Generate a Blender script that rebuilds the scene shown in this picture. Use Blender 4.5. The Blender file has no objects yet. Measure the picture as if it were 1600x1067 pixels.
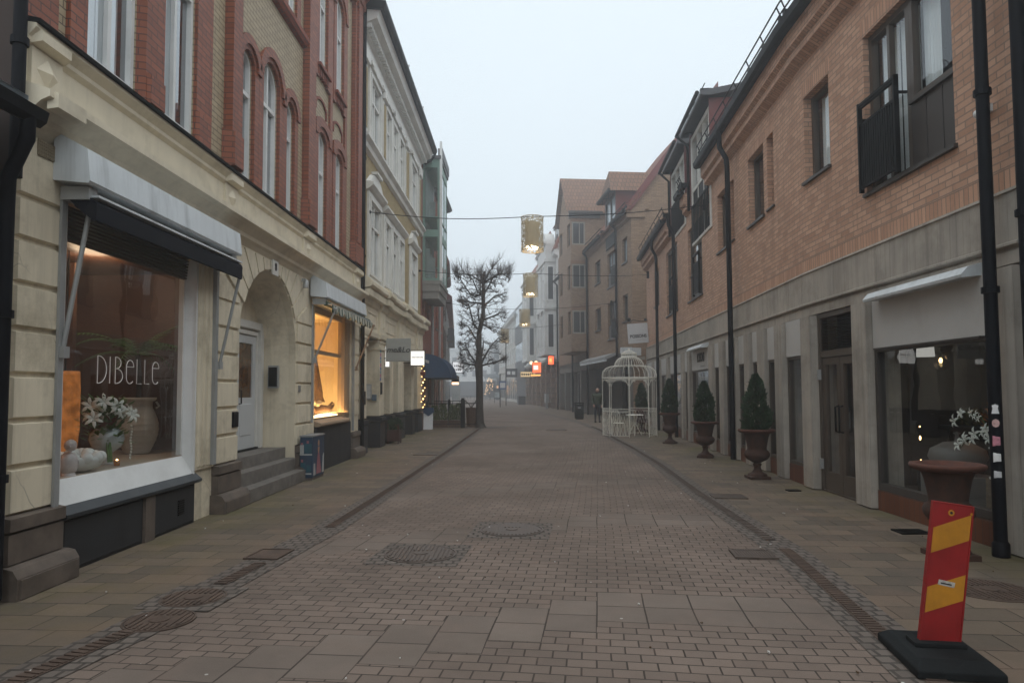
import bpy, bmesh, math, random
from mathutils import Vector, Matrix
from mathutils.geometry import tessellate_polygon
sc = bpy.context.scene
COL = sc.collection
R = math.radians
PI = math.pi

# ---------------------------------------------------------------- camera, sky, sun, exposure
cam_data = bpy.data.cameras.new("camera")
cam_data.sensor_width = 36.0
cam_data.lens = 24.0
cam_data.shift_y = 20.6 / 1600.0
cam_data.clip_start = 0.05
cam_data.clip_end = 3000.0
cam = bpy.data.objects.new("camera", cam_data)
COL.objects.link(cam)
cam.matrix_world = (Matrix.Translation((0, 0, 1.6)) @ Matrix.Rotation(R(.64), 4, 'Z')
                    @ Matrix.Rotation(R(93.0), 4, 'X') @ Matrix.Rotation(R(-.25), 4, 'Z'))
sc.camera = cam
SUN_EL, SUN_AZ = R(72), R(165)
world = bpy.data.worlds.new("World")
sc.world = world
world.use_nodes = True
wt = world.node_tree
wt.nodes.clear()
w_out = wt.nodes.new('ShaderNodeOutputWorld')
w_bg = wt.nodes.new('ShaderNodeBackground')
w_sky = wt.nodes.new('ShaderNodeTexSky')
w_sky.sky_type = 'NISHITA'
w_sky.sun_disc = False
w_sky.sun_elevation = SUN_EL
w_sky.sun_rotation = SUN_AZ
w_sky.dust_density = 6.0
w_mix = wt.nodes.new('ShaderNodeMix')
w_mix.data_type = 'RGBA'
w_mix.inputs[0].default_value = .94            # a closed overcast deck over the clear sky
w_mix.inputs[7].default_value = (7.6, 8.5, 9.1, 1)
wt.links.new(w_sky.outputs[0], w_mix.inputs[6])
wt.links.new(w_mix.outputs[2], w_bg.inputs[0])
w_bg.inputs[1].default_value = .1
wt.links.new(w_bg.outputs[0], w_out.inputs[0])
sun_d = bpy.data.lights.new("sun", 'SUN')
sun_d.energy = 1.4
sun_d.angle = R(110)
sun_d.color = (1, .97, .93)
sun = bpy.data.objects.new("sun", sun_d)
COL.objects.link(sun)
sun.rotation_euler = (R(90) - SUN_EL, 0, PI - SUN_AZ)
sc.view_settings.view_transform = 'Standard'
sc.view_settings.look = 'None'
sc.view_settings.exposure = 0.27
sc.view_settings.gamma = 1.0
cy = sc.cycles
cy.max_bounces = 8
cy.diffuse_bounces = 3
cy.glossy_bounces = 3
cy.transmission_bounces = 4
cy.transparent_max_bounces = 12
cy.volume_bounces = 4
cy.use_denoising = True
try:
    cy.sample_clamp_indirect = 6.0
except Exception:
    pass

# ---------------------------------------------------------------- mesh helpers
def frame(o, d, n):
    m = Matrix.Identity(4)
    for i in range(3):
        m[i][0] = d[i]; m[i][1] = n[i]; m[i][2] = (0, 0, 1)[i]; m[i][3] = o[i]
    return m

ID = Matrix.Identity(4)
FL = frame((-4.05, 0, 0), (0, 1, 0), (1, 0, 0))                       # left row: u = y, w = towards the street
FN = frame((4.8, 0, 0), (0, 1, 0), (-1, 0, 0))                        # right row, near
_k = math.hypot(1, .055)
FF = frame((4.8 - .055 * 11.4, 0, 0), (.055, 1, 0), (-1 / _k, .055 / _k, 0))   # right row, past the bend
_k = math.hypot(1, .107)
FB = frame((4.7 + .107 * 43.8, 0, 0), (-.107, 1, 0), (-1 / _k, -.107 / _k, 0)) # right row, far, turning left
WM = {}

class MB:
    def __init__(s, F=ID):
        s.F = F; s.v = []; s.f = []; s.sm = []; s.mi = []; s.cur = 0
    def add(s, pts, faces, smooth=False):
        b = len(s.v)
        s.v += [s.F @ Vector(p) for p in pts]
        for f in faces:
            s.f.append(tuple(b + i for i in f)); s.sm.append(smooth); s.mi.append(s.cur)
    def quad(s, a, b, c, d): s.add((a, b, c, d), ((0, 1, 2, 3),))
    def box(s, x0, x1, y0, y1, z0, z1):
        if x0 > x1: x0, x1 = x1, x0
        if y0 > y1: y0, y1 = y1, y0
        s.add([(x0,y0,z0),(x1,y0,z0),(x1,y1,z0),(x0,y1,z0),(x0,y0,z1),(x1,y0,z1),(x1,y1,z1),(x0,y1,z1)],
              [(0,3,2,1),(4,5,6,7),(0,1,5,4),(1,2,6,5),(2,3,7,6),(3,0,4,7)])
    def block(s, u0, u1, z0, z1, w0, w1, c=.02):
        # a raised block with a chamfered front
        p = [(u0,w0,z0),(u1,w0,z0),(u1,w0,z1),(u0,w0,z1),(u0+c,w1,z0+c),(u1-c,w1,z0+c),(u1-c,w1,z1-c),(u0+c,w1,z1-c)]
        s.add(p, [(4,5,6,7),(0,1,5,4),(1,2,6,5),(2,3,7,6),(3,0,4,7)])
    def prism(s, loop, w0, w1, c=0):
        # loop in (u,z), extruded from w0 to w1 with an optional chamfer
        n = len(loop)
        cx = sum(p[0] for p in loop) / n; cz = sum(p[1] for p in loop) / n
        ins = loop if not c else inset(loop, c)
        s.add([(u, w0, z) for u, z in loop] + [(u, w1, z) for u, z in ins],
              [tuple(range(n, 2 * n)), tuple(range(n - 1, -1, -1))] + [(i, (i + 1) % n, n + (i + 1) % n, n + i) for i in range(n)])
    def ring(s, lo, li, w0, w1):
        n = len(lo)
        pts = [(u, w1, z) for u, z in lo] + [(u, w1, z) for u, z in li] + [(u, w0, z) for u, z in lo] + [(u, w0, z) for u, z in li]
        f = []
        for i in range(n):
            j = (i + 1) % n
            f += [(i, j, n + j, n + i), (2*n + i, 2*n + j, j, i), (n + i, n + j, 3*n + j, 3*n + i), (2*n+j, 2*n+i, 3*n+i, 3*n+j)]
        s.add(pts, f)
    def strip(s, lo, li, w0, w1):
        # open (not closed) ring: an arch band between two open paths
        n = len(lo)
        pts = [(u, w1, z) for u, z in lo] + [(u, w1, z) for u, z in li] + [(u, w0, z) for u, z in lo] + [(u, w0, z) for u, z in li]
        f = []
        for i in range(n - 1):
            j = i + 1
            f += [(i, j, n + j, n + i), (2*n + i, 2*n + j, j, i), (n + i, n + j, 3*n + j, 3*n + i)]
        f += [(0, n, 3*n, 2*n), (n - 1, 3*n - 1, 4*n - 1, 2*n - 1)]
        s.add(pts, f)
    def wall(s, loop, holes=(), w=0, d=.15):
        allp = [p for l in [loop] + list(holes) for p in l]
        tri = tessellate_polygon([[Vector((p[0], p[1], 0)) for p in l] for l in [loop] + list(holes)])
        out = []
        for t in tri:
            a, b, c = (allp[i] for i in t)
            cr = (b[0]-a[0])*(c[1]-a[1]) - (b[1]-a[1])*(c[0]-a[0])
            if abs(cr) < 1e-9: continue
            out.append(t if cr > 0 else (t[0], t[2], t[1]))
        s.add([(u, w, z) for u, z in allp], out)
        for h in holes:
            n = len(h)
            s.add([(u, w, z) for u, z in h] + [(u, w - d, z) for u, z in h],
                  [(i, (i + 1) % n, n + (i + 1) % n, n + i) for i in range(n)])
    def mould(s, u0, u1, prof, cap=True):
        # profile [(w,z)...] run along u
        n = len(prof)
        s.add([(u0, w, z) for w, z in prof] + [(u1, w, z) for w, z in prof],
              [(i, i + 1, n + i + 1, n + i) for i in range(n - 1)] + ([tuple(range(n)), tuple(range(2*n - 1, n - 1, -1))] if cap else []))
    def tube(s, pts, r, n=6, cap=True, smooth=True):
        pts = [Vector(p) for p in pts]
        m = len(pts)
        rs = r if isinstance(r, (list, tuple)) else [r] * m
        V = []; up = None
        for i, p in enumerate(pts):
            t = (pts[min(i + 1, m - 1)] - pts[max(i - 1, 0)])
            if t.length < 1e-9: t = Vector((0, 0, 1))
            t.normalize()
            if up is None:
                a = Vector((0, 0, 1)) if abs(t.z) < .9 else Vector((1, 0, 0))
                up = t.cross(a).normalized()
            else:
                up = (up - t * up.dot(t))
                up = up.normalized() if up.length > 1e-6 else t.orthogonal().normalized()
            b = t.cross(up)
            for k in range(n):
                an = 2 * PI * k / n
                V.append(p + (up * math.cos(an) + b * math.sin(an)) * rs[i])
        F = []
        for i in range(m - 1):
            for k in range(n):
                F.append((i*n + k, i*n + (k+1) % n, (i+1)*n + (k+1) % n, (i+1)*n + k))
        s.add(V, F, smooth)
        if cap:
            s.add(V[:n], [tuple(range(n - 1, -1, -1))]); s.add(V[-n:], [tuple(range(n))])
    def lathe(s, prof, c=(0, 0, 0), n=24, smooth=True, wob=None):
        V = []
        for r, z in prof:
            for k in range(n):
                a = 2 * PI * k / n
                q = r * (1 if wob is None else wob(a, z))
                V.append((c[0] + q * math.cos(a), c[1] + q * math.sin(a), c[2] + z))
        m = len(prof)
        F = [(i*n + k, i*n + (k+1) % n, (i+1)*n + (k+1) % n, (i+1)*n + k) for i in range(m - 1) for k in range(n)]
        s.add(V, F, smooth)
        if prof[0][0] > 1e-4: s.add(V[:n], [tuple(range(n - 1, -1, -1))])
        if prof[-1][0] > 1e-4: s.add(V[-n:], [tuple(range(n))])
    def ball(s, c, rx, ry=None, rz=None, n=10, m=7):
        ry = ry or rx; rz = rz or rx
        V = [(c[0], c[1], c[2] - rz)]
        for i in range(1, m):
            t = -PI/2 + PI * i / m
            for k in range(n):
                a = 2 * PI * k / n
                V.append((c[0] + rx*math.cos(t)*math.cos(a), c[1] + ry*math.cos(t)*math.sin(a), c[2] + rz*math.sin(t)))
        V.append((c[0], c[1], c[2] + rz))
        F = [(0, 1 + (k+1) % n, 1 + k) for k in range(n)]
        for i in range(m - 2):
            F += [(1+i*n+k, 1+i*n+(k+1) % n, 1+(i+1)*n+(k+1) % n, 1+(i+1)*n+k) for k in range(n)]
        L = len(V) - 1; b = 1 + (m-2)*n
        F += [(b + k, b + (k+1) % n, L) for k in range(n)]
        s.add(V, F, True)
    def build(s, name, mats, parent=None, bevel=0):
        me = bpy.data.meshes.new(name)
        flip = s.F.to_3x3().determinant() < 0
        faces = [tuple(reversed(f)) for f in s.f] if flip else s.f
        me.from_pydata([tuple(v) for v in s.v], [], faces)
        me.polygons.foreach_set('use_smooth', s.sm)
        mats = mats if isinstance(mats, (list, tuple)) else [mats]
        for m in mats: me.materials.append(m)
        if len(mats) > 1: me.polygons.foreach_set('material_index', s.mi)
        uv = me.uv_layers.new(name='uv')
        buf = [0.0] * (2 * len(me.loops))
        vs = s.v
        for p in me.polygons:
            n = p.normal
            ax, ay, az = abs(n.x), abs(n.y), abs(n.z)
            for li in p.loop_indices:
                c = vs[me.loops[li].vertex_index]
                if az > .75: a, b = c.x, c.y
                elif ax >= ay: a, b = c.y, c.z
                else: a, b = c.x, c.z
                buf[2*li] = a; buf[2*li + 1] = b
        uv.data.foreach_set('uv', buf)
        me.validate()
        o = bpy.data.objects.new(name, me)
        COL.objects.link(o)
        WM[o.name] = Matrix.Identity(4)
        if parent is not None:
            o.parent = parent
            o.matrix_parent_inverse = WM[parent.name].inverted()
        if bevel:
            b = o.modifiers.new('bevel', 'BEVEL'); b.width = bevel; b.segments = 2; b.limit_method = 'ANGLE'
        return o

def tag(o, label, cat, group=None):
    o['label'] = label; o['category'] = cat
    if group: o['group'] = group
    return o
def thing(name, label, cat, loc=(0, 0, 0), group=None, rz=0):
    o = bpy.data.objects.new(name, None)
    o.empty_display_size = .2
    COL.objects.link(o)
    o.location = loc; o.rotation_euler = (0, 0, rz)
    WM[o.name] = Matrix.Translation(loc) @ Matrix.Rotation(rz, 4, 'Z')
    return tag(o, label, cat, group)
def struct(o, kind='structure'):
    o['kind'] = kind
    return o
def dup(root, loc, rz=None, label=None, scale=None):
    r = root.copy(); COL.objects.link(r); r.location = loc
    if scale: r.scale = scale
    if rz is not None: r.rotation_euler = (0, 0, rz)
    if label: r['label'] = label
    for ch in list(root.children):
        c = ch.copy(); COL.objects.link(c); c.parent = r
        for g in ch.children:
            d = g.copy(); COL.objects.link(d); d.parent = c
    return r
def inset(loop, t):
    n = len(loop); out = []
    for i in range(n):
        p0, p1, p2 = Vector(loop[i-1]), Vector(loop[i]), Vector(loop[(i+1) % n])
        a = (p1 - p0).normalized(); b = (p2 - p1).normalized()
        na = Vector((-a.y, a.x)); nb = Vector((-b.y, b.x))
        m = na + nb
        if m.length < 1e-6: m = na
        m.normalize()
        k = t / max(.35, m.dot(na))
        out.append((p1.x + m.x * k, p1.y + m.y * k))
    return out
def opening(u0, u1, z0, z1, arch=None, rise=.14, n=14):
    if not arch: return [(u0, z0), (u1, z0), (u1, z1), (u0, z1)]
    h = (u1 - u0) / 2; c = (u0 + u1) / 2
    if arch == 'round':
        zc = z1 - h; r = h; a0 = 0
    else:
        r = (h*h + rise*rise) / (2*rise); zc = z1 - r; a0 = math.asin((z1 - rise - zc) / r)
    return [(u0, z0), (u1, z0)] + [(c + r*math.cos(a0 + (PI - 2*a0)*i/n), zc + r*math.sin(a0 + (PI - 2*a0)*i/n)) for i in range(n + 1)]
def archpath(u0, u1, zb, z1, arch='round', rise=.14, n=14, t=0):
    # open path: up the right side, over, down the left
    o = opening(u0 - t, u1 + t, zb, z1 + t, arch, rise, n)
    return o[1:] + o[:1]
def text_mesh(name, body, size, mat, M, parent=None, shear=0, offset=0, ext=.003, align='CENTER', sx=1):
    cu = bpy.data.curves.new('text', 'FONT')
    cu.body = body; cu.size = size; cu.align_x = align; cu.shear = shear; cu.offset = offset; cu.extrude = ext
    t = bpy.data.objects.new('text', cu)
    COL.objects.link(t)
    me = bpy.data.meshes.new_from_object(t.evaluated_get(bpy.context.evaluated_depsgraph_get()))
    bpy.data.objects.remove(t)
    me.transform(M @ Matrix.Diagonal((sx, 1, 1, 1)))
    me.materials.clear(); me.materials.append(mat)
    o = bpy.data.objects.new(name, me); COL.objects.link(o)
    WM[o.name] = Matrix.Identity(4)
    if parent is not None:
        o.parent = parent; o.matrix_parent_inverse = WM[parent.name].inverted()
    return o
def textframe(o, right, up=(0, 0, 1)):
    x = Vector(right).normalized(); y = Vector(up); z = x.cross(y)
    m = Matrix.Identity(4)
    for i in range(3):
        m[i][0] = x[i]; m[i][1] = y[i]; m[i][2] = z[i]; m[i][3] = o[i]
    return m
def light(name, kind, loc, energy, color, size=.2, parent=None, rot=None):
    d = bpy.data.lights.new(name, kind); d.energy = energy; d.color = color
    if kind == 'AREA': d.size = size
    elif kind == 'POINT': d.shadow_soft_size = size
    o = bpy.data.objects.new(name, d); COL.objects.link(o); o.location = loc
    if rot: o.rotation_euler = rot
    if parent is not None:
        o.parent = parent; o.matrix_parent_inverse = WM[parent.name].inverted()
    return o
# ---------------------------------------------------------------- materials
class NT:
    def __init__(s, name):
        s.m = bpy.data.materials.new(name); s.m.use_nodes = True
        s.t = s.m.node_tree; s.t.nodes.clear()
        s.out = s.n('OutputMaterial')
    def n(s, kind, **kw):
        x = s.t.nodes.new('ShaderNode' + kind)
        for k, v in kw.items(): setattr(x, k, v)
        return x
    def set(s, node, key, v):
        if v is None: return
        i = node.inputs[key]
        if hasattr(v, 'is_linked') or hasattr(v, 'links'): s.t.links.new(v, i)
        else:
            if isinstance(v, tuple) and len(v) == 3 and len(getattr(i, 'default_value', (0,0,0))) == 4: v = (*v, 1)
            i.default_value = v
    def noise(s, vec, scale, detail=5, rough=.6, sc3=None):
        if sc3:
            mp = s.n('Mapping'); s.set(mp, 'Vector', vec); mp.inputs['Scale'].default_value = sc3; vec = mp.outputs[0]
        x = s.n('TexNoise'); s.set(x, 'Vector', vec); x.inputs['Scale'].default_value = scale
        x.inputs['Detail'].default_value = detail; x.inputs['Roughness'].default_value = rough
        return x.outputs['Fac']
    def rng(s, v, a, b, c=0., d=1.):
        x = s.n('MapRange'); s.set(x, 0, v)
        for i, q in enumerate((a, b, c, d)): x.inputs[i + 1].default_value = q
        return x.outputs[0]
    def math(s, op, a, b=None, c=None):
        x = s.n('Math', operation=op); s.set(x, 0, a)
        if b is not None: s.set(x, 1, b)
        if c is not None: s.set(x, 2, c)
        return x.outputs[0]
    def mix(s, f, a, b, blend='MIX'):
        x = s.n('Mix', data_type='RGBA', blend_type=blend)
        s.set(x, 0, f); s.set(x, 6, a); s.set(x, 7, b)
        return x.outputs[2]
    def obj(s): return s.n('TexCoord').outputs['Object']
    def uv(s): return s.n('TexCoord').outputs['UV']
    def bump(s, h, strength=.3, dist=.01, normal=None):
        x = s.n('Bump'); s.set(x, 'Height', h); x.inputs['Strength'].default_value = strength; x.inputs['Distance'].default_value = dist
        if normal is not None: s.set(x, 'Normal', normal)
        return x.outputs[0]
    def bsdf(s, col, rough=.7, normal=None, metal=0, **kw):
        b = s.n('BsdfPrincipled'); s.set(b, 'Base Color', col); s.set(b, 'Roughness', rough); s.set(b, 'Metallic', metal)
        if normal is not None: s.set(b, 'Normal', normal)
        for k, v in kw.items(): s.set(b, k, v)
        s.t.links.new(b.outputs[0], s.out.inputs[0])
        return s.m
def mul(c, k): return tuple(min(1, x * k) for x in c[:3])

def plain(name, col, rough=.65, var=.14, scale=2.2, bump=.12, bscale=45, metal=0, streak=0, grime=0, cracks=False, boards=False, **kw):
    t = NT(name); o = t.obj()
    f = t.noise(o, scale)
    c = t.mix(t.rng(f, .3, .7), mul(col, 1 - var), mul(col, 1 + var))
    if streak:
        g = t.noise(o, 1.0, 6, .7, (7, 7, .35))
        c = t.mix(t.rng(g, .48, .75, 0, streak), c, mul(col, .38))
    if grime:
        g = t.noise(o, 1.3, 8, .72)
        c = t.mix(t.rng(g, .5, .74, 0, grime), c, mul((col[0]*.8+.01, col[1]*.75+.008, col[2]*.65+.004), .45))
    if cracks:
        wv = t.n('VectorMath', operation='MULTIPLY_ADD'); nz = t.n('TexNoise'); t.set(nz, 'Vector', o); nz.inputs['Scale'].default_value = 3
        t.set(wv, 0, nz.outputs['Color']); wv.inputs[1].default_value = (.25, .25, .25); t.set(wv, 2, o)
        vo = t.n('TexVoronoi'); vo.feature = 'DISTANCE_TO_EDGE'; t.set(vo, 'Vector', wv.outputs[0]); vo.inputs['Scale'].default_value = .9
        k = t.math('MULTIPLY', t.math('LESS_THAN', vo.outputs['Distance'], .004), t.rng(t.noise(o, .7), .5, .6, 0, .5))
        c = t.mix(k, c, mul(col, .3))
    if boards:      # prints of the shuttering boards
        sx = t.n('SeparateXYZ'); t.set(sx, 0, o)
        fr = t.math('FRACT', t.math('MULTIPLY', t.math('ADD', sx.outputs[0], sx.outputs[1]), 9.0))
        k = t.math('MULTIPLY', t.math('LESS_THAN', fr, .09), t.rng(t.noise(o, 2.2), .4, .6, .05, .4))
        c = t.mix(k, c, mul(col, .45))
    nb = t.bump(t.noise(o, bscale, 4), bump, .004) if bump else None
    r = t.rng(f, .3, .7, max(0, rough - .08), min(1, rough + .08))
    return t.bsdf(c, r, nb, metal, **kw)

def brick(name, c1, c2, cm, bw=.25, rh=.077, ms=.008, rough=.8, off=.5, stain=.25, bump=.5, rot=False, pale=0, spec=.3, streak=0):
    t = NT(name); o = t.obj(); uv = t.uv()
    if rot:
        mp = t.n('Mapping'); t.set(mp, 'Vector', uv); mp.inputs['Rotation'].default_value = (0, 0, PI/2); uv = mp.outputs[0]
    b = t.n('TexBrick'); t.set(b, 'Vector', uv)
    b.offset = off
    for k, v in (('Scale', 1), ('Mortar Size', ms), ('Mortar Smooth', .2), ('Bias', 0), ('Brick Width', bw), ('Row Height', rh)): b.inputs[k].default_value = v
    t.set(b, 'Color1', c1); t.set(b, 'Color2', c2); t.set(b, 'Mortar', cm)
    c = b.outputs['Color']
    n1 = t.noise(o, 1.1, 7, .68)
    c = t.mix(t.rng(n1, .4, .75, 0, stain), c, mul(c1, .45))
    n2 = t.noise(o, 14, 4)
    c = t.mix(t.rng(n2, .35, .7, 0, .3), c, mul(c2, 1.25))
    if streak:
        c = t.mix(t.rng(t.noise(o, 1., 6, .7, (5, 5, .35)), .5, .74, 0, streak), c, mul(c2, .5))
    if pale:
        n3 = t.noise(o, .55, 6, .7)
        c = t.mix(t.rng(n3, .56, .72, 0, pale), c, mul(cm, 1.6))
    h = t.math('SUBTRACT', 1, b.outputs['Fac'])
    h = t.math('ADD', h, t.math('MULTIPLY', n2, .5))
    kw = {'Specular IOR Level': spec}
    return t.bsdf(c, rough, t.bump(h, bump, .006), 0, **kw)

def emit(name, col, strength, var=0):
    t = NT(name); e = t.n('Emission')
    c = col
    if var:
        c = t.mix(t.rng(t.noise(t.obj(), 9), .35, .65), mul(col, 1 - var), col)
    t.set(e, 0, c); e.inputs[1].default_value = strength
    t.t.links.new(e.outputs[0], t.out.inputs[0]); return t.m

def glass_mat(name, tint=(.86, .9, .9), k=1.7, rough=.0, base=.045):
    t = NT(name)
    lw = t.n('LayerWeight'); lw.inputs[0].default_value = .5
    p = t.math('POWER', lw.outputs['Facing'], 4.5 if k < 2 else 3.0)
    f = t.math('MULTIPLY_ADD', p, .95 * min(1, k * .6), base * k)
    f = t.math('MINIMUM', f, .97)
    tr = t.n('BsdfTransparent'); t.set(tr, 0, tint)
    gl = t.n('BsdfGlossy'); gl.inputs['Roughness'].default_value = rough; t.set(gl, 0, (.95, .97, 1))
    # old float glass is never quite flat
    t.set(gl, 'Normal', t.bump(t.noise(t.obj(), 1.6, 2), .03, .05))
    m = t.n('MixShader'); t.set(m, 0, f); t.t.links.new(tr.outputs[0], m.inputs[1]); t.t.links.new(gl.outputs[0], m.inputs[2])
    t.t.links.new(m.outputs[0], t.out.inputs[0]); return t.m

GLASS = glass_mat('window_glass')
GLASS_UP = glass_mat('double_window_glass', (.8, .84, .85), 4.0, 0, .05)
CREAM = plain('cream_stucco', (.68, .605, .46), .75, .08, .8, .2, 60, grime=.75, streak=.42, cracks=True)
CREAM_TRIM = plain('cream_trim', (.67, .60, .46), .7, .08, 1.5, .12, 50, grime=.55, streak=.2)
GRANITE = plain('brown_granite', (.115, .09, .072), .7, .35, 5, .3, 90, grime=.5)
GRANITE_G = plain('grey_granite', (.15, .135, .12), .75, .3, 6, .3, 90, grime=.4)
DARKPANEL = plain('charcoal_panel', (.017, .018, .021), .7, .2, 2, .08, 30, streak=.3)
DARKSILL = plain('blue_black_sill', (.016, .021, .026), .45, .2, 4, .05)
REDB = brick('red_glazed_brick', (.32, .098, .048), (.2, .058, .03), (.07, .035, .028), .23, .076, .007, .55, stain=.35, spec=.4)
REDB2 = brick('dark_red_brick', (.30, .09, .055), (.21, .06, .04), (.12, .09, .08), .25, .075, .008, .8)
CREAMB = brick('cream_brick', (.44, .36, .24), (.36, .29, .19), (.10, .08, .06), .23, .076, .007, .6, stain=.28)
YELB = brick('yellow_brick', (.40, .31, .155), (.30, .225, .105), (.15, .115, .07), .23, .076, .007, .7, stain=.22)
ORB = brick('orange_brick', (.61, .385, .27), (.42, .245, .165), (.27, .205, .165), .25, .077, .009, .85, stain=.25, pale=.45, streak=.35)
ORB_S = brick('orange_soldier_brick', (.6, .365, .25), (.43, .245, .165), (.25, .19, .15), .25, .077, .008, .85, off=0, stain=.2, rot=True)
BRB = brick('brown_brick', (.34, .23, .15), (.22, .145, .096), (.13, .105, .085), .25, .077, .009, .85, stain=.25)
GRB = brick('grey_brick', (.17, .16, .15), (.12, .115, .11), (.09, .085, .08), .25, .077, .009, .85)
TILE_ORANGE = brick('orange_ceramic_base', (.16, .062, .032), (.125, .046, .025), (.07, .05, .04), .11, .26, .006, .5, off=0)
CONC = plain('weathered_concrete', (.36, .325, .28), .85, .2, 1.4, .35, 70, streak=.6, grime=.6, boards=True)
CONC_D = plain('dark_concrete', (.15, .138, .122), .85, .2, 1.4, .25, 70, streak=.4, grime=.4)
WHITE = plain('white_paint', (.68, .69, .68), .5, .05, 3, .04, 40, grime=.25)
WHITE_STONE = plain('white_render', (.6, .6, .58), .75, .08, 1.2, .12, 50, grime=.4, streak=.25)
TRIMW = plain('white_window_trim', (.66, .65, .61), .6, .06, 2, .06, 40, grime=.4)
PANELW = plain('off_white_fascia', (.46, .45, .43), .6, .05, 1, .03, 30, grime=.25)
AWNW = plain('weathered_white_metal', (.6, .64, .66), .4, .05, 1.2, .03, 40, streak=.6, grime=.2)
NAVY = plain('navy_fabric', (.007, .009, .014), .9, .2, 6, .2, 200, **{'Specular IOR Level': .15})
BLUEF = plain('blue_fabric', (.012, .05, .12), .75, .12, 3, .15, 150)
STEEL = plain('grey_steel', (.34, .35, .35), .45, .1, 3, .04, 60, metal=.3)
BLACKM = plain('black_metal', (.004, .005, .006), .55, .25, 5, .06, 60, **{'Specular IOR Level': .12})
PIPE = plain('blue_black_pipe', (.004, .005, .008), .55, .3, 3, .06, 40, **{'Specular IOR Level': .12})
BRONZE = plain('bronze_frame', (.075, .058, .045), .45, .15, 4, .03, 60)
BRONZE_D = plain('dark_bronze_panel', (.05, .044, .04), .5, .15, 1.5, .03, 60)
RUST = plain('rusty_cast_iron', (.048, .021, .013), .85, .45, 14, .4, 90, grime=.4)
RUST_R = plain('rust_red_rim', (.085, .031, .02), .85, .3, 14, .4, 90)
IRON = plain('worn_iron', (.11, .085, .07), .6, .3, 9, .25, 60, metal=.35)
RUSTIRON = plain('rusted_grate', (.092, .062, .047), .75, .35, 6, .3, 60, metal=.2)
REDMET = plain('dark_red_sheet_metal', (.13, .022, .018), .55, .12, 2, .03, 40)
ROOFT = brick('red_clay_tiles', (.23, .09, .055), (.16, .06, .04), (.04, .022, .018), .22, .33, .02, .85, bump=1.0)
ROOFT_B = brick('brown_clay_tiles', (.24, .13, .08), (.16, .09, .06), (.05, .035, .026), .22, .33, .02, .85, bump=1.0)
ROOFD = plain('dark_roof_metal', (.05, .053, .058), .5, .15, 2, .05)
GREENP = plain('sage_green_metal', (.16, .27, .225), .5, .08, 2, .03)
DARKROOM = plain('dark_interior', (.035, .028, .023), .9, .3, 1.2, 0)
CURTAIN = plain('white_curtain', (.86, .87, .87), .9, .05, 3, 0)
WOODR = plain('red_brown_wood', (.085, .036, .018), .5, .25, 3, .05)
WOODP = plain('pale_wood', (.5, .44, .36), .5, .08, 2, .02)
GREY_DOOR = plain('pale_grey_door', (.52, .54, .55), .45, .04, 2, .02)
LEAF = plain('thuja_green', (.026, .055, .024), .8, .6, 5, 0, grime=.5)
LEAF2 = plain('leaf_green', (.075, .16, .04), .6, .4, 9, 0)
LEAF3 = plain('reed_green', (.10, .13, .045), .8, .4, 7, 0)
BARK = plain('grey_bark', (.05, .042, .035), .9, .35, 9, .6, 40)
TWIG = plain('red_brown_twig', (.05, .032, .026), .9, .3, 5, 0)
GOLD = plain('gold_sheet', (.55, .46, .30), .6, .12, 3, .03, 60)
RUBBER = plain('black_rubber', (.010, .012, .013), .85, .5, 3, .5, 60, **{'Specular IOR Level': .2})
SIGNRED = plain('reflective_red', (.29, .008, .008), .5, .2, 5, .12, 260, grime=.8, streak=.35)
SIGNYEL = plain('reflective_yellow', (.52, .22, .011), .5, .2, 5, .12, 260, grime=.75, streak=.3)
CREAMWIRE = plain('cream_wire', (.82, .80, .72), .55, .1, 5, .05)
STONEPOT = plain('ribbed_pale_stone', (.56, .54, .49), .8, .12, 3, .15, 60)
PORCELAIN = plain('white_porcelain', (.75, .76, .74), .2, .03, 3, 0)
PETAL = plain('white_petals', (.8, .8, .74), .6, .06, 8, 0)
GREYPOT = plain('grey_ceramic', (.2, .19, .18), .6, .15, 3, .05)
DARKWIN = plain('dark_far_glass', (.045, .05, .056), .08, .2, .6, 0)
PALEWIN = plain('pale_far_glass', (.30, .36, .4), .08, .15, .5, 0)
WARM = emit('warm_lamp', (1, .62, .26), 6)
WARM_HOT = emit('hot_window_lamp', (1, .72, .36), 9, .3)
LITWHITE = emit('lit_white_sign', (1, .97, .9), 1.15)
LITRED = emit('lit_red_sign', (1, .12, .04), 2.2)
LITORANGE = emit('lit_orange_sign', (1, .45, .12), 1.6)
INK = plain('black_lettering', (.012, .012, .013), .6, .05, 3, 0)
INKW = plain('white_lettering', (.75, .75, .73), .5, .03, 3, 0)
INKG = plain('grey_lettering', (.3, .3, .3), .6, .05, 3, 0)
SIGNGREY = plain('grey_sign_board', (.33, .335, .31), .55, .05, 2, .03)
SIGNWHITE = plain('white_sign_board', (.58, .6, .62), .5, .04, 2, .03)
MAILBLUE = plain('blue_grey_box', (.1, .14, .18), .5, .1, 3, .03)
SKIN = plain('skin', (.5, .3, .22), .6, .05, 5, 0)
JACKET = plain('dark_green_jacket', (.03, .042, .02), .8, .2, 9, .3, 30)
TROUSER = plain('dark_blue_trousers', (.02, .024, .034), .85, .15, 9, .1)
HAIR = plain('dark_hair', (.018, .013, .01), .7, .1, 9, 0)
POTBROWN = plain('brown_planter', (.11, .06, .035), .75, .2, 4, .1)
SETT = brick('granite_setts', (.165, .138, .118), (.12, .1, .086), (.05, .042, .036), .105, .105, .012, .85, stain=.35, bump=.9)
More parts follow.
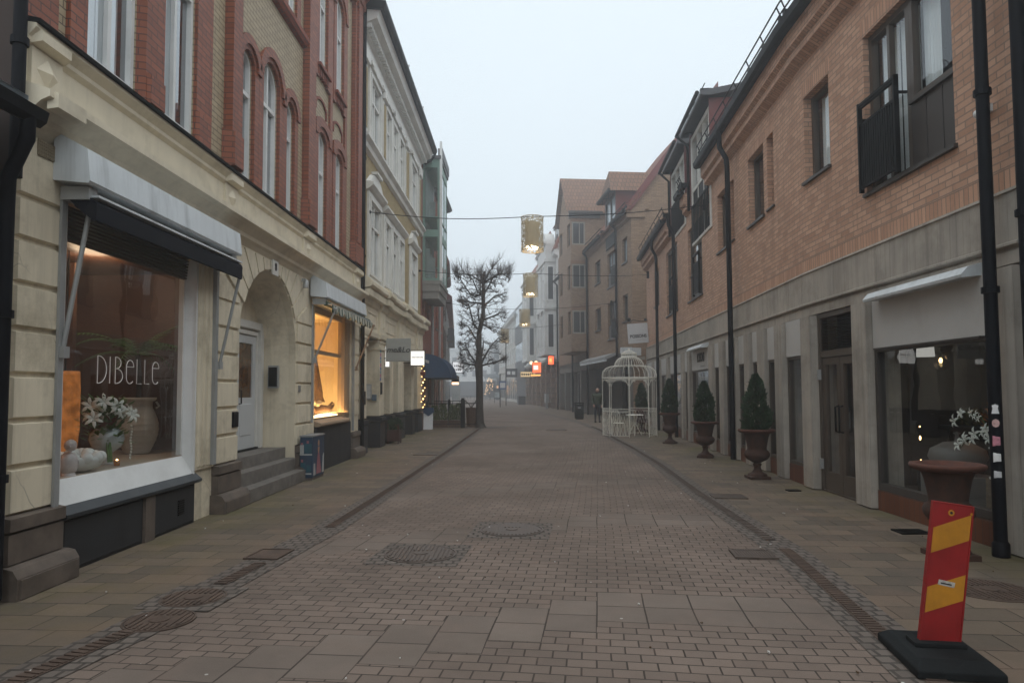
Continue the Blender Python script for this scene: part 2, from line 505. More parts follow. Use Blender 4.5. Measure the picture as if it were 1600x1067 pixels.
# ---------------------------------------------------------------- ground
def paver_mat():
    t = NT('street_pavers'); o = t.obj()
    mp = t.n('Mapping'); t.set(mp, 'Vector', t.uv()); mp.inputs['Rotation'].default_value = (0, 0, R(6.5)); uv = mp.outputs[0]
    # real paving is laid by hand: courses wander a little
    wob = t.n('VectorMath', operation='MULTIPLY_ADD')
    nz = t.n('TexNoise'); t.set(nz, 'Vector', uv); nz.inputs['Scale'].default_value = .55; nz.inputs['Detail'].default_value = 2
    t.set(wob, 0, nz.outputs['Color']); wob.inputs[1].default_value = (.05, .07, 0); t.set(wob, 2, uv)
    uv = wob.outputs[0]
    def bt(bw, rh, ms, off):
        b = t.n('TexBrick'); t.set(b, 'Vector', uv); b.offset = off
        for k, v in (('Scale', 1), ('Mortar Size', ms), ('Mortar Smooth', .3), ('Bias', 0), ('Brick Width', bw), ('Row Height', rh)): b.inputs[k].default_value = v
        t.set(b, 'Color1', (.235, .183, .15)); t.set(b, 'Color2', (.182, .142, .118)); t.set(b, 'Mortar', (.055, .044, .037))
        return b
    s0 = t.n('SeparateXYZ'); t.set(s0, 0, uv)
    cell = t.math('MULTIPLY', t.math('FLOOR', t.math('DIVIDE', s0.outputs[0], .35)), -.35)
    vv = t.math('ADD', s0.outputs[1], t.math('MULTIPLY', t.math('MAXIMUM', cell, 0), .65))
    cb = t.n('CombineXYZ'); t.set(cb, 0, s0.outputs[0]); t.set(cb, 1, vv)
    small = bt(.176, .1167, .006, .5); slab = bt(.35, .35, .0065, 0.)
    t.set(slab, 'Vector', cb.outputs[0])
    t.set(slab, 'Color1', (.215, .174, .145)); t.set(slab, 'Color2', (.182, .147, .123))
    sx = t.n('SeparateXYZ'); t.set(sx, 0, uv)
    ph = t.math('FRACT', t.math('DIVIDE', t.math('ADD', vv, 2.1), 3.5))
    m = t.math('LESS_THAN', ph, .2)
    col = t.mix(m, small.outputs['Color'], slab.outputs['Color'])
    fac = t.n('Mix'); t.set(fac, 0, m); t.set(fac, 2, small.outputs['Fac']); t.set(fac, 3, slab.outputs['Fac']); fac = fac.outputs[0]
    n1 = t.noise(o, .45, 7, .65)
    col = t.mix(t.rng(n1, .38, .7, 0, .6), col, (.085, .068, .057))
    n2 = t.noise(o, 2.6, 6, .7)
    col = t.mix(t.rng(n2, .5, .72, 0, .3), col, (.24, .17, .135))
    n3 = t.noise(o, 120, 3)
    col = t.mix(t.rng(n3, .3, .7, .0, .35), col, mulc(t, col, .6))
    # trodden gum and grit
    vo = t.n('TexVoronoi'); t.set(vo, 'Vector', o); vo.inputs['Scale'].default_value = 1.9
    sp = t.math('LESS_THAN', vo.outputs['Distance'], .022)
    col = t.mix(t.math('MULTIPLY', sp, .75), col, (.5, .48, .45))
    h = t.math('ADD', t.math('SUBTRACT', 1, fac), t.math('MULTIPLY', n3, .35))
    wet = t.rng(n1, .35, .65, .8, .95)
    return t.bsdf(col, wet, t.bump(h, .6, .006), 0, **{'Specular IOR Level': .2})
def mulc(t, c, k):
    return t.mix(1, c, (k, k, k), 'MULTIPLY')
def slab_mat(name, rotz, moss_edge):
    t = NT(name); o = t.obj()
    mp = t.n('Mapping'); t.set(mp, 'Vector', t.uv()); mp.inputs['Rotation'].default_value = (0, 0, rotz); uv = mp.outputs[0]
    b = t.n('TexBrick'); t.set(b, 'Vector', uv); b.offset = .5
    for k, v in (('Scale', 1), ('Mortar Size', .0055), ('Mortar Smooth', .3), ('Bias', 0), ('Brick Width', .42), ('Row Height', .28)): b.inputs[k].default_value = v
    t.set(b, 'Color1', (.2, .152, .11)); t.set(b, 'Color2', (.12, .097, .075)); t.set(b, 'Mortar', (.03, .025, .02))
    col = b.outputs['Color']
    n0 = t.noise(o, 1.4, 4)
    col = t.mix(t.rng(n0, .45, .62, 0, .45), col, (.2, .135, .1))
    n1 = t.noise(o, .8, 7, .7)
    col = t.mix(t.rng(n1, .4, .7, 0, .55), col, (.1, .09, .078))
    n2 = t.noise(o, .7, 6, .68)
    sx = t.n('SeparateXYZ'); t.set(sx, 0, o)
    edge = t.rng(t.math('ABSOLUTE', sx.outputs[0]), moss_edge - 1.3, moss_edge, 0, 1)
    ms = t.math('MULTIPLY', t.rng(n2, .44, .64, 0, .65), edge)
    n3 = t.noise(o, 110, 3)
    col = t.mix(ms, col, (.10, .105, .028))
    col = t.mix(t.rng(n3, .3, .7, 0, .3), col, mulc(t, col, .6))
    vo = t.n('TexVoronoi'); t.set(vo, 'Vector', o); vo.inputs['Scale'].default_value = 1.7
    col = t.mix(t.math('MULTIPLY', t.math('LESS_THAN', vo.outputs['Distance'], .022), .6), col, (.45, .43, .4))
    h = t.math('ADD', t.math('SUBTRACT', 1, b.outputs['Fac']), t.math('MULTIPLY', n3, .35))
    return t.bsdf(col, t.rng(n1, .3, .7, .68, .9), t.bump(h, .55, .006), 0, **{'Specular IOR Level': .2})

PAVER = paver_mat()
SLAB_L = slab_mat('left_paving_slabs', R(3), 3.9)
SLAB_R = slab_mat('right_paving_slabs', R(4), 4.9)
mb = MB(); N = 40
mb.add([(-70, -30, 0), (70, -30, 0), (70, 270, 0), (-70, 270, 0)], [(0, 1, 2, 3)])
struct(mb.build('street', PAVER))
LC = [(-3.5,-6),(-3.2,1.0),(-2.78,3.9),(-2.62,4.6),(-2.42,6.4),(-2.24,8.07),(-2.06,12.8),(-1.9,18.5),(-1.78,24.6),(-1.7,29.2)]
RC = [(1.2,-6),(2.0,1.5),(2.34,4.5),(2.63,6.8),(2.76,10.7),(3.0,14.9),(3.1,19),(3.12,22.7),(3.2,28),(2.95,34),(1.85,46),(.4,60)]
def polyoff(pl, d):
    out = []
    for i, p in enumerate(pl):
        a = Vector(pl[max(0, i-1)]); b = Vector(pl[min(len(pl)-1, i+1)])
        t = (b - a).normalized(); out.append((p[0] + t.y * d, p[1] - t.x * d))
    return out
def ribbon(mb, A, B, z):
    n = len(A)
    mb.add([(x, y, z) for x, y in A] + [(x, y, z) for x, y in B], [(i, n + i, n + i + 1, i + 1) for i in range(n - 1)])
def seg(pl, y0, y1):
    # part of a polyline between two y values
    def at(y):
        for a, b in zip(pl, pl[1:]):
            if a[1] <= y <= b[1]: k = (y - a[1]) / (b[1] - a[1]); return (a[0] + (b[0] - a[0]) * k, y)
    return [at(y0)] + [p for p in pl if y0 < p[1] < y1] + [at(y1)]
mb = MB(); ribbon(mb, [(-4.6, y) for x, y in LC], LC, .004); struct(mb.build('pavement', SLAB_L))
mb = MB(); ribbon(mb, RC, [(7.5, y) for x, y in RC], .004); struct(mb.build('pavement', SLAB_R))
mb = MB(); ribbon(mb, polyoff(LC, -.2), polyoff(LC, .2), .006); struct(mb.build('gutter_paving', SETT))
mb = MB(); ribbon(mb, polyoff(RC, -.2), polyoff(RC, .2), .006); struct(mb.build('gutter_paving', SETT))
def drain(pl, y0, y1, mat, label, w=.065, slots=True):
    s = seg(pl, y0, y1)
    mb = MB()
    A = polyoff(s, -w); B = polyoff(s, w)
    ribbon(mb, A, B, .012)
    # cast ribs across the cover
    L = y1 - y0; n = int(min(260, L / .05))
    for i in range(n if slots else 0):
        y = y0 + (i + .5) * L / n
        q = seg(pl, y - .014, y + .014)
        a = polyoff(q, -w * .8); b = polyoff(q, w * .8)
        mb.add([(a[0][0], a[0][1], .0125), (b[0][0], b[0][1], .0125), (b[-1][0], b[-1][1], .0125), (a[-1][0], a[-1][1], .0125),
                (a[0][0], a[0][1], .019), (b[0][0], b[0][1], .019), (b[-1][0], b[-1][1], .019), (a[-1][0], a[-1][1], .019)],
               [(4,5,6,7),(0,1,5,4),(1,2,6,5),(2,3,7,6),(3,0,4,7)])
    return tag(mb.build('drain_channel', mat), label, 'drain channel', 'iron drain channels')
drain(LC, 1.2, 4.62, RUSTIRON, 'rusty drain channel strip in the bottom left corner, ending at two round covers')
drain(LC, 5.72, 6.42, RUSTIRON, 'short rusty drain channel piece between the round covers and the square rusty plate')
drain(LC, 8.07, 28.5, RUSTIRON, 'long rusty drain channel running past the lit shop window to the bare tree', slots=True)
drain(RC, 1.6, 6.95, RUSTIRON, 'reddish drain channel slots running under the striped red and yellow marker')
drain(RC, 7.35, 30, IRON, 'long dark drain channel beside the row of urns, leading to the white birdcage')

def manhole(c, r, label, mat, n=18, patch=True, sq=None):
    mb = MB()
    z = .011
    mb.lathe([(r * 1.08, .003), (r * 1.08, z), (r * 1.02, z + .001), (r * 1.02, z - .006), (r * .985, z - .006), (r * .985, z + .002), (0, z + .002)], (c[0], c[1], 0), 40, False)
    k = int(r / .042)
    for i in range(-k, k + 1):
        x = i * .042 + .008
        h = math.sqrt(max(0, (r * .93) ** 2 - x * x))
        if h < .04: continue
        for s in ((-h, -.09), (.09, h)) if abs(x) < .1 else ((-h, h),):
            mb.box(c[0] + x - .009, c[0] + x + .009, c[1] + s[0], c[1] + s[1], z + .0025, z + .0085)
    mb.lathe([(.07, z + .003), (.07, z + .0075), (.055, z + .0095), (0, z + .0095)], (c[0], c[1], 0), 18, False)
    if patch:
        p = MB(); q = r * 1.34; a = R(-6.5)
        P = [(c[0] + x * math.cos(a) - y * math.sin(a), c[1] + x * math.sin(a) + y * math.cos(a), .0085 if c[0] < -2 else .004) for x, y in ((-q, -q), (q, -q), (q, q), (-q, q))]
        p.quad(*P); struct(p.build('sett_paving', SETT))
    return tag(mb.build('manhole_cover', mat), label, 'manhole cover', 'manhole covers in the paving')
manhole((-.98, 6.78), .33, 'round worn iron manhole cover with a sett border, nearer of the two in mid street', IRON)
manhole((-.1, 7.93), .34, 'round grey manhole cover with a sett border, farther of the two in mid street', IRON)
manhole((-2.54, 5.36), .225, 'round rusty cover over the left drain line, farther of the touching pair', RUSTIRON, patch=True)
manhole((-2.53, 4.84), .22, 'round rusty cover over the left drain line, nearer of the touching pair', RUSTIRON, patch=False)
manhole((3.72, 5.55), .3, 'round brown cover in the right pavement behind the striped marker', RUSTIRON, patch=False)
def plate(cx, cy, sx, sy, rz, name, label, cat, mat, grid):
    mb = MB(Matrix.Translation((cx, cy, 0)) @ Matrix.Rotation(rz, 4, 'Z'))
    mb.box(-sx, sx, -sy, sy, .003, .015)
    fr = .02
    for a in (-1, 1):
        mb.box(a * sx - fr * a, a * sx, -sy, sy, .0155, .021); mb.box(-sx + fr, sx - fr, a * sy - fr * a, a * sy, .0155, .021)
    if grid:
        k = int(sx / .025)
        for i in range(-k + 1, k): mb.box(i*.025 - .006, i*.025 + .006, -sy + fr, sy - fr, .0155, .0195)
    return tag(mb.build(name, mat), label, cat)
plate(-2.46, 6.75, .17, .2, R(-5), 'access_plate', 'square rusty iron plate set in the left drain line', 'access plate', RUSTIRON, False)
plate(2.25, 6.72, .2, .17, R(-6), 'drain_grate', 'square dark drain grate in the street beside the right drain channel', 'drain grate', IRON, True)
plate(3.1, 10.3, .24, .2, R(-4), 'drain_grate', 'square worn grate in the right pavement opposite the glass double doors', 'drain grate', IRON, True)
plate(1.46, 27.6, .4, .35, R(0), 'access_plate', 'flat dark cover in mid street beside the birdcage', 'access plate', IRON, False)
plate(-2.35, 17.3, .3, .25, R(-3), 'access_plate', 'dark cover in the left pavement past the lit shop window', 'access plate', IRON, False)
plate(4.35, 7.75, .16, .12, R(0), 'foot_scraper', 'small black grate against the right shop wall behind the marker', 'grate', BLACKM, True)
plate(4.3, 10.9, .1, .07, R(0), 'foot_scraper', 'small black grate in the mossy pavement by the concrete fins', 'grate', BLACKM, True)
# ---------------------------------------------------------------- window builder
def window(parent, F, u0, u1, z0, z1, d=.13, mat=None, arch=None, rise=.14, vm=(.5,), hm=(), ft=.055, curt=(), pane=None, name='window', sill=None, bw=.07):
    mat = mat or WHITE; pane = pane or GLASS
    lo = opening(u0 + .002, u1 - .002, z0 + .002, z1 - .002, arch, rise); li = opening(u0 + ft, u1 - ft, z0 + ft, z1 - ft, arch, max(.03, rise - .01))
    mb = MB(F); mb.ring(lo, li, -d - bw, -d + .02)
    W = u1 - u0; H = z1 - z0
    for f in vm:
        c = u0 + W * f; top = z1 - ft - .002
        if arch == 'round': top = z1 - W/2 + math.sqrt(max(0, (W/2)**2 - (c - u0 - W/2)**2)) - ft
        mb.box(c - .028, c + .028, -d - bw + .01, -d + .016, z0 + ft - .004, top)
    for h in hm:
        mb.box(u0 + ft - .004, u1 - ft + .004, -d - bw + .006, -d + .024, z0 + H * h - .032, z0 + H * h + .032)
    o = mb.build(name, mat, parent)
    g = MB(F); l2 = opening(u0 + ft - .01, u1 - ft + .01, z0 + ft - .01, z1 - ft + .01, arch, rise)
    g.add([(u, -d - .035, z) for u, z in l2], [tuple(range(len(l2)))])
    g.build('pane', pane, o)
    for (a, b, zb, zt) in curt:
        c = MB(F); n = 18; A = []; B = []
        for i in range(n + 1):
            u = u0 + W * (a + (b - a) * i / n); w = -d - .16 + .025 * math.sin(i * 1.9)
            A.append((u, w, z0 + H * zb)); B.append((u, w, z0 + H * zt))
        c.add(A + B, [(i, i + 1, n + 2 + i, n + 1 + i) for i in range(n)], True)
        c.build('curtain', CURTAIN, o)
    if sill:
        s = MB(F); s.box(u0 - .04, u1 + .04, -d, sill[0], z0 - sill[1], z0 - .003); s.build('sill', sill[2], o)
    return o

def downpipe(mb, pts, r=.055, clips=()):
    mb.tube(pts, r, 10)
    for (x, y, z) in clips: mb.lathe([(r * 1.02, -.03), (r * 1.3, -.03), (r * 1.3, .03), (r * 1.02, .03)], (x, y, z), 12, False)

# ---------------------------------------------------------------- red brick house with the cream ground floor
H1 = thing('brick_shop_house', 'red and cream brick house with arched windows over a cream shop front on the left', 'building', (-4.05, 11, 0))
U0, U1 = 5.35, 17.0
wins = [ # u0,u1,z0,z1,arch,vm,hm,curtains
    (6.15, 7.0, 4.74, 7.35, None, (.5,), (.66,), ((.03, .52, .02, .98), (.56, .97, .02, .98))),
    (7.44, 8.27, 4.74, 7.35, None, (.5,), (.66,), ((.03, .48, .02, .98), (.53, .86, .02, .98))),
    (9.64, 10.08, 4.74, 6.66, 'round', (), (.67,), ((.05, .95, .02, .64),)),
    (10.43, 11.15, 4.74, 6.9, 'round', (.5,), (.67,), ((.05, .5, .02, .8), (.52, .97, .02, .66))),
    (11.5, 11.92, 4.74, 6.66, 'round', (), (.67,), ((.1, .95, .02, .6),)),
    (13.35, 13.93, 4.74, 6.85, 'seg', (.5,), (.62,), ((.05, .5, .02, .9), (.55, .95, .02, .9))),
    (14.62, 15.2, 4.74, 6.85, 'seg', (.5,), (.62,), ((.05, .95, .02, .7),)),
    (9.8, 10.25, 8.42, 10.5, None, (.5,), (.66,), ()), (10.6, 11.15, 8.42, 10.5, None, (.5,), (.66,), ()),
    (11.55, 11.98, 8.42, 10.5, None, (.5,), (.66,), ((.1, .9, .02, .5),)),
    (13.35, 13.95, 8.2, 10.35, 'round', (.5,), (.62,), ((.05, .6, .02, .6),)),
    (14.62, 15.25, 8.2, 10.4, 'round', (.5,), (.62,), ((.05, .95, .02, .6),)),
]
mb = MB(FL)
mb.wall([(U0, 4.5), (U1, 4.5), (U1, 12.1), (U0, 12.1)], [opening(*w[:5]) for w in wins], 0, .1)
mb.build('upper_wall', CREAMB, H1)
for w in wins:
    window(H1, FL, *w[:4], arch=w[4], vm=w[5], hm=w[6], curt=w[7], d=.035, bw=.04, pane=GLASS_UP)
# red trims, each band stands a few centimetres proud of the cream field
def trim(name, fn, mat=None):
    m = MB(FL); fn(m); return m.build(name, mat or REDB, H1)
trim('red_quoin', lambda m: (m.box(5.36, 5.74, 0.003, .05, 4.66, 12), m.block(5.9, 6.146, 4.66, 7.9, .002, .045, .004)))
trim('red_pier', lambda m: (m.block(7.004, 7.436, 4.66, 7.9, .002, .10, .03), m.block(7.06, 7.38, 4.66, 5.0, .1, .14, .02)))
trim('red_pier', lambda m: (m.block(8.274, 8.7, 4.66, 7.9, .002, .045, .004), m.block(8.28, 8.62, 4.66, 5.1, .045, .08, .02)))
trim('pilaster', lambda m: (m.box(9.14, 9.44, .002, .13, 5.05, 12), m.block(9.1, 9.48, 4.66, 5.2, .002, .17, .04)))
trim('pilaster', lambda m: (m.box(12.5, 12.92, .002, .13, 5.05, 12), m.block(12.46, 12.98, 4.66, 5.2, .002, .17, .04)))
trim('pilaster', lambda m: (m.box(16.15, 16.92, .002, .10, 5.05, 11.2), m.block(16.1, 16.96, 4.66, 5.2, .002, .15, .04), m.box(16.3, 16.6, .1, .15, 5.2, 11.2)))
def arch_trim(u0, u1, z1, arch='round', t=.172, zb=4.66, rise=.14, w=.06):
    def fn(m):
        m.strip(archpath(u0, u1, zb, z1, arch, rise, t=t), archpath(u0, u1, zb, z1, arch, rise, t=.003), .002, w)
        m.strip(archpath(u0, u1, z1 - (u1-u0)/2 if arch == 'round' else z1 - rise, z1, arch, rise, t=t + .05), archpath(u0, u1, z1 - (u1-u0)/2 if arch == 'round' else z1 - rise, z1, arch, rise, t=t*.45), w, w + .035)
    return fn
for w in wins[2:5]: trim('window_surround', arch_trim(w[0], w[1], w[3]))
for w in wins[5:7]: trim('window_surround', arch_trim(w[0], w[1], w[3], 'seg', .22))
for w in wins[10:12]: trim('window_surround', arch_trim(w[0], w[1], w[3], 'round', .22, 7.9))
for a, b in ((13.05, 13.12), (14.2, 14.38), (15.42, 15.6)):
    trim('red_pier', lambda m: m.box(a, b, .002, .05, 4.66, 11.3))
for w in wins[5:7]:  # relieving arches over the segmental heads, sills with toothed brackets
    trim('blind_arch', lambda m: m.strip(archpath(w[0] - .05, w[1] + .05, 7.25, 7.52, 'seg', .12, t=.05), archpath(w[0] - .05, w[1] + .05, 7.25, 7.52, 'seg', .12), .002, .03), REDB2)
for w in wins[10:12]:
    trim('brick_sill', lambda m: [m.box(w[0] - .1, w[1] + .1, .002, .12, 8.1, 8.17)] + [m.box(w[0] - .06 + k*.13, w[0] + .01 + k*.13, .002, .07, 7.95, 8.1) for k in range(6)], REDB2)
trim('string_course', lambda m: (m.mould(9.5, 12.46, [(.002, 8.02), (.08, 8.05), (.13, 8.12), (.13, 8.2), (.002, 8.26)])), REDB2)
for a, b in ((9.56, 9.78), (10.27, 10.58), (11.17, 11.53), (12.0, 12.2)): trim('red_pier', lambda m: m.box(a, b, .002, .05, 8.28, 11.3))
trim('brick_cornice', lambda m: [m.mould(U0, U1, [(.002, 11.2), (.16, 11.3), (.16, 11.5), (.26, 11.62), (.26, 11.8), (.36, 11.9), (.36, 12.1), (0, 12.1)])] + [m.box(U0 + .1 + k*.3, U0 + .22 + k*.3, .002, .15, 11.02, 11.24) for k in range(38)])
m = MB(FL); m.mould(U0 - .1, U1 + .15, [(.3, 12.0), (.5, 11.98), (.56, 12.06), (.56, 12.14), (.5, 12.14), (.3, 12.12)]); m.build('gutter', BLACKM, H1)
m = MB(FL); m.add([(U0, .5, 12.14), (U1, .5, 12.14), (U1, -5, 16), (U0, -5, 16), (U0, -10, 12.14), (U1, -10, 12.14)], [(0, 1, 2, 3), (3, 2, 5, 4), (1, 5, 2), (0, 3, 4)]); m.build('roof', ROOFT, H1)
m = MB(FL)
for a in (U0, U1 - .05): m.box(a, a + .05, -10, -.005, 0, 12.1)
m.box(U0, U1, -10, -9.9, 0, 12.1); m.build('house_body', plain('dark_side_wall', (.05, .035, .03), .85, .2, 1, .2), H1)  # one dark brown for the side and back walls
m = MB(FL); m.quad((U0 + .06, -1.6, 4.3), (U1 - .06, -1.6, 4.3), (U1 - .06, -1.6, 12), (U0 + .06, -1.6, 12)); m.quad((U0 + .06, -1.6, 4.5), (U1 - .06, -1.6, 4.5), (U1 - .06, -.2, 4.5), (U0 + .06, -.2, 4.5)); m.build('interior', DARKROOM, H1)
# cream ledge, frieze and cornice between the shops and the brick
m = MB(FL)
m.mould(U0, U1, [(.0, 3.74), (.05, 3.8), (.1, 3.83), (.11, 3.88), (.2, 3.96), (.27, 3.99), (.27, 4.05), (.06, 4.12), (.04, 4.13), (.04, 4.42), (.08, 4.46), (.08, 4.5), (.14, 4.57), (.14, 4.6), (0, 4.62)])
for a, b in ((5.4, 5.78), (9.1, 9.5), (12.45, 12.98), (16.3, 16.96)):
    m.block(a, b, 4.1, 4.44, .04, .075, .004); m.block(a - .02, b + .02, 4.45, 4.59, .08, .155, .03)
    cu = (a + b) / 2; m.add([(cu - .13, .075, 4.27), (cu, .075, 4.14), (cu + .13, .075, 4.27), (cu, .075, 4.4), (cu, .125, 4.27)], [(0, 1, 4), (1, 2, 4), (2, 3, 4), (3, 0, 4)])
    if a < 5.5: m.block(a - .01, b + .01, 3.9, 4.06, .22, .3, .02)
m.build('cornice', CREAM_TRIM, H1)
m = MB(FL); m.mould(U0, U1, [(.0, 4.625), (.17, 4.605), (.175, 4.635), (.0, 4.675)]); m.build('sill_flashing', BLACKM, H1)
# ground floor: stucco with deep joints
DW = (5.98, 8.43, .04, 3.32); AD = (9.75, 12.28, .03, 3.55); W2 = (13.42, 16.2, .05, 3.32)
ARC = opening(*AD, 'round', n=24)
gf = MB(FL)
gf.wall([(U0, 0), (U1, 0), (U1, 3.76), (U0, 3.76)], [opening(*DW), ARC, opening(*W2)], 0, .12)
LV = [.62, 1.005, 1.375, 1.745, 2.115, 2.485, 2.85, 3.2, 3.73]
def arch_u(z, side):
    zc = AD[3] - 1.265; c = 11.015
    if z <= zc: return AD[0] if side < 0 else AD[1]
    q = math.sqrt(max(0, 1.265**2 - (z - zc)**2)); return c + side * q
for a, b in zip(LV, LV[1:]):
    g = .018
    gf.block(5.37, 5.93, a + g, b - g, 0, .035, .012)
    # pier between the big window and the door
    for lo_, hi_, side in ((9.0, 9.72, -1), (12.31, 13.3, 1)):
        if a < 2.3:
            gf.block(lo_, hi_, a + g, b - g, 0, .035, .012)
        elif a < 3.0:
            za, zb = a + g, b - g
            L = [(lo_, za)] + [(arch_u(za + (zb - za)*k/5, -1) - .03, za + (zb - za)*k/5) for k in range(6)] + [(lo_, zb)] if side < 0 else [(hi_, zb)] + [(arch_u(zb - (zb - za)*k/5, 1) + .03, zb - (zb - za)*k/5) for k in range(6)] + [(hi_, za)]
            rad_ = lambda z: max(0, z - 2.285) / math.tan(R(27)) + .03
            L = [(min(u, 9.72, 11.015 - rad_(z)) if side < 0 and z > 2.89 else min(u, 9.74) if side < 0 else max(u, 11.015 + rad_(z)) if z > 2.89 else max(u, 12.29), z) for u, z in L]
            L = [(max(u, lo_), z) if side < 0 else (min(u, hi_), z) for u, z in L]
            Lc = [p for i, p in enumerate(L) if (p[0] - L[i-1][0])**2 + (p[1] - L[i-1][1])**2 > 1e-8]; L = Lc
            gf.prism(L, 0, .035)
# voussoirs fanning over the door
zc = AD[3] - 1.265
for k in range(11):
    a0 = R(28) + k * R(124) / 11 + .012; a1 = R(28) + (k + 1) * R(124) / 11 - .012
    out = []
    for a in (a0, a1):
        ztop = 3.71
        rr = (ztop - zc) / max(.2, math.sin(a)); rr = min(rr, 1.95); out.append((11.015 + rr*math.cos(a), min(ztop, zc + rr*math.sin(a))))
    gf.prism([(11.015 + 1.29*math.cos(a0), zc + 1.29*math.sin(a0)), out[0], out[1], (11.015 + 1.29*math.cos(a1), zc + 1.29*math.sin(a1))], 0, .035)
gf.block(8.46, 8.97, .62, 3.73, 0, .03, .01)
for k in range(4): gf.block(8.5 + k*.115, 8.59 + k*.115, .66, 3.5, .03, .05, .015)
gf.block(16.22, 16.98, .62, 3.73, 0, .03, .01)
for z in LV[1:-1]: gf.box(16.4, 16.96, .031, .05, z + .02, z + .33)
gf.build('ground_floor_wall', CREAM, H1)
# granite plinth pieces
for a, b in ((5.3, 5.96), (8.98, 9.74), (12.3, 13.4), (16.22, 17.02)):
    m = MB(FL); m.block(a, b, .25, .5, 0, .085, .01); m.block(a - .01, b + .01, .5, .63, 0, .1, .015); m.mould(a - .04, b + .04, [(.0, 0), (.2, 0), (.2, .17), (.16, .235), (.1, .25), (0, .25)])
    m.block(a - .02, b + .02, .003, .17, .1, .215, .01); m.build('granite_plinth', GRANITE, H1)
# shop window with the deep white frame
F1 = 'shop_window'
m = MB(FL); a, b = 5.98, 8.43
m.add([(a, .02, .6), (b, .02, .6), (b - .05, -.1, .82), (a + .02, -.1, .82)], [(0, 1, 2, 3)])             # splayed sill panel
m.add([(b, .02, .6), (b, .02, 3.3), (b - .05, -.1, 3.2), (b - .05, -.1, .82)], [(0, 1, 2, 3)])
m.box(b - .015, b + .02, .0, .03, .58, 3.3); m.box(a - .01, a + .03, -.1, .0, .6, 3.3)
m.box(b - .08, b - .051, -.16, -.1, .83, 3.2)
sw = m.build(F1, WHITE, H1)
m = MB(FL); m.quad((a + .02, -.105, .83), (b - .07, -.105, .83), (b - .07, -.105, 3.05), (a + .02, -.105, 3.05)); m.build('pane', GLASS, sw)
m = MB(FL)
for k in range(9): m.block(a + .02, b - .09, 2.98 + k*.035, 3.012 + k*.035, -.1, -.06 + .004*k, .006)
m.build('shutter', BRONZE_D, sw)
m = MB(FL); m.box(a, b, -.02, .04, 0, .485); m.block(6.0, 7.25, .03, .47, .04, .055, .01); m.block(7.5, 8.41, .03, .47, .04, .055, .01); m.build('stall_riser', DARKPANEL, sw)
m = MB(FL); m.box(7.28, 7.47, .04, .075, 0, .48); m.build('granite_post', GRANITE, sw)
m = MB(FL); m.mould(a - .02, b + .06, [(-.02, .485), (.075, .485), (.105, .5), (.105, .53), (.02, .6), (-.02, .6)]); m.build('sill', DARKSILL, sw)
m = MB(FL)
for k in range(7): m.box(8.0, 8.14, .055, .066, .16 + k*.026, .175 + k*.026)
m.build('vent', BLACKM, sw)
# the room behind the glass
m = MB(FL); r0, r1, rd = 5.7, 9.68, -2.3
m.quad((r0, -.15, .78), (r1, -.15, .78), (r1, rd, .78), (r0, rd, .78)); m.build('display_floor', WOODP, sw)
m = MB(FL)
m.quad((r0, rd, .7), (r1, rd, .7), (r1, rd, 3.3), (r0, rd, 3.3)); m.quad((r0, -.13, .7), (r0, rd, .7), (r0, rd, 3.3), (r0, -.13, 3.3)); m.quad((r0, rd, 3.28), (r1, rd, 3.28), (r1, -.13, 3.28), (r0, -.13, 3.28))
m.quad((r1, rd, .7), (r1, -.13, .7), (r1, -.13, 3.3), (r1, rd, 3.3))
m.box(7.4, 7.5, rd, rd + .3, .78, 3.2); m.box(8.3, 8.36, rd + .8, rd + .86, .78, 3.2)
m.build('display_backdrop', WOODR, sw)
# the arched doorway
m = MB(FL)
n = len(ARC)
m.add([(u, -.12, z) for u, z in ARC[1:] + ARC[:1]] + [(u, -.62, z) for u, z in [(11.015 + (u - 11.015)*.93, z if z < 1 else z - .07) for u, z in ARC[1:] + ARC[:1]]], [(i, i + 1, n + i + 1, n + i) for i in range(n - 1)])
m.quad((9.7, -.62, .3), (12.3, -.62, .3), (12.3, -.62, 3.6), (9.7, -.62, 3.6))
m.build('doorway_niche', CREAM, H1)
m = MB(FL)
for a, b in ((10.0, 10.16), (12.02, 12.18)): m.block(a, b, .6, 2.82, -.62, -.53, .02)
m.block(10.16, 12.02, 2.66, 2.82, -.62, -.53, .02); m.block(10.24, 11.94, 2.56, 2.65, -.62, -.56, .015)
for a, b in ((10.17, 10.26), (11.92, 12.01)): m.block(a, b, .6, 2.65, -.62, -.57, .015)
df = m.build('door_frame', TRIMW, H1)
m = MB(FL)
for a, b in ((10.27, 11.085), (11.095, 11.91)):
    m.ring(opening(a, b, .64, 2.55), opening(a + .12, b - .12, 1.5, 2.42), -.66, -.585)
    m.quad((a + .13, -.59, .65), (b - .13, -.59, .65), (b - .13, -.59, 1.5), (a + .13, -.59, 1.5)); m.block(a + .16, b - .16, .85, 1.4, -.59, -.575, .02)
dr = m.build('door', GREY_DOOR, H1)
m = MB(FL)
for a, b in ((10.39, 10.965), (11.215, 11.79)): m.quad((a, -.61, 1.5), (b, -.61, 1.5), (b, -.61, 2.42), (a, -.61, 2.42))
m.build('pane', plain('amber_door_glass', (.1, .05, .022), .1, .5, 6, .1, 20), dr)
m = MB(FL); m.tube([(11.2, -.57, 1.4), (11.2, -.53, 1.4), (11.2, -.53, 1.62), (11.2, -.57, 1.62)], .012, 6); m.build('handle', BLACKM, dr)
m = MB(FL); m.box(10.2, 12.0, -.62, -.55, .6, .64); m.build('threshold', BLACKM, dr)
m = MB(FL)
m.box(9.76, 12.27, -.61, -.16, .2, .605); m.box(9.76, 12.27, -.16, -.02, .2, .42); m.block(9.755, 12.26, .005, .425, -.02, .03, .012); m.block(9.76, 12.29, .003, .215, .03, .205, .012)
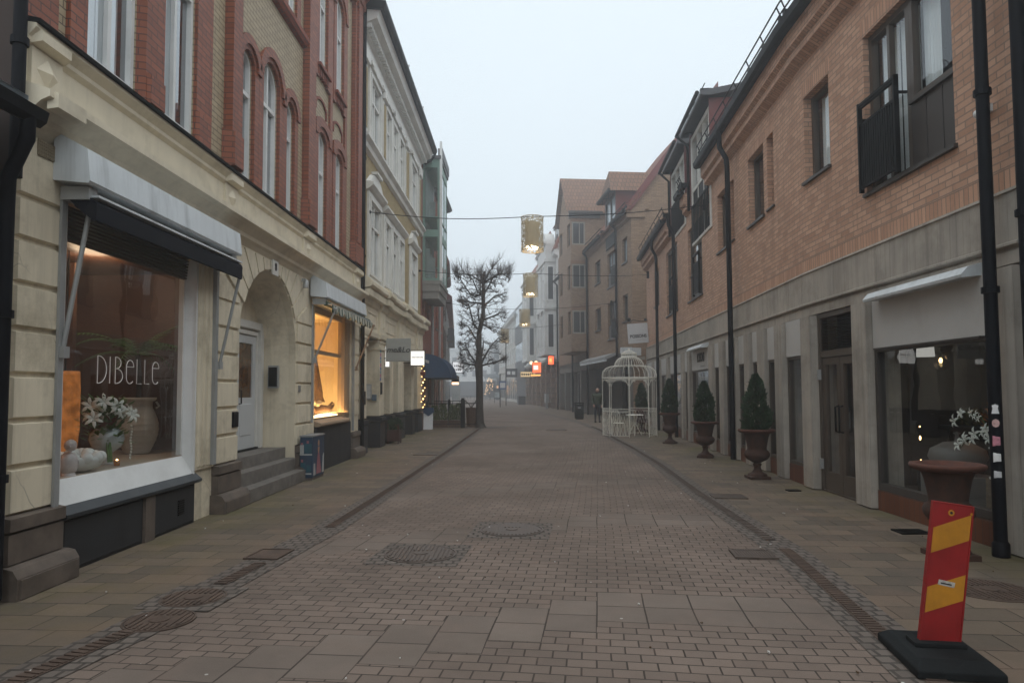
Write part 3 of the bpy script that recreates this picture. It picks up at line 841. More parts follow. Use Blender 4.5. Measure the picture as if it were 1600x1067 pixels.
m.build('entrance_steps', GRANITE_G, H1)
# second shop window, lit
a, b = 13.46, 16.18
m = MB(FL)
m.ring(opening(a, b, .98, 3.3), opening(a + .05, b - .55, 1.06, 3.18), -.13, -.05); 
m.block(b - .55, b - .02, .98, 3.3, -.05, .02, .03); m.block(b - .42, b - .12, 1.06, 3.2, .02, .04, .02)
m.box(a + .05, b - .55, -.12, -.06, 2.36, 2.44)
lw = m.build('shop_window', plain('brown_window_frame', (.25, .17, .1), .5, .1, 3, .03), H1)
m = MB(FL); m.quad((a + .05, -.1, 1.06), (b - .55, -.1, 1.06), (b - .55, -.1, 3.18), (a + .05, -.1, 3.18)); m.build('pane', GLASS, lw)
m = MB(FL); m.mould(a - .02, b - .4, [(-.1, .9), (.1, .9), (.13, .93), (.12, .97), (-.05, 1.03)]); m.build('sill', plain('tan_sill', (.33, .24, .16), .6, .1, 3, .03), lw)
m = MB(FL); m.box(a, b, -.02, .045, .0, .895); m.build('stall_riser', DARKPANEL, lw)
wallm = plain('warm_cream_wall', (.75, .58, .34), .8, .05, 2, 0)
m = MB(FL); rd = -1.5
m.quad((a - .2, rd, .9), (b + .6, rd, .9), (b + .6, rd, 3.3), (a - .2, rd, 3.3)); m.quad((a - .2, rd, 3.3), (b + .6, rd, 3.3), (b + .6, -.12, 3.3), (a - .2, -.12, 3.3))
m.quad((a - .2, -.12, .9), (a - .2, rd, .9), (a - .2, rd, 3.3), (a - .2, -.12, 3.3)); m.quad((b + .6, rd, .9), (b + .6, -.12, .9), (b + .6, -.12, 3.3), (b + .6, rd, 3.3))
m.quad((a - .2, -.12, 1.0), (b + .6, -.12, 1.0), (b + .6, rd, 1.0), (a - .2, rd, 1.0))
m.strip(archpath(14.1, 15.9, 1.0, 3.1, 'round', t=.0), archpath(14.1, 15.9, 1.0, 3.1, 'round', t=-.12), rd, rd + .06)
m.build('display_backdrop', wallm, lw)
m = MB(FL); m.box(14.9, 16.5, -.9, -.35, 1.005, 1.05); m.build('window_light', WARM_HOT, lw)
light('window_light_glow', 'AREA', (-4.05 - .6, 15.3, 1.12), 75, (1, .58, .22), 1.3, lw, (PI, 0, 0))
light('window_spot', 'POINT', (-4.05 - .7, 15.2, 3.0), 6, (1, .6, .25), .15, lw)
light('display_glow', 'POINT', (-4.05 - 1.7, 6.1, 2.0), 12, (1, .36, .09), .25, sw)
light('display_glow', 'POINT', (-4.05 - 1.2, 8.3, 3.1), 22, (1, .7, .45), .3, sw)
# vent grille, number plate, small plates
m = MB(FL); m.box(5.55, 5.8, .036, .046, 3.58, 3.72)
for i in range(9):
    for j in range(5): m.block(5.56 + i*.027, 5.58 + i*.027, 3.585 + j*.027, 3.603 + j*.027, .046, .052, .003)
m.build('vent_grille', plain('bronze_grille', (.2, .16, .1), .6, .1, 5, .03), H1)
np_ = MB(FL); np_.box(10.93, 11.2, .036, .056, 3.5, 3.74); npo = np_.build('number_plate', TRIMW, H1)
text_mesh('house_number', '8', .17, INK, textframe((-3.99, 11.07, 3.58), (0, 1, 0)), npo, offset=.006)
m = MB(FL); m.lathe([(.05, -.09), (.055, .03), (.03, .06), (.0, .07)], (12.5, .1, 3.6), 12); m.box(12.47, 12.53, .03, .1, 3.62, 3.68); m.build('wall_lamp', STEEL, H1)
m = MB(FL); m.block(12.33, 12.45, 1.59, 1.71, .035, .05, .005); m.build('sign_plate', plain('dull_metal', (.2, .19, .18), .5, .1, 9, .02), H1)
m = MB(FL); m.block(9.5, 9.68, 1.1, 1.32, .035, .06, .008); m.build('letter_plate', PIPE, H1)
m = MB(Matrix.Identity(4)); 
m.box(-4.49, -4.31, 12.12, 12.2, 1.66, 2.06); 
ic = m.build('intercom', STEEL, H1)
m = MB()
m.box(-4.475, -4.325, 12.11, 12.119, 1.69, 2.03)
for k in range(8): m.box(-4.46, -4.34, 12.1, 12.109, 1.71 + k*.037, 1.73 + k*.037)
m.build('button_panel', BLACKM, ic)
m = MB(FL); downpipe(m, [(17.02, .12, .1), (17.02, .12, 11.6), (17.02, .35, 11.95)], .05, [(17.02, .12, z) for z in (2.5, 5, 7.5, 10)]); m.build('downpipe', BLACKM, H1)
# ---------------------------------------------------------------- awnings on the first house
def cassette_awning(u0, u1, label, fabric, drop, arms, scallop=False, out=.42):
    t = thing('shop_awning', label, 'awning', (-4.05, (u0 + u1) / 2, 3.4))
    m = MB(FL); m.mould(u0, u1, [(.036, 3.43), (.34, 3.40), (.36, 3.42), (.33, 3.70), (.036, 3.86)]); m.build('cassette', AWNW, t)
    m = MB(FL); m.box(u0 + .08, u0 + .2, .05, .3, 3.28, 3.395); m.box(u0 + .1, u0 + .165, .036, .06, .62 if not scallop else 1.0, 3.28); m.build('bracket', STEEL, t)
    m = MB(FL); m.box(u1 - .16, u1 - .03, .05, .3, 3.28, 3.395); m.box(u1 - .12, u1 - .05, .036, .085, .66, 3.28); m.build('bracket', STEEL, t)
    m = MB(FL)
    if not scallop:
        m.tube([(u0 + .1, .22, 3.26), (u1 + .02, .3, 3.24)], .065, 12); m.mould(u0 + .1, u1 + .02, [(.3, 3.30), (.36, 3.25), (.36, 3.10), (.34, 3.09), (.2, 3.2), (.1, 3.3)])
        m.build('rolled_fabric', fabric, t)
        m = MB(FL); m.box(u0 + .12, u1 + .01, .2, .365, 3.305, 3.325); m.build('front_rail', AWNW, t)
    else:
        n = 44; A = []; B = []
        w0 = .42
        for i in range(n * 4 + 1):
            u = u0 + .12 + (u1 + .25 - u0) * i / (n * 4); k = abs(math.sin(PI * i / 4))
            A.append((u, w0 + .02 * math.sin(i * 1.3), 3.27)); B.append((u, w0 + .03 * math.sin(i * 1.3), 3.19 - .075 * k))
        q = n * 4
        m.cur = 0
        for i in range(q):
            m.cur = (i // 4) % 2
            m.add([A[i], A[i+1], B[i+1], B[i]], [(0, 1, 2, 3)])
        m.cur = 0
        m.tube([(u0 + .1, .3, 3.3), (u1 + .2, .36, 3.3)], .05, 10)
        m.build('valance', [plain('dark_green_stripe', (.03, .06, .045), .8, .1, 6, .1), plain('pale_stripe', (.42, .42, .36), .8, .1, 6, .1)], t)
        m = MB(FL); m.box(u0 + .1, u1 + .2, .16, .42, 3.275, 3.3); m.build('front_rail', STEEL, t)
    for (a, b, mt) in arms:
        m = MB(FL); m.tube([a, b], .021, 8); m.ball(b, .035); m.box(a[0] - .04, a[0] + .04, .03, .1, a[2] - .05, a[2] + .05); m.build('arm', mt, t)
    return t
cassette_awning(5.75, 8.97, 'long white awning box with a navy roll over the big window with lilies', NAVY, 3.1,
    [((5.9, .06, 1.95), (5.95, .24, 3.24), STEEL), ((9.0, .07, 1.95), (9.0, .32, 3.14), STEEL)])
cassette_awning(13.0, 16.4, 'shorter white awning box with a green scalloped edge over the lit shop window', None, 3.1,
    [((13.2, .06, 2.2), (13.22, .46, 3.2), STEEL), ((16.6, .06, 2.15), (16.62, .48, 3.2), plain('tan_arm', (.3, .2, .13), .5, .1, 5, .02))], True)
# lettering on the glass: thin single strokes
def strokes_on(F, paths, r, u0, z0, sx, sz, w, name, mat, parent, n=5):
    m = MB(F)
    for p in paths: m.tube([(u0 + x * sx, w, z0 + y * sz) for x, y in p], r, n)
    return m.build(name, mat, parent)
def arc(cx, cy, rx, ry, a0, a1, n=12): return [(cx + rx*math.cos(R(a0 + (a1 - a0)*i/n)), cy + ry*math.sin(R(a0 + (a1 - a0)*i/n))) for i in range(n + 1)]
def letters(word):
    P = []; x = 0
    for ch in word:
        if ch == 'D': P += [[(x, 0), (x, 1)], [(x, 1)] + arc(x + .05, .5, .42, .5, 90, -90) + [(x, 0)]]; x += .66
        elif ch == 'I': P += [[(x, 0), (x, 1)]]; x += .3
        elif ch == 'B': P += [[(x, 0), (x, 1)], [(x, 1)] + arc(x + .05, .78, .26, .22, 90, -90) + [(x, .56)], [(x, .56)] + arc(x + .06, .28, .36, .28, 90, -90) + [(x, 0)]]; x += .62
        elif ch == 'e': P += [[(x + .02, .66), (x + .46, .66)] + arc(x + .24, .66, .22, .26, 0, 180) + [(x + .02, .3)] + arc(x + .24, .26, .22, .26, 180, 320)]; x += .66
        elif ch == 'L': P += [[(x, .98), (x, 0), (x + .3, 0)]]; x += .5
    return P, x
P, wd = letters('DIBeLLe')
strokes_on(FL, P, .0043, 6.66, 1.69, 1.2 / wd, .27, -.098, 'glass_lettering', INKW, sw)
# ---------------------------------------------------------------- things standing in the first shop window
t = thing('stone_urn', 'large ribbed pale stone jar behind the lilies in the shop window', 'urn', (-5.12, 9.12, .78))
m = MB(); prof = [(.13, 0)]
for i in range(45):
    z = i / 44; r = .13 + .125 * math.sin(PI * min(1, z * .9 + .07)) ** 1.1 + (.006 if i % 5 == 0 else 0); prof.append((r, .02 + z * .66))
prof += [(.2, .70), (.225, .72), (.225, .745), (.18, .745), (.17, .5)]
m.lathe(prof, (-5.12, 9.12, .782), 32); m.build('jar', STONEPOT, t)
for a in (-2.2, .6):
    m = MB(); x = -5.12 + .215*math.cos(a); y = 9.12 + .215*math.sin(a); m.tube([(x, y, 1.38), (x + .04*math.cos(a), y + .04*math.sin(a), 1.41), (x, y, 1.47)], .016, 6); m.build('handle', STONEPOT, t)
rnd = random.Random(4)
def frond(m, p, yaw, length, rise, n=14, droop=1.0, leaf=.2):
    pts = []
    for i in range(n + 1):
        k = i / n; pts.append(Vector((p[0] + math.cos(yaw)*length*k, p[1] + math.sin(yaw)*length*k, p[2] + rise*k*1.6 - droop*length*k*k*.9)))
    m.tube(pts, [.006*(1 - .8*i/n) + .001 for i in range(n + 1)], 4, False)
    for i in range(2, n + 1):
        d = (pts[i] - pts[i-1]).normalized(); s = d.cross(Vector((0, 0, 1))).normalized()
        L = leaf * (1 - abs(i/n - .45)) 
        for sg in (-1, 1):
            e = pts[i] + s*sg*L*.75 + d*L*.6 - Vector((0, 0, L*.3)); q = d * .012
            m.add([pts[i] - q, pts[i] + q, e], [(0, 1, 2)])
t = thing('palm_plant', 'palm with long fronds growing out of the large ribbed jar', 'plant', (-5.12, 9.12, 1.4))
m = MB(); m.lathe([(.17, .69), (.0, .7)], (-5.12, 9.12, .78), 16); m.build('soil', BARK, t)
m = MB(); m.tube([(-5.12, 9.12, 1.45), (-5.1, 9.1, 1.8), (-5.12, 9.08, 2.1)], [.035, .03, .03], 8); m.build('stem', BARK, t)
m = MB()
for i in range(17): frond(m, (-5.12, 9.08, 2.08), i * 2.4 + rnd.random(), rnd.uniform(.5, .85), rnd.uniform(.1, .5), droop=rnd.uniform(.5, 1))
m.build('fronds', LEAF2, t)
def flower(m, p, d, r, n=6):
    d = Vector(d).normalized(); a = d.orthogonal().normalized(); b = d.cross(a)
    for k in range(n):
        t = 2*PI*k/n; q = a*math.cos(t) + b*math.sin(t); s = d.cross(q)
        c0 = Vector(p) + d*r*.1; m1 = Vector(p) + q*r*.42 + d*r*.52; m2 = Vector(p) + q*r*.8 + d*r*.5; tip = Vector(p) + q*r*1.12 + d*r*.18
        w1, w2 = s*r*.2, s*r*.17
        m.add([c0, m1 + w1 - d*r*.07, m2 + w2 - d*r*.07, tip, m2 - w2 - d*r*.07, m1 - w1 - d*r*.07, m1, m2], [(0, 1, 6), (0, 6, 5), (1, 2, 7, 6), (6, 7, 4, 5), (2, 3, 7), (7, 3, 4)], True)
t = thing('lily_vase', 'round white glass vase of white lilies in the shop window', 'vase', (-4.73, 7.8, .78))
m = MB(); m.lathe([(.07, 0), (.07, .02), (.035, .05), (.03, .1), (.08, .14), (.15, .2), (.18, .28), (.17, .35), (.12, .4), (.1, .41)], (-4.73, 7.8, .782), 28); m.build('bowl', plain('milky_glass', (.45, .5, .52), .12, .06, 4, 0), t)
m = MB()
for i in range(330):
    a = rnd.uniform(0, 2*PI); h = rnd.uniform(.26, .74); r = rnd.uniform(.02, .24); p = Vector((-4.73 + r*math.cos(a), 7.8 + r*math.sin(a), .78 + h))
    d = Vector((math.cos(a), math.sin(a), rnd.uniform(-.3, 1))).normalized(); s = d.cross(Vector((0, 0, 1))).normalized(); L = rnd.uniform(.07, .14)
    m.add([p, p + d*L*.5 + s*L*.22, p + d*L, p + d*L*.5 - s*L*.22], [(0, 1, 2, 3)])
for i in range(14): m.tube([(-4.66 + rnd.uniform(-.03, .03), 7.72 + rnd.uniform(-.04, .04), 1.15), (-4.6 + rnd.uniform(-.02, .02), 7.66 + rnd.uniform(-.05, .05), .82)], .008, 4)
m.build('leaves', LEAF2, t)
m = MB()
for i in range(13):
    a = i * 2.399; r = .1 + .13 * (i % 3) / 2; p = (-4.73 + r*math.cos(a), 7.8 + 1.25*r*math.sin(a), 1.26 + .24 * rnd.random()); flower(m, p, (math.cos(a)*.5 + .6, math.sin(a)*.5 - .5, .3), .095)
for k in range(12): m.ball((-4.6, 8.06 + .012*math.sin(k), 1.2 - k*.034), .015, n=6, m=5)
m.build('lilies', PETAL, t)
m = MB(); m.lathe([(.08, 0), (.19, .05), (.24, .13), (.22, .16)], (-4.56, 7.05, .782), 24)
for i in range(16):
    a = i * 2*PI/10; rr = .19 if i < 10 else .09; m.ball((-4.56 + rr*math.cos(a), 7.05 + rr*math.sin(a), .93 + (.03 if i >= 10 else 0)), .062, n=10, m=7)
tag(m.build('porcelain_bowl', PORCELAIN), 'white knobbly porcelain bowl at the near end of the lily window', 'bowl')
m = MB(); m.ball((-4.45, 6.72, .9), .09, .09, .12); m.ball((-4.42, 6.7, 1.08), .055, .06, .06); m.lathe([(.07, 0), (.05, .04), (.03, .06)], (-4.45, 6.72, .782), 14); m.tube([(-4.4, 6.66, 1.08), (-4.37, 6.62, 1.07)], [.012, .003], 5)
tag(m.build('porcelain_figurine', plain('pinkish_porcelain', (.62, .55, .54), .3, .1, 9, 0)), 'small pale porcelain bird figure beside the window post', 'figurine')
t = thing('candle', 'small burning tea light in front of the lily vase', 'candle', (-4.5, 7.62, .78))
m = MB(); m.lathe([(.03, 0), (.034, .06), (.03, .06), (.028, .03)], (-4.5, 7.62, .782), 14); m.build('glass_holder', plain('amber_glass', (.3, .12, .03), .2, .1, 9, 0), t)
m = MB(); m.ball((-4.5, 7.62, .835), .013, .013, .024); m.build('flame', WARM, t)
t = thing('lit_curtain_glow', 'orange glowing column for a lamp shade and lit curtain deep in the lily window', 'lamp', (-5.2, 6.6, 1.5))
m = MB(); m.lathe([(.13, 0), (.16, .3), (.16, .8), (.15, 1.0)], (-5.35, 7.98, .85), 16); m.build('shade', emit('orange_glow', (1, .33, .08), .33, .6), t)  # one emitting column paints the shade and its light on the curtain
m = MB(); m.tube([(-5.35, 7.98, 1.85), (-5.35, 7.98, 3.28)], .006, 5); m.build('cord', BLACKM, t)
# things standing in the lit window
t = thing('cone_tree', 'tall cone of bark and gold leaves standing in the lit window', 'decoration', (-4.78, 15.8, 1.06))
m = MB(); m.lathe([(.24, .3), (.2, .5), (.12, 1.0), (.05, 1.4), (0, 1.55)], (-4.78, 15.8, 1.05), 14, True, lambda a, z: 1 + .12*math.sin(a*5 + z*17)); m.build('cone', plain('gold_bark', (.2, .11, .04), .8, .5, 12, .5, 30), t)
m = MB(); m.tube([(-4.78, 15.8, 1.05), (-4.78, 15.8, 1.4)], .05, 8); m.build('stem', BARK, t)
t = thing('driftwood_log', 'brown log with pale baubles lying on the lit window shelf', 'decoration', (-4.55, 15.6, 1.06))
m = MB(); m.tube([(-4.6, 15.1, 1.15), (-4.56, 15.5, 1.2), (-4.5, 16.0, 1.18), (-4.45, 16.3, 1.27)], [.1, .11, .08, .03], 9); m.tube([(-4.5, 15.9, 1.2), (-4.42, 16.05, 1.34), (-4.4, 16.2, 1.3)], [.03, .02, .008], 6); m.build('log', plain('log_bark', (.12, .06, .028), .9, .4, 10, .5, 30), t)
for i in range(6):
    m = MB(); m.ball((-4.55 + rnd.uniform(-.05, .05), 15.2 + i*.08, 1.28 + rnd.uniform(0, .08)), .055); m.build('bauble', plain('cream_bauble', (.6, .5, .35), .4, .1, 9, 0), t)
# ---------------------------------------------------------------- painted cabinet by the steps
t = thing('painted_cabinet', 'narrow utility cabinet painted blue with a figure in a dress, beside the entrance steps', 'utility cabinet', (-3.78, 12.65, 0))
x0, x1, y0, y1 = -3.95, -3.72, 12.28, 13.0
ca = plain('painted_night_blue', (.02, .045, .085), .55, .3, 4, .04); cb = plain('painted_teal', (.018, .085, .115), .55, .3, 5, .03)
cw = plain('painted_white', (.36, .37, .36), .6, .2, 9, .03); cp = plain('painted_pink', (.3, .11, .13), .6, .2, 9, .03); cs = plain('painted_skin', (.36, .2, .12), .6, .1, 9, .03)
m = MB(); m.box(x0, x1, y0, y1, .05, .78); m.build('body', ca, t, .006)
m = MB(); m.box(x0 + .01, x1 - .01, y0 + .01, y1 - .01, 0, .049); m.build('base', GRANITE, t)
m = MB(); m.box(x0 - .012, x1 + .012, y0 - .012, y1 + .012, .781, .805); m.build('lid', plain('grey_lid', (.2, .21, .22), .5, .1, 4, .03), t)
m = MB(); y = y0 - .004
for (a, b, c, d, k) in ((.08, .21, .5, .66, 0), (.0, .07, .48, .64, 1), (.0, .22, .455, .48, 1), (.02, .1, .16, .32, 0), (.12, .2, .16, .28, 0), (.01, .21, .115, .14, 1), (.12, .16, .665, .715, 2), (.02, .06, .33, .38, 2), (.015, .055, .645, .68, 2)):
    m.cur = k; m.box(x0 + a, x0 + b, y, y0 - .001, c, d)
m.build('painted_scene', [cb, cw, cp], t)
m = MB(); X = x1 + .004
Fp = frame((x1 + .001, 0, 0), (0, 1, 0), (1, 0, 0)); m.F = Fp
m.cur = 0; m.prism([(12.5, .1), (12.8, .1), (12.72, .35), (12.67, .48), (12.6, .48), (12.55, .35)], 0, .003)
m.cur = 1; m.prism([(12.6, .481), (12.67, .481), (12.69, .58), (12.58, .58)], 0, .003); m.prism([(12.635 + .05*math.cos(a*.6), .65 + .06*math.sin(a*.6)) for a in range(10)], 0, .004)
m.cur = 2; m.prism([(12.85, .09), (12.97, .09), (12.97, .45), (12.9, .4)], 0, .003); m.prism([(12.33, .09), (12.45, .09), (12.42, .3), (12.34, .3)], 0, .003)
m.build('painted_figure', [cp, cs, cw], t)
# ---------------------------------------------------------------- low neighbour at the very left edge
H0 = thing('low_corner_house', 'edge of a low house with a grey eave and dark gutter at the far left', 'building', (-4.2, 0, 0))
m = MB(); m.box(-4.5, -4.06, -14, 5.1, 0, 3.75); m.box(-9, -4.5, -14, 5.1, 0, 3.75); m.build('wall', plain('dark_plaster', (.16, .145, .125), .85, .14, 1, .2, grime=.6, streak=.4), H0)
m = MB(FL); m.mould(-14, 5.1, [(-.01, 0), (.06, 0), (.06, .55), (.02, .6), (-.01, .6)]); m.build('plinth', GRANITE, H0)
for k in range(5):
    window(H0, FL, 2.6 - k*3, 4.2 - k*3, .95, 2.75, d=-.05, mat=BRONZE, pane=DARKWIN, hm=(.7,), sill=(.1, .06, GRANITE_G))
m = MB(); m.add([(-3.74, -14, 3.86), (-3.74, 5.06, 3.86), (-9, 5.06, 6.6), (-9, -14, 6.6)], [(0, 1, 2, 3)]); m.add([(-3.74, 5.06, 3.86), (-3.74, 5.06, 3.80), (-9, 5.06, 6.5), (-9, 5.06, 6.6)], [(0, 1, 2, 3)]); m.build('roof', plain('grey_lead_roof', (.2, .23, .25), .4, .1, 2, .03), H0)
m = MB(); m.box(-4.4, -3.76, -14, 5.03, 3.74, 3.8); m.build('soffit', plain('orange_soffit', (.33, .14, .06), .7, .1, 3, .05), H0)
m = MB(); m.F = frame((-3.7, 0, 0), (0, 1, 0), (1, 0, 0)); m.mould(-14, 5.1, [(-.06, 3.72), (-.03, 3.64), (.03, 3.62), (.08, 3.66), (.1, 3.74), (.08, 3.74), (.02, 3.66), (-.04, 3.74)]); m.build('gutter', BLACKM, H0)
m = MB(); downpipe(m, [(-3.68, 4.98, 3.66), (-3.68, 4.98, 3.5), (-3.92, 5.12, 3.25), (-3.94, 5.14, 3.0), (-3.94, 5.14, .05)], .055, [(-3.94, 5.14, 2.2), (-3.94, 5.14, .95)]); m.build('downpipe', PIPE, H0)
m = MB(); downpipe(m, [(-3.98, 5.27, 3.3), (-3.98, 5.27, 12)], .05, [(-3.98, 5.27, z) for z in (4.4, 6.5)]); m.build('downpipe', PIPE, H1)

# ---------------------------------------------------------------- yellow brick house with white trim
H2 = thing('yellow_brick_house', 'yellow brick house with white window trim and a white cornice on the left', 'building', (-4.05, 22.4, 0))
A0, A1 = 17.08, 27.8
W = [(18.1, 19.45, 4.75, 6.75, 'ped'), (20.1, 20.95, 4.75, 6.65, 'flat'), (21.3, 22.15, 4.75, 6.65, 'flat'), (22.5, 23.35, 4.75, 6.65, 'flat'), (25.0, 26.4, 4.75, 6.75, 'ped'),
     (18.1, 19.35, 8.35, 10.15, 'arch'), (20.15, 20.95, 8.35, 10.1, 'arch'), (21.3, 22.1, 8.35, 10.1, 'arch'), (22.5, 23.3, 8.35, 10.1, 'arch'), (25.0, 26.3, 8.35, 10.15, 'arch')]
m = MB(FL); m.wall([(A0, 4.3), (A1, 4.3), (A1, 11.3), (A0, 11.3)], [opening(*w[:4]) for w in W], 0, .2); m.build('upper_wall', YELB, H2)
for w in W:
    window(H2, FL, *w[:4], mat=TRIMW, hm=(.68,), d=-.0, bw=.06, pane=GLASS_UP, ft=.07, curt=((.05, .45, .02, .95), (.6, .95, .02, .9)))
    m = MB(FL); u0, u1, z0, z1 = w[:4]
    m.ring(opening(u0 - .2, u1 + .2, z0 - .12, z1 + .2), opening(u0 + .003, u1 - .003, z0 + .003, z1 - .003), .002, .06)
    m.ring(opening(u0 - .07, u1 + .07, z0 - .05, z1 + .07), opening(u0 + .004, u1 - .004, z0 + .004, z1 - .004), .06, .09)
    if w[4] == 'ped':
        m.mould(u0 - .3, u1 + .3, [(.002, z1 + .2), (.12, z1 + .26), (.2, z1 + .34), (.2, z1 + .4), (.002, z1 + .42)])
        c = (u0 + u1) / 2; h = (u1 - u0) / 2 + .32
        m.prism([(c - h, z1 + .421), (c + h, z1 + .421), (c + h*.55, z1 + .72), (c + h*.3, z1 + .80), (c - h*.3, z1 + .80), (c - h*.55, z1 + .72)], .002, .1, .03)
        m.box(c - h*.34, c + h*.34, .002, .18, z1 + .80, z1 + .87)
    elif w[4] == 'arch':
        m.block(u0 - .26, u0 - .02, z1 + .2, z1 + .34, .002, .15, .02); m.block(u1 + .02, u1 + .26, z1 + .2, z1 + .34, .002, .15, .02)
        m.prism([(u0 - .1, z1 + .2), (u1 + .1, z1 + .2), ((u0 + u1)/2 + .2, z1 + .4), ((u0 + u1)/2 - .2, z1 + .4)], .002, .12, .02)
    m.build('window_surround', TRIMW, H2)
m = MB(FL); m.mould(19.85, 23.6, [(.002, 6.85), (.1, 6.9), (.2, 7.0), (.2, 7.06), (.002, 7.1)]); m.build('window_lintel', TRIMW, H2)
m = MB(FL); m.mould(A0, A1, [(.002, 7.92), (.1, 7.96), (.12, 8.08), (.22, 8.16), (.22, 8.22), (.002, 8.3)])
m.mould(A0, A1, [(.002, 10.45), (.08, 10.5), (.1, 10.68), (.02, 10.72), (.02, 10.95), (.1, 10.98), (.16, 11.1), (.42, 11.2), (.46, 11.34), (.5, 11.4), (.0, 11.45)])
for k in range(60): m.box(A0 + .06 + k*.178, A0 + .15 + k*.178, .1, .26, 11.0, 11.13)
for a in (17.15, 19.7, 23.7, 26.9): m.block(a, a + .5, 8.3, 10.45, .002, .06, .01); m.block(a - .05, a + .55, 10.2, 10.5, .06, .14, .03); m.box(a + .05, a + .45, .06, .07, 8.5, 10.1)
m.build('white_cornice', TRIMW, H2)
for a in (17.2, 19.75, 23.75, 26.95):
    m = MB(FL); m.box(a + .02, a + .37, .071, .08, 8.5, 10.1); m.build('brick_panel', YELB, H2)
m = MB(FL); m.mould(A0 - .1, A1 + .1, [(.46, 11.42), (.6, 11.4), (.66, 11.5), (.66, 11.6), (.0, 11.7), (0, 11.46)]); m.tube([(A1 + .05, .6, 11.45), (A1 + .1, .45, 11.2), (A1 + .05, .15, 11.0)], .05, 8); m.build('gutter', BLACKM, H2)
m = MB(FL); m.add([(A0, .6, 11.62), (A1, .6, 11.62), (A1, -4, 14.4), (A0, -4, 14.4)], [(0, 1, 2, 3)]); m.add([(A1, .6, 11.62), (A1, -4, 14.4), (A1, -9, 11.6)], [(0, 1, 2)]); m.add([(A0, -4, 14.4), (A1, -4, 14.4), (A1, -9, 11.6), (A0, -9, 11.6)], [(0, 1, 2, 3)])
m.build('roof', ROOFD, H2)
m = MB(FL)
for u in (21.2, 24.4): m.tube([(u, .5, 11.65), (u, .58, 11.95), (u + .5, .2, 12.15), (u + .5, 0, 12.0)], .018, 6)
m.build('roof_ladder_hook', STEEL, H2)
m = MB(FL)
for a in (A0, A1 - .05): m.box(a, a + .05, -9, -.01, 0, 11.5)
m.build('house_body', YELB, H2)
m = MB(FL); m.quad((A0 + .06, -1.4, 4.4), (A1 - .06, -1.4, 4.4), (A1 - .06, -1.4, 11.3), (A0 + .06, -1.4, 11.3)); m.quad((A0 + .06, -1.4, 4.35), (A1 - .06, -1.4, 4.35), (A1 - .06, -.2, 4.35), (A0 + .06, -.2, 4.35)); m.quad((A0 + .06, -1.4, 8), (A1 - .06, -1.4, 8), (A1 - .06, -.2, 8), (A0 + .06, -.2, 8)); m.build('interior', DARKROOM, H2)
# shop fronts between piers
m = MB(FL)
prof = [(.0, 3.05), (.06, 3.08), (.08, 3.2), (.02, 3.22), (.02, 3.86), (.08, 3.9), (.1, 4.02), (.1, 4.21), (.3, 4.25), (.34, 4.3), (.34, 4.4), (.2, 4.52), (.0, 4.56)]
m.mould(A0, A1, prof)
for k in range(72): m.box(A0 + .04 + k*.148, A0 + .125 + k*.148, .102, .27, 4.04, 4.2)
piers = [(17.12, 17.75), (19.35, 20.05), (20.95, 21.5), (22.35, 23.5), (25.1, 25.7), (26.5, 27.75)]
for a, b in ((19.3, 20.1), (22.3, 23.55), (26.45, 27.78)):
    m.mould(a, b, [(.0, 3.05), (.14, 3.08), (.16, 3.2), (.1, 3.22), (.1, 3.86), (.16, 3.9), (.18, 4.02), (.18, 4.21), (.38, 4.25), (.42, 4.3), (.42, 4.4), (.28, 4.52), (.0, 4.56)])
    m.block((a+b)/2 - .1, (a+b)/2 + .1, 3.4, 3.7, .1, .14, .02)
    for k in range(int((b - a) / .148)): m.box(a + .03 + k*.148, a + .115 + k*.148, .182, .35, 4.04, 4.2)
for a, b in ((17.9, 19.1), (20.4, 22.0), (23.8, 26.2)): m.ring(opening(a, b, 3.35, 3.75), opening(a + .06, b - .06, 3.41, 3.69), .021, .04)
m.build('shop_cornice', CREAM_TRIM, H2)
for a, b in piers:
    m = MB(FL); m.box(a, b, -.62, .06, .9, 3.05); m.block(a - .04, b + .04, 2.75, 2.86, -.6, .1, .02); m.block(a - .03, b + .03, 2.95, 3.05, -.6, .09, .02)
    pr = m.build('pier', CREAM, H2)
    m = MB(FL); m.block(a - .01, b + .01, 0, .72, -.64, .1, .01); m.block(a - .05, b + .05, .72, .9, -.64, .14, .05); m.build('plinth', DARKPANEL, pr)
m = MB(FL); m.quad((A0, -.6, 0), (A1, -.6, 0), (A1, -.6, 4.2), (A0, -.6, 4.2)); m.build('shop_back', CREAM, H2)
for (a, b) in ((17.85, 18.9), (20.15, 20.9), (21.6, 22.3), (23.7, 24.9), (25.8, 26.4)):
    m = MB(FL); m.ring(opening(a, b, .3, 2.95), opening(a + .07, b - .07, .45, 2.85), -.6, -.5)
    d = m.build('shop_window', WHITE, H2)
    m = MB(FL); m.quad((a + .06, -.55, .44), (b - .06, -.55, .44), (b - .06, -.55, 2.86), (a + .06, -.55, 2.86)); m.build('pane', DARKWIN, d)
m = MB(FL); m.box(24.0, 25.8, .02, .1, 3.0, 3.06); m.add([(24.0, .02, 3.0), (25.8, .02, 3.0), (25.8, .6, 2.72), (24.0, .6, 2.72)], [(0, 1, 2, 3)]); m.box(24, 25.8, .58, .62, 2.64, 2.74)
tag(m.build('shop_awning', PANELW), 'small off white awning behind the square hanging signs', 'awning')
m = MB(); m.box(-4.46, -4.2, 19.3, 19.345, 1.35, 1.8); mbx = m.build('menu_case', STEEL)
tag(mbx, 'grey notice case on the cream pier side past the lit window', 'notice case')
m = MB(); m.box(-4.44, -4.22, 19.292, 19.299, 1.4, 1.76); m.build('notice', plain('paper', (.5, .5, .48), .8, .1, 12, 0), mbx)
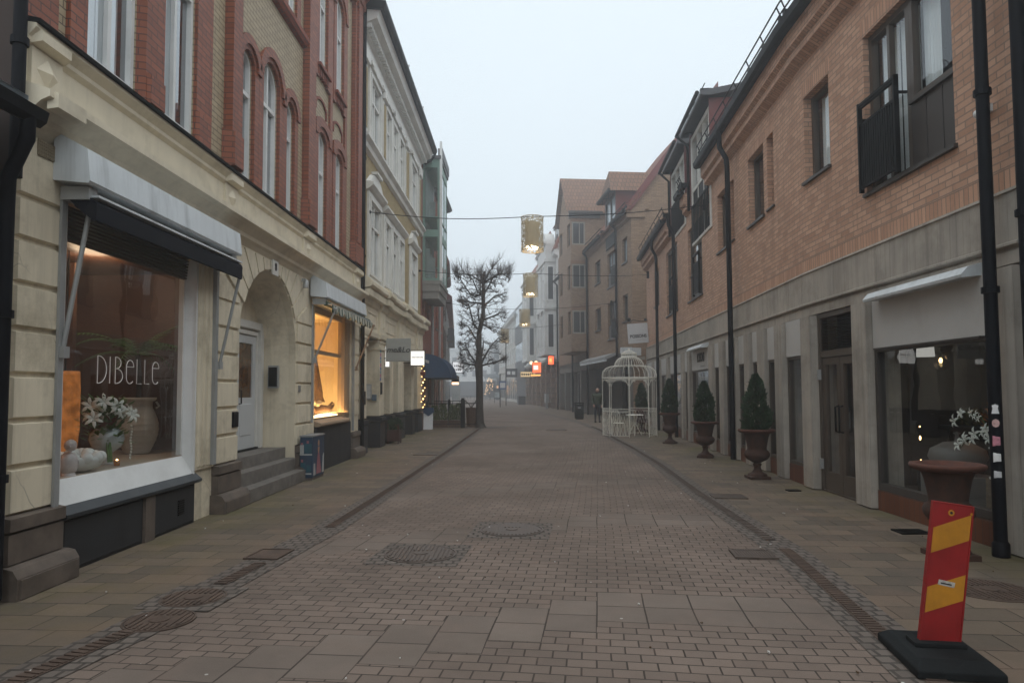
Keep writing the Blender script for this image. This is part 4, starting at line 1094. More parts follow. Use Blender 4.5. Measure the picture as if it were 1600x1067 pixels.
m = MB(); m.box(-4.18, -4.06, 19.26, 19.345, 1.33, 1.5); tag(m.build('letter_box', MAILBLUE), 'small blue letter box beside the grey notice case', 'letter box')
m = MB(FL); m.block(19.5, 19.68, 1.5, 1.85, .06, .09, .01); tag(m.build('intercom_plate', BLACKM), 'dark door phone plate on the second cream pier', 'door phone')
m = MB(FL); m.block(17.4, 17.55, 1.25, 1.6, .06, .09, .01); tag(m.build('intercom_plate', BLACKM), 'dark door phone plate on the first cream pier by the drainpipe', 'door phone')
m = MB(FL)
for k in range(9): m.cur = k % 3; m.box(19.45, 19.6, .062, .066, 1.9 + k*.1, 1.98 + k*.1)
tag(m.build('sticker_strip', [plain('blue_sticker', (.05, .14, .4), .5, .1, 9, 0), plain('pink_sticker', (.4, .1, .22), .5, .1, 9, 0), plain('teal_sticker', (.12, .3, .36), .5, .1, 9, 0)]), 'upright strip of blue and pink stickers on a cream pier below the grey sign', 'stickers')
# ---------------------------------------------------------------- red house with the green glazed bay
H3 = thing('red_brick_house', 'red brick house with a tall sage green glazed bay hanging over the street', 'building', (-4.05, 32, 0))
A0, A1 = 27.86, 36.0
m = MB(FL)
hw = [(28.2 + k*1.5, 29.0 + k*1.5, z, z + 1.7) for k in range(5) for z in (4.6, 7.6)]
hw = [h for h in hw if not (h[0] < 30.6 and h[2] > 5)]
m.wall([(A0, 2.9), (A1, 2.9), (A1, 11.2), (A0, 11.2)], [opening(*h) for h in hw], 0, .2); m.build('wall', REDB2, H3)
for h in hw: window(H3, FL, *h, mat=BRONZE, pane=DARKWIN, d=.14, sill=(.06, .08, BRONZE))
m = MB(FL); m.box(A0, A1, -9, -.25, 0, 11.2); m.build('house_body', REDB2, H3)
m = MB(FL); m.box(A0, A1, -.24, -.04, 0, 2.9)
for k in range(6): m.block(A0 + .1 + k*1.45, A0 + .55 + k*1.45, 0, 2.9, -.04, .03, .02)
m.build('shop_front', plain('dull_pink_render', (.3, .2, .17), .7, .1, 1, .1, grime=.3), H3)
m = MB(FL)
for k in range(5): m.quad((A0 + .6 + k*1.45, -.03, .4), (A0 + 1.5 + k*1.45, -.03, .4), (A0 + 1.5 + k*1.45, -.03, 2.6), (A0 + .6 + k*1.45, -.03, 2.6))
m.build('shop_glass', DARKWIN, H3)
# the bay
b0, b1, bw = 28.3, 31.2, .72
m = MB(FL); m.box(b0, b1, .002, bw, 5.75, 6.05); m.box(b0 - .03, b1 + .03, .002, bw + .05, 6.05, 6.2); m.box(b0 + .05, b1 - .05, .002, bw - .05, 5.45, 5.75)
bay = m.build('green_bay', plain('grey_bay_base', (.22, .21, .19), .6, .1, 2, .05), H3)
m = MB(FL)
for z0, z1 in ((6.2, 6.3), (8.05, 8.35), (8.85, 8.9), (11.0, 11.35)):
    m.box(b0, b1, .003, bw, z0, z1)
for z0, z1 in ((6.3, 8.05), (8.35, 8.85), (8.9, 11.0)):
    for a, c in ((.003, .1), (bw - .09, bw)): m.box(b0, b0 + .08, a, c, z0, z1)
    for k in range(4): m.box(b0 + .09 + k*.9, b0 + .16 + k*.9, bw - .08, bw - .005, z0, z1)
m.build('green_frame', GREENP, bay)
m = MB(FL)
for z0, z1 in ((6.3, 8.05), (8.35, 8.85), (8.9, 11.0)):
    m.quad((b0 + .03, .1, z0), (b0 + .03, bw - .09, z0), (b0 + .03, bw - .09, z1), (b0 + .03, .1, z1)); m.quad((b0 + .1, bw - .03, z0), (b1, bw - .03, z0), (b1, bw - .03, z1), (b0 + .1, bw - .03, z1))
m.build('pane', GLASS, bay)
m = MB(FL); m.box(b0 + .3, b1 - .1, .01, .1, 6.25, 11); m.box(b0 + .25, b0 + .33, .12, .3, 6.5, 7.6); m.box(b0 + .25, b0 + .3, .3, .5, 6.3, 7.2); m.box(b0 + .25, b0 + .33, .25, .5, 9.0, 9.6)
m.build('bay_interior', plain('grey_green_interior', (.26, .3, .29), .8, .2, 2, 0), bay)
m = MB(FL); m.box(b0 - .06, b1 + .06, .002, bw + .06, 11.35, 11.5); m.box(b0 + .25, b1, bw - .1, bw + .1, 11.5, 11.9); m.build('bay_roof', ROOFD, bay)
m = MB(FL); m.box(b0 - .04, b0 + .09, bw + .003, bw + .1, 6.2, 12.1); m.build('corner_post', WHITE, bay)
m = MB(FL)
for u, w in ((30.9, .1), (33.6, .1)): m.tube([(u, w, 0), (u, w, 11)], .06, 8)
m.build('downpipe', STEEL, H3)
m = MB(FL); m.add([(A0, .4, 11.2), (A1, .4, 11.2), (A1, -4, 14), (A0, -4, 14)], [(0, 1, 2, 3)]); m.add([(A0, .4, 11.2), (A0, -4, 14), (A0, -9, 11.2)], [(0, 1, 2)]); m.mould(A0 + 3.6, A1, [(.0, 11.0), (.4, 11.1), (.5, 11.2), (0, 11.25)]); m.build('roof', ROOFD, H3)
# blue dome awning
t = thing('dome_awning', 'blue quarter round fabric awning over a shop past the yellow house', 'awning', (-4.0, 30, 2.2))
m = MB(FL); q = [(.06, 2.15)] + [(.06 + 1.08*math.sin(PI/2*(1 - i/12)), 2.15 + 1.0*math.sin(PI/2*i/12)) for i in range(13)]
m.mould(28.6, 31.4, q[1:] , False)
for u in (28.6, 31.4): m.add([(u, w, z) for w, z in q], [tuple(range(len(q)))])
m.build('fabric', BLUEF, t)
m = MB(FL)
for k in range(5): m.tube([(28.6 + k*.7, w + .01, z) for w, z in q[1:]], .012, 5)
m.build('ribs', BLUEF, t)
m = MB(FL); m.box(28.58, 31.4, .04, 1.15, 2.1, 2.145); m.build('valance', NAVY, t)
# two houses farther along the left side
F4 = frame((-4.1 + .09*36, 0, 0), (-.09, 1, 0), (1 / math.hypot(1, .09), .09 / math.hypot(1, .09), 0))
H4 = thing('dark_roof_house', 'brown brick house with a steep overhanging dark roof beyond the green bay', 'building', (-4.1, 41, 0))
m = MB(F4); m.box(36.05, 44, -9, -.1, 0, 8.4); m.build('wall', plain('dull_red_brick', (.2, .09, .07), .8, .15, 1.5, .1), H4)
for k in range(5):
    for z in (3.6, 6): window(H4, F4, 36.6 + k*1.5, 37.5 + k*1.5, z, z + 1.5, d=-.06, mat=BRONZE, pane=DARKWIN)
m = MB(F4); m.mould(36.05, 44, [(-.1, 8.2), (.32, 8.3), (.4, 8.45), (-1.2, 12.2), (-6, 12.4), (-6, 8.3)]); m.build('roof', plain('weathered_red_roof', (.16, .075, .06), .7, .2, 3, .2), H4)
m = MB(F4); m.tube([(40, .02, 0), (40, .02, 8.0), (40, .35, 8.3)], .06, 8); m.build('downpipe', STEEL, H4)
F5 = F4
H5 = thing('grey_gable_house', 'hazy grey house with small balconies far down the left side', 'building', (-4.4, 55, 0))
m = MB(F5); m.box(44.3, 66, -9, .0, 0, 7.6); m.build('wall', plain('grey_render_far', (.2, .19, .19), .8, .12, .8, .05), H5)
m = MB(F5); m.mould(44.3, 66, [(0, 7.5), (.4, 7.6), (.45, 7.75), (-3.5, 11), (-9, 7.6)]); m.build('roof', plain('red_brown_mansard', (.17, .05, .05), .7, .15, 2, .1), H5)
for k in range(6):
    for z in (3.4, 5.6): window(H5, F5, 45.5 + k*3, 46.7 + k*3, z, z + 1.5, d=-.06, mat=STEEL, pane=DARKWIN)
for u in (50, 57):
    m = MB(F5); m.box(u, u + 2.2, .01, .55, 5.3, 5.4); m.box(u, u + 2.2, .5, .55, 5.4, 6.2); m.box(u, u + .05, .01, .5, 5.4, 6.2); m.build('balcony', ROOFD, H5)
m = MB(F5)
for k in range(9): m.quad((45 + k*2.3, .02, .4), (46.6 + k*2.3, .02, .4), (46.6 + k*2.3, .02, 2.6), (45 + k*2.3, .02, 2.6))
m.build('shop_glass', DARKWIN, H5)
# the end of the street, far into the fog
H6 = thing('far_pale_block', 'pale block closing the far end of the street in the fog', 'building', (-20, 190, 0))
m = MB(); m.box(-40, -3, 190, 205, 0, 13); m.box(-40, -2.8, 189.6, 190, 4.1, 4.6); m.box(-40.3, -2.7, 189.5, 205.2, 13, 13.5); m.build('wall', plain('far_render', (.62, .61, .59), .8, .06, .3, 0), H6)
for k in range(13):
    for z in (5.4, 9):
        m = MB(); m.ring(opening(-38.5 + k*2.8, -37.1 + k*2.8, z, z + 2), opening(-38.4 + k*2.8, -37.2 + k*2.8, z + .1, z + 1.9), 0, .1); m.F = frame((0, 189.94, 0), (1, 0, 0), (0, -1, 0)); m.v = [m.F @ v for v in m.v]
        wq = m.build('window', WHITE, H6)
        g = MB(frame((0, 189.94, 0), (1, 0, 0), (0, -1, 0))); g.quad((-38.4 + k*2.8, .02, z + .1), (-37.2 + k*2.8, .02, z + .1), (-37.2 + k*2.8, .02, z + 1.9), (-38.4 + k*2.8, .02, z + 1.9)); g.build('pane', DARKWIN, wq)
m = MB(); m.box(-31, -3, 149.9, 189.95, .3, 3.6); m.build('shop_glass', DARKWIN, H6)
H7 = thing('far_glass_hall', 'low dark fronted hall with a flat canopy at the far end of the street', 'building', (2, 120, 0))
m = MB(); m.box(-4.5, 2, 128, 140, 0, 5.2); m.build('wall', plain('far_dark_cladding', (.1, .12, .14), .6, .1, 1, 0), H7)
m = MB(); m.box(-6.5, 1.8, 124.5, 128, 3.9, 4.6); m.build('canopy', plain('far_canopy', (.22, .25, .27), .6, .1, 1, 0), H7)
m = MB()
for k in range(5): m.box(-6.3 + k*1.9, -6.15 + k*1.9, 124.8, 125, 0, 3.9)
m.build('column', STEEL, H7)
m = MB(); m.box(-6.0, -1.0, 127.9, 127.96, .3, 3.4); m.build('shop_glass', DARKWIN, H7)
t = thing('light_tree', 'cluster of warm fairy lights on a small tree at the far end of the street', 'fairy lights', (-5.2, 115, 0))
m = MB(); m.tube([(-5.0, 115, 0), (-5.0, 115, 3.2)], [.1, .05], 6); m.build('trunk', BARK, t)
m = MB()
for i in range(34):
    h = rnd.uniform(.8, 3.8); r = 1.3 * (1 - h / 4.6); a = rnd.uniform(0, 6.28); m.ball((-5.0 + r*math.cos(a), 115 + r*math.sin(a), h), .085, n=5, m=4)
m.build('bulbs', emit('far_warm_bulbs', (1, .6, .28), 1.4), t)
t = thing('lit_doorway', 'small orange lit doorway beside the far fairy lights', 'shop light', (-3.2, 115, 0))
m = MB(); m.box(-6.9, -6.5, 114.9, 115, .9, 3.3); m.box(-3.9, -3.6, 114.9, 115, .9, 2.4); m.build('lit_panel', emit('far_orange_panel', (1, .5, .22), .9), t)
m = MB(); m.box(-7, -6.4, 115.01, 115.3, 0, 3.5); m.box(-4.0, -3.5, 115.01, 115.3, 0, 2.6); m.build('frame', ROOFD, t)
def far_pole(x, y, h, label, board=None):
    t = thing('sign_pole', label, 'pole', (x, y, 0))
    m = MB(); m.tube([(x, y, 0), (x, y, h)], .06, 6); m.build('pole', BLACKM, t)
    if board:
        m = MB(); m.box(x + board[0], x + board[1], y - .08, y - .065, board[2], board[3]); m.build('board', plain('blue_sign', (.05, .12, .3), .5, .05, 2, 0), t)
        m = MB(); m.box(x + board[0] + .1, x + board[1] - .1, y - .09, y - .081, board[2] + .15, board[3] - .15); m.build('sign_panel', INKW, t)
far_pole(-1.45, 72, 7.2, 'tall thin dark lamp pole in the haze beyond the lanterns')
far_pole(-1.9, 66, 3.2, 'dark pole with a blue square board in the hazy distance', (-.1, .6, 1.7, 2.5))
for x, y, h, l in ((-2.9, 88, 1.9, 'dark advertising stand in the haze right of the fairy lights'), (-8.2, 76, 2.3, 'dark sign stand in the haze left of the bare tree'), (-6.9, 74, 2.1, 'pale framed sign stand in the haze left of the bare tree')):
    t = thing('sign_stand', l, 'sign stand', (x, y, 0))
    m = MB(); m.box(x - .45, x + .45, y - .1, y + .1, .5, h); m.build('board', ROOFD if x != -6.9 else STEEL, t)
    m = MB(); m.box(x - .4, x - .33, y - .05, y + .05, 0, .5); m.box(x + .33, x + .4, y - .05, y + .05, 0, .5); m.build('leg', BLACKM, t)
    m = MB(); m.box(x - .36, x + .36, y - .115, y - .101, .7, h - .5); m.build('poster', plain('far_poster', (.3, .33, .33), .6, .3, 3, 0), t)
# ---------------------------------------------------------------- hanging signs on the left
def blade_sign(xl, xr, z0, z1, y, label, mat, face, name='hanging_sign', th=.05, edge=None):
    t = thing(name, label, 'sign', (xl, y, z0))
    m = MB(); m.box(xl, xr, y - th/2, y + th/2, z0, z1); o = m.build('frame', edge or mat, t, .004)
    m = MB(); m.box(xl + .025, xr - .025, y - th/2 - .006, y - th/2 - .001, z0 + .025, z1 - .025); m.box(xl + .025, xr - .025, y + th/2 + .001, y + th/2 + .006, z0 + .025, z1 - .025); m.build('board', face, t)
    for z in (z0 + .1, z1 - .1): m = MB(); m.tube([(-4.06, y, z), (xl, y, z)], .012, 5); m.build('bracket', BLACKM, t)
    return t
t = blade_sign(-3.93, -3.2, 2.46, 3.14, 20.0, 'grey square hanging sign with dark italic lettering on the yellow house', SIGNGREY, SIGNGREY)
text_mesh('lettering', 'me&Lo', .235, INK, textframe((-3.565, 19.966, 2.73), (1, 0, 0)), t, shear=.28, offset=.003)
t = blade_sign(-3.74, -3.23, 2.45, 2.98, 23.3, 'small square white illuminated hanging sign with a black rim', BLACKM, LITWHITE, 'lit_sign', .1, BLACKM)
m = MB()
for i in range(9): m.box(-3.68 + i*.045, -3.655 + i*.045, 23.236, 23.24, 2.72, 2.77)
m.box(-3.6, -3.45, 23.236, 23.24, 2.82, 2.828); m.box(-3.62, -3.38, 23.236, 23.24, 2.665, 2.672); m.build('lettering', plain('pale_grey_ink', (.25, .25, .25), .6, .05, 3, 0), t)
t = blade_sign(-4.02, -3.86, 2.3, 2.95, 18.4 + 1.9, 'narrow white lit sign half hidden behind the grey square sign', WHITE, LITWHITE, 'lit_sign')
t = blade_sign(-3.45, -2.9, 2.5, 3.1, 35.0, 'white square lit sign above the street beyond the blue awning', BLACKM, emit('dim_white_sign', (.95, .97, 1), .75), 'lit_sign', .1)
m = MB()
for r in range(2):
    for i in range(4): m.box(-3.36 + i*.1, -3.3 + i*.1, 34.936, 34.94, 2.62 + r*.2, 2.72 + r*.2)
m.build('lettering', INKG, t)
t = thing('fairy_light_garland', 'vertical garland of warm fairy lights at the corner of the yellow house', 'fairy lights', (-3.85, 27.2, 1))
m = MB()
for i in range(17): m.ball((-3.84 + .07*math.sin(i*2.1), 27.1 + .06*math.cos(i*1.7), .95 + i*.11), .02 if i % 3 else .034, n=6, m=4)
m.build('bulbs', emit('garland_bulbs', (1, .6, .2), 5), t)
m = MB(); m.tube([(-3.84 + .06*math.sin(i*1.1), 27.12, .9 + i*.1) for i in range(20)], .012, 5); m.ball((-3.84, 27.05, 2.3), .11, .08, .1); m.build('wire', plain('red_brown_wire', (.14, .03, .015), .8, .3, 9, 0), t)
t = thing('wall_lamp', 'small warm lamp hanging under the end of the blue awning', 'lamp', (-3.15, 33, 2))
m = MB(); m.box(-3.3, -2.95, 33, 33.2, 2.02, 2.16); m.build('lamp_shade', BLACKM, t)
m = MB(); m.box(-3.28, -2.97, 33.0, 33.2, 1.9, 2.01); m.build('bulb', emit('under_awning_bulb', (1, .55, .3), 3), t)
m = MB(); m.tube([(-4.05, 33.1, 2.2), (-3.12, 33.1, 2.17)], .015, 5); m.build('arm', BLACKM, t)
m = MB(); m.add([(-3.95, 31.5, 2.9), (-2.95, 31.5, 2.3), (-2.95, 33, 2.3), (-3.95, 33, 2.9)], [(0, 1, 2, 3)]); m.box(-2.98, -2.93, 31.5, 33, 2.15, 2.3); tag(m.build('shop_awning', ROOFD), 'dark folding awning just beyond the blue dome awning', 'awning')
# ---------------------------------------------------------------- railing, planters, tree
t = thing('seating_railing', 'black railing round the outdoor seating in front of the bare tree', 'railing', (-3, 29.6, 0))
m = MB(); P_ = [(-4.0, 29.3), (-2.47, 29.65), (-1.9, 29.75)]
for z, r in ((1.05, .022), (.16, .016)): m.tube([(x, y, z) for x, y in P_], r, 6)
m.build('rail', BLACKM, t)
for x, y, h, w in ((-2.47, 29.65, 1.22, .09), (-3.98, 29.3, 1.1, .04), (-3.25, 31.5, 1.15, .06)):
    m = MB(); m.box(x - w, x + w, y - w, y + w, .004, h); m.block(x - w, x + w, h, h + .06, -(y + w), -(y - w), .02) if False else m.box(x - w*.7, x + w*.7, y - w*.7, y + w*.7, h, h + .06); m.build('post', BLACKM, t)
m = MB()
for z, r in ((1.12, .02), (.3, .015)): m.tube([(-4.0, 31.6, z), (-3.25, 31.5, z), (-2.5, 31.6, z), (-2.47, 29.65, z - .06)], r, 6)
m.build('rail', BLACKM, t)
def shrub(mb, c, rx, ry, h, n, leaf, up=.8, seed=1, base=.0):
    q = random.Random(seed)
    for i in range(n):
        a = q.uniform(0, 2*PI); k = q.random() ** .5; z = q.random(); sh = (1 - .55*z**2) * (.8 + .25*math.sin(a*3 + seed))
        p = Vector((c[0] + rx*k*sh*math.cos(a), c[1] + ry*k*sh*math.sin(a), c[2] + base + h*z))
        d = Vector((math.cos(a)*.6, math.sin(a)*.6, up + q.uniform(-.3, .5))).normalized(); s = d.cross(Vector((q.uniform(-1, 1), q.uniform(-1, 1), .2))).normalized(); L = leaf * q.uniform(.6, 1.3)
        mb.add([p, p + d*L*.5 + s*L*.2, p + d*L, p + d*L*.5 - s*L*.2], [(0, 1, 2, 3)])
for i, (x, y, l) in enumerate(((-3.75, 30.1, 'green shrub in a low box at the left end of the railing'), (-3.38, 30.2, 'green shrub behind the railing, second from its left end'), (-2.95, 30.3, 'dry green shrub behind the railing near the thick post'), (-2.68, 30.2, 'green shrub right behind the thick railing post'))):
    t = thing('planter_shrub', l, 'plant', (x, y, 0), 'shrubs behind the seating railing')
    m = MB(); m.box(x - .2, x + .2, y - .15, y + .15, .004, .3); m.build('planter', POTBROWN, t)
    m = MB(); shrub(m, (x, y, .28), .22, .2, .62 + .08*(i % 2), 330, .13, 1.1, i + 3); m.build('foliage', LEAF3, t)
t = thing('planter_tub', 'brown wooden tub between the thick railing post and the tree', 'planter', (-2.2, 30.3, 0))
m = MB(); m.lathe([(.2, 0), (.25, .85), (.2, .85), (.19, .7)], (-2.15, 30.3, .004), 14, False); m.build('tub', POTBROWN, t)
m = MB()
for i in range(26): a = rnd.uniform(0, 6.28); m.tube([(-2.15, 30.3, .8), (-2.15 + .12*math.cos(a), 30.3 + .12*math.sin(a), 1.0), (-2.15 + .35*math.cos(a), 30.3 + .35*math.sin(a), rnd.uniform(1.1, 1.4))], [.008, .006, .003], 4)
m.build('twigs', TWIG, t)
t = thing('bush_in_basket', 'dark planter with a low green bush standing against the yellow house pier', 'plant', (-3.8, 20.9, 0))
m = MB(); 
for k in range(7): m.box(-4.02, -3.66, 20.72 + k*.06, 20.76 + k*.06, .08, .42)
m.box(-4.0, -3.68, 20.74, 21.1, .08, .4)
for a in (-4.02, -3.7):
    for b in (20.7, 21.1): m.box(a, a + .04, b, b + .04, .004, .6)
m.build('basket', plain('dark_brown_wood', (.06, .025, .018), .7, .2, 5, .1), t)
m = MB(); shrub(m, (-3.84, 20.92, .38), .24, .26, .35, 420, .1, .6, 8); m.build('foliage', LEAF, t)
t = thing('sandwich_board', 'white board with a blue cloth leaning beside the last cream pier', 'sign board', (-3.95, 28.6, 0))
m = MB(); m.add([(-4.0, 28.3, .004), (-3.62, 28.35, .004), (-3.62, 28.5, .82), (-4.0, 28.45, .82), (-4.0, 28.36, .004), (-3.62, 28.41, .004), (-3.62, 28.55, .82), (-4.0, 28.5, .82)], [(0, 1, 2, 3), (7, 6, 5, 4), (0, 4, 5, 1), (3, 2, 6, 7), (0, 3, 7, 4), (1, 5, 6, 2)]); m.build('board', SIGNWHITE, t)
m = MB(); m.prism([(-4.04, .72), (-3.8, .55), (-3.58, .72), (-3.6, .9), (-4.02, .9)], -28.56, -28.4); m.v = [Vector((v.x, -v.y, v.z)) for v in m.v]; m.build('cloth', BLUEF, t)
# pollarded street tree
TY = 29.7
def tp(px, py, dy=0):
    # the tree was measured from its outline: half a metre is 18 units at this distance
    return Vector((-1.735 + (px - 749.5) * .02784, TY + dy, (668 - py) * .02784 + (.02)))
t = thing('pollarded_tree', 'bare pollarded street tree with knobbly branches standing in the middle of the street', 'tree', (-1.73, TY, 0))
q = random.Random(11)
mt = MB(); mc = MB()
trunk = [tp(749.5, 668), tp(749, 640), tp(749, 600), tp(748, 575), tp(748.5, 545), tp(748.5, 520), tp(752, 506), tp(755, 490), tp(755, 462), tp(755.5, 440), tp(757, 424)]
mt.tube(trunk, [.19, .16, .15, .17, .115, .105, .1, .09, .08, .06, .035], 12)
mt.lathe([(.3, 0), (.24, .06), (.19, .2)], (-1.735, TY, .004), 12, True, lambda a, z: 1 + .12*math.sin(3*a))
limbs = [
    ([(747, 576), (741, 565), (735, 556), (730, 545), (727, 537)], -.2), ([(751, 572), (757, 558), (763, 548), (770, 537), (779, 527)], .25),
    ([(748, 536), (741, 528), (736, 518), (730, 509), (726, 506)], .35), ([(749, 518), (741, 507), (737, 495), (734, 480), (732, 477)], -.4),
    ([(754, 462), (747, 455), (741, 443), (736, 434)], .1), ([(754, 460), (742, 464), (734, 458), (727, 447), (715, 430)], -.15), ([(755, 458), (762, 452), (768, 440), (772, 430), (778, 426)], .2),
    ([(756, 445), (748, 436), (735, 429), (718, 427)], .2), ([(756, 444), (764, 437), (778, 431), (791, 428)], -.2), ([(757, 440), (754, 432), (746, 424)], .5), ([(757, 440), (761, 431), (768, 424)], -.5),
    ([(755, 508), (763, 512), (770, 520)], -.3), ([(755, 480), (764, 472), (774, 462), (781, 458)], .3), ([(755, 475), (745, 474), (733, 470), (722, 461)], .45), ([(756, 500), (765, 497), (775, 494), (783, 489)], -.4),
    ([(751, 560), (754, 540), (752, 530)], 1.1), ([(749, 560), (745, 540), (748, 528)], -1.1), ([(755, 470), (757, 455), (756, 440)], 1.0), ([(755, 470), (751, 455), (753, 440)], -1.0), ([(750, 520), (752, 500), (756, 490)], 1.2), ([(752, 510), (748, 495), (750, 485)], -1.2),
    ([(749, 573), (762, 570), (774, 569), (781, 564)], -.3), ([(748, 573), (738, 570), (728, 569), (720, 565)], .3)]
nodes = []
for pts, dep in limbs:
    L = [tp(x, y, dep * i / (len(pts) - 1)) for i, (x, y) in enumerate(pts)]
    L = [p + Vector((q.uniform(-.03, .03), q.uniform(-.05, .05), q.uniform(-.03, .03))) if i else p for i, p in enumerate(L)]
    mt.tube(L, [  .048 - .03 * i / (len(L) - 1) for i in range(len(L))], 8)
    for i in range(1, len(L)):
        for k in range(3): nodes.append((L[i-1].lerp(L[i], q.random()), (L[i] - L[i-1]).normalized()))
    nodes.append((L[-1], (L[-1] - L[-2]).normalized())); nodes.append((L[-1], (L[-1] - L[-2]).normalized()))
for i in range(4, len(trunk)):
    for k in range(3): nodes.append((trunk[i-1].lerp(trunk[i], q.random()), Vector((0, 0, 1))))
axis = Vector((-1.6, TY, 0))
knobs = []
for p, d in nodes:
    out = Vector((p.x - axis.x, p.y - axis.y, 0)); out = out.normalized() if out.length > .15 else Vector((q.uniform(-1, 1), q.uniform(-1, 1), 0)).normalized()
    cur = p.copy(); dirv = (out * 1.1 + Vector((q.uniform(-.7, .7), q.uniform(-.8, .8), q.uniform(-.25, .4)))).normalized(); pts = [cur.copy()]
    for s in range(q.randint(3, 5)):
        cur = cur + dirv * q.uniform(.1, .2); dirv = (dirv + Vector((q.uniform(-.6, .6), q.uniform(-.7, .7), q.uniform(-.7, .6)))).normalized()
        lim = 1.2 if cur.z > 6 else 1.02
        if abs(cur.x - axis.x) > lim: cur.x = axis.x + math.copysign(lim - q.uniform(0, .15), cur.x - axis.x)
        pts.append(cur.copy())
    r0 = q.uniform(.011, .019); mc.tube(pts, [r0 * (1 - .45 * i / (len(pts) - 1)) for i in range(len(pts))], 5)
    for s in range(1, len(pts)): knobs.append((pts[s], s == len(pts) - 1))
for p, end in knobs:
    if end: mc.ball(p, q.uniform(.018, .034), n=6, m=4)
    elif q.random() < .35: mc.ball(p, q.uniform(.014, .026), n=5, m=4)
    top = max(0, min(1, (p.z - 2.4) / 4.6))
    for k in range(q.randint(10, 16) if end else q.randint(3, 5)):
        d = Vector((q.uniform(-1, 1) + .5 * (p.x - axis.x), q.uniform(-1, 1), q.uniform(-.3, .9) + (1.1 if p.z > 6.1 else 0))).normalized(); L = q.uniform(.08, .26) * (2.0 if p.z > 6.3 else 1)
        b = p + d * L * .5 + Vector((q.uniform(-.04, .04), q.uniform(-.04, .04), 0)); e = p + d * L + Vector((0, 0, .05))
        mc.tube([p, b, e], [.0042, .0032, .0015], 3, False, False)
mt.build('trunk', BARK, t); mc.build('crown', TWIG, t)
m = MB(); m.quad((-2.9, 28.9, .006), (-.6, 28.9, .006), (-.6, 30.6, .006), (-2.9, 30.6, .006)); struct(m.build('tree_pit_paving', SETT))
# ---------------------------------------------------------------- right: orange brick house over a concrete ground floor
G1 = thing('orange_brick_house', 'long orange brick house over a concrete ground floor with fins on the right', 'building', (4.8, 12, 0))
BEND = 11.4; END = 31.6
hN = [(7.42, 9.33, 4.28, 6.47), (10.4, 11.32, 5.05, 6.48)]
hF = [(12.93, 13.33, 5.12, 6.55), (13.56, 14.66, 5.1, 6.56), (15.86, 16.2, 5.12, 6.55), (16.5, 17.5, 5.1, 6.58), (19.45, 21.5, 4.36, 6.6), (23.45, 25.85, 4.36, 6.75), (27.7, 29.0, 5.1, 6.6)]
m = MB(FN); m.wall([(6.45, 3.76), (BEND, 3.76), (BEND, 7.1), (6.45, 7.1)], [opening(*h) for h in hN], 0, .2)
m.F = FF; m.wall([(BEND, 3.76), (END, 3.76), (END, 7.1), (BEND, 7.1)], [opening(*h) for h in hF], 0, .2)
m.build('upper_wall', ORB, G1)
m = MB(FN); m.wall([(6.45, 3.53), (BEND, 3.53), (BEND, 3.76), (6.45, 3.76)], (), 0.004); m.F = FF; m.wall([(BEND, 3.53), (END, 3.53), (END, 3.76), (BEND, 3.76)], (), 0.004)
for F, hs in ((FN, hN), (FF, hF)):
    m.F = F
    for h in hs: m.wall([(h[0] - .06, h[3] + .002), (h[1] + .06, h[3] + .002), (h[1] + .06, h[3] + .24), (h[0] - .06, h[3] + .24)], (), .004)
m.build('soldier_course', ORB_S, G1)
for u0, u1 in ((12.93, 13.33), (15.86, 16.2)):
    m = MB(FF); m.quad((u0, -.2, 5.12), (u1, -.2, 5.12), (u1, -.2, 6.55), (u0, -.2, 6.55)); m.build('blind_niche', ORB, G1)
    m = MB(FF); m.mould(u0 - .03, u1 + .03, [(-.19, 5.14), (.04, 5.118), (.04, 5.09), (-.19, 5.09)]); m.build('sill', BRONZE_D, G1)
cds = {0: ((.05, .25, .02, .95), (.78, .95, .02, .95))}
window(G1, FN, 10.4, 11.32, 5.05, 6.48, mat=BRONZE, pane=GLASS, vm=(.28,), d=.15, curt=((.04, .27, .02, .98), (.3, .62, .02, .98), (.7, .96, .02, .98)), sill=(.05, .05, BRONZE_D), ft=.06)
window(G1, FF, 13.56, 14.66, 5.1, 6.56, mat=BRONZE, pane=GLASS, vm=(.3,), d=.15, curt=((.05, .29, .02, .98), (.34, .9, .02, .98)), sill=(.05, .05, BRONZE_D), ft=.06)
window(G1, FF, 16.5, 17.5, 5.1, 6.58, mat=BRONZE, pane=GLASS, vm=(.3,), d=.15, curt=((.05, .29, .02, .98), (.34, .9, .02, .98)), sill=(.05, .05, BRONZE_D), ft=.06)
window(G1, FF, 27.7, 29.0, 5.1, 6.6, mat=BRONZE, pane=GLASS, vm=(.5,), d=.15, sill=(.05, .05, BRONZE_D), ft=.06)
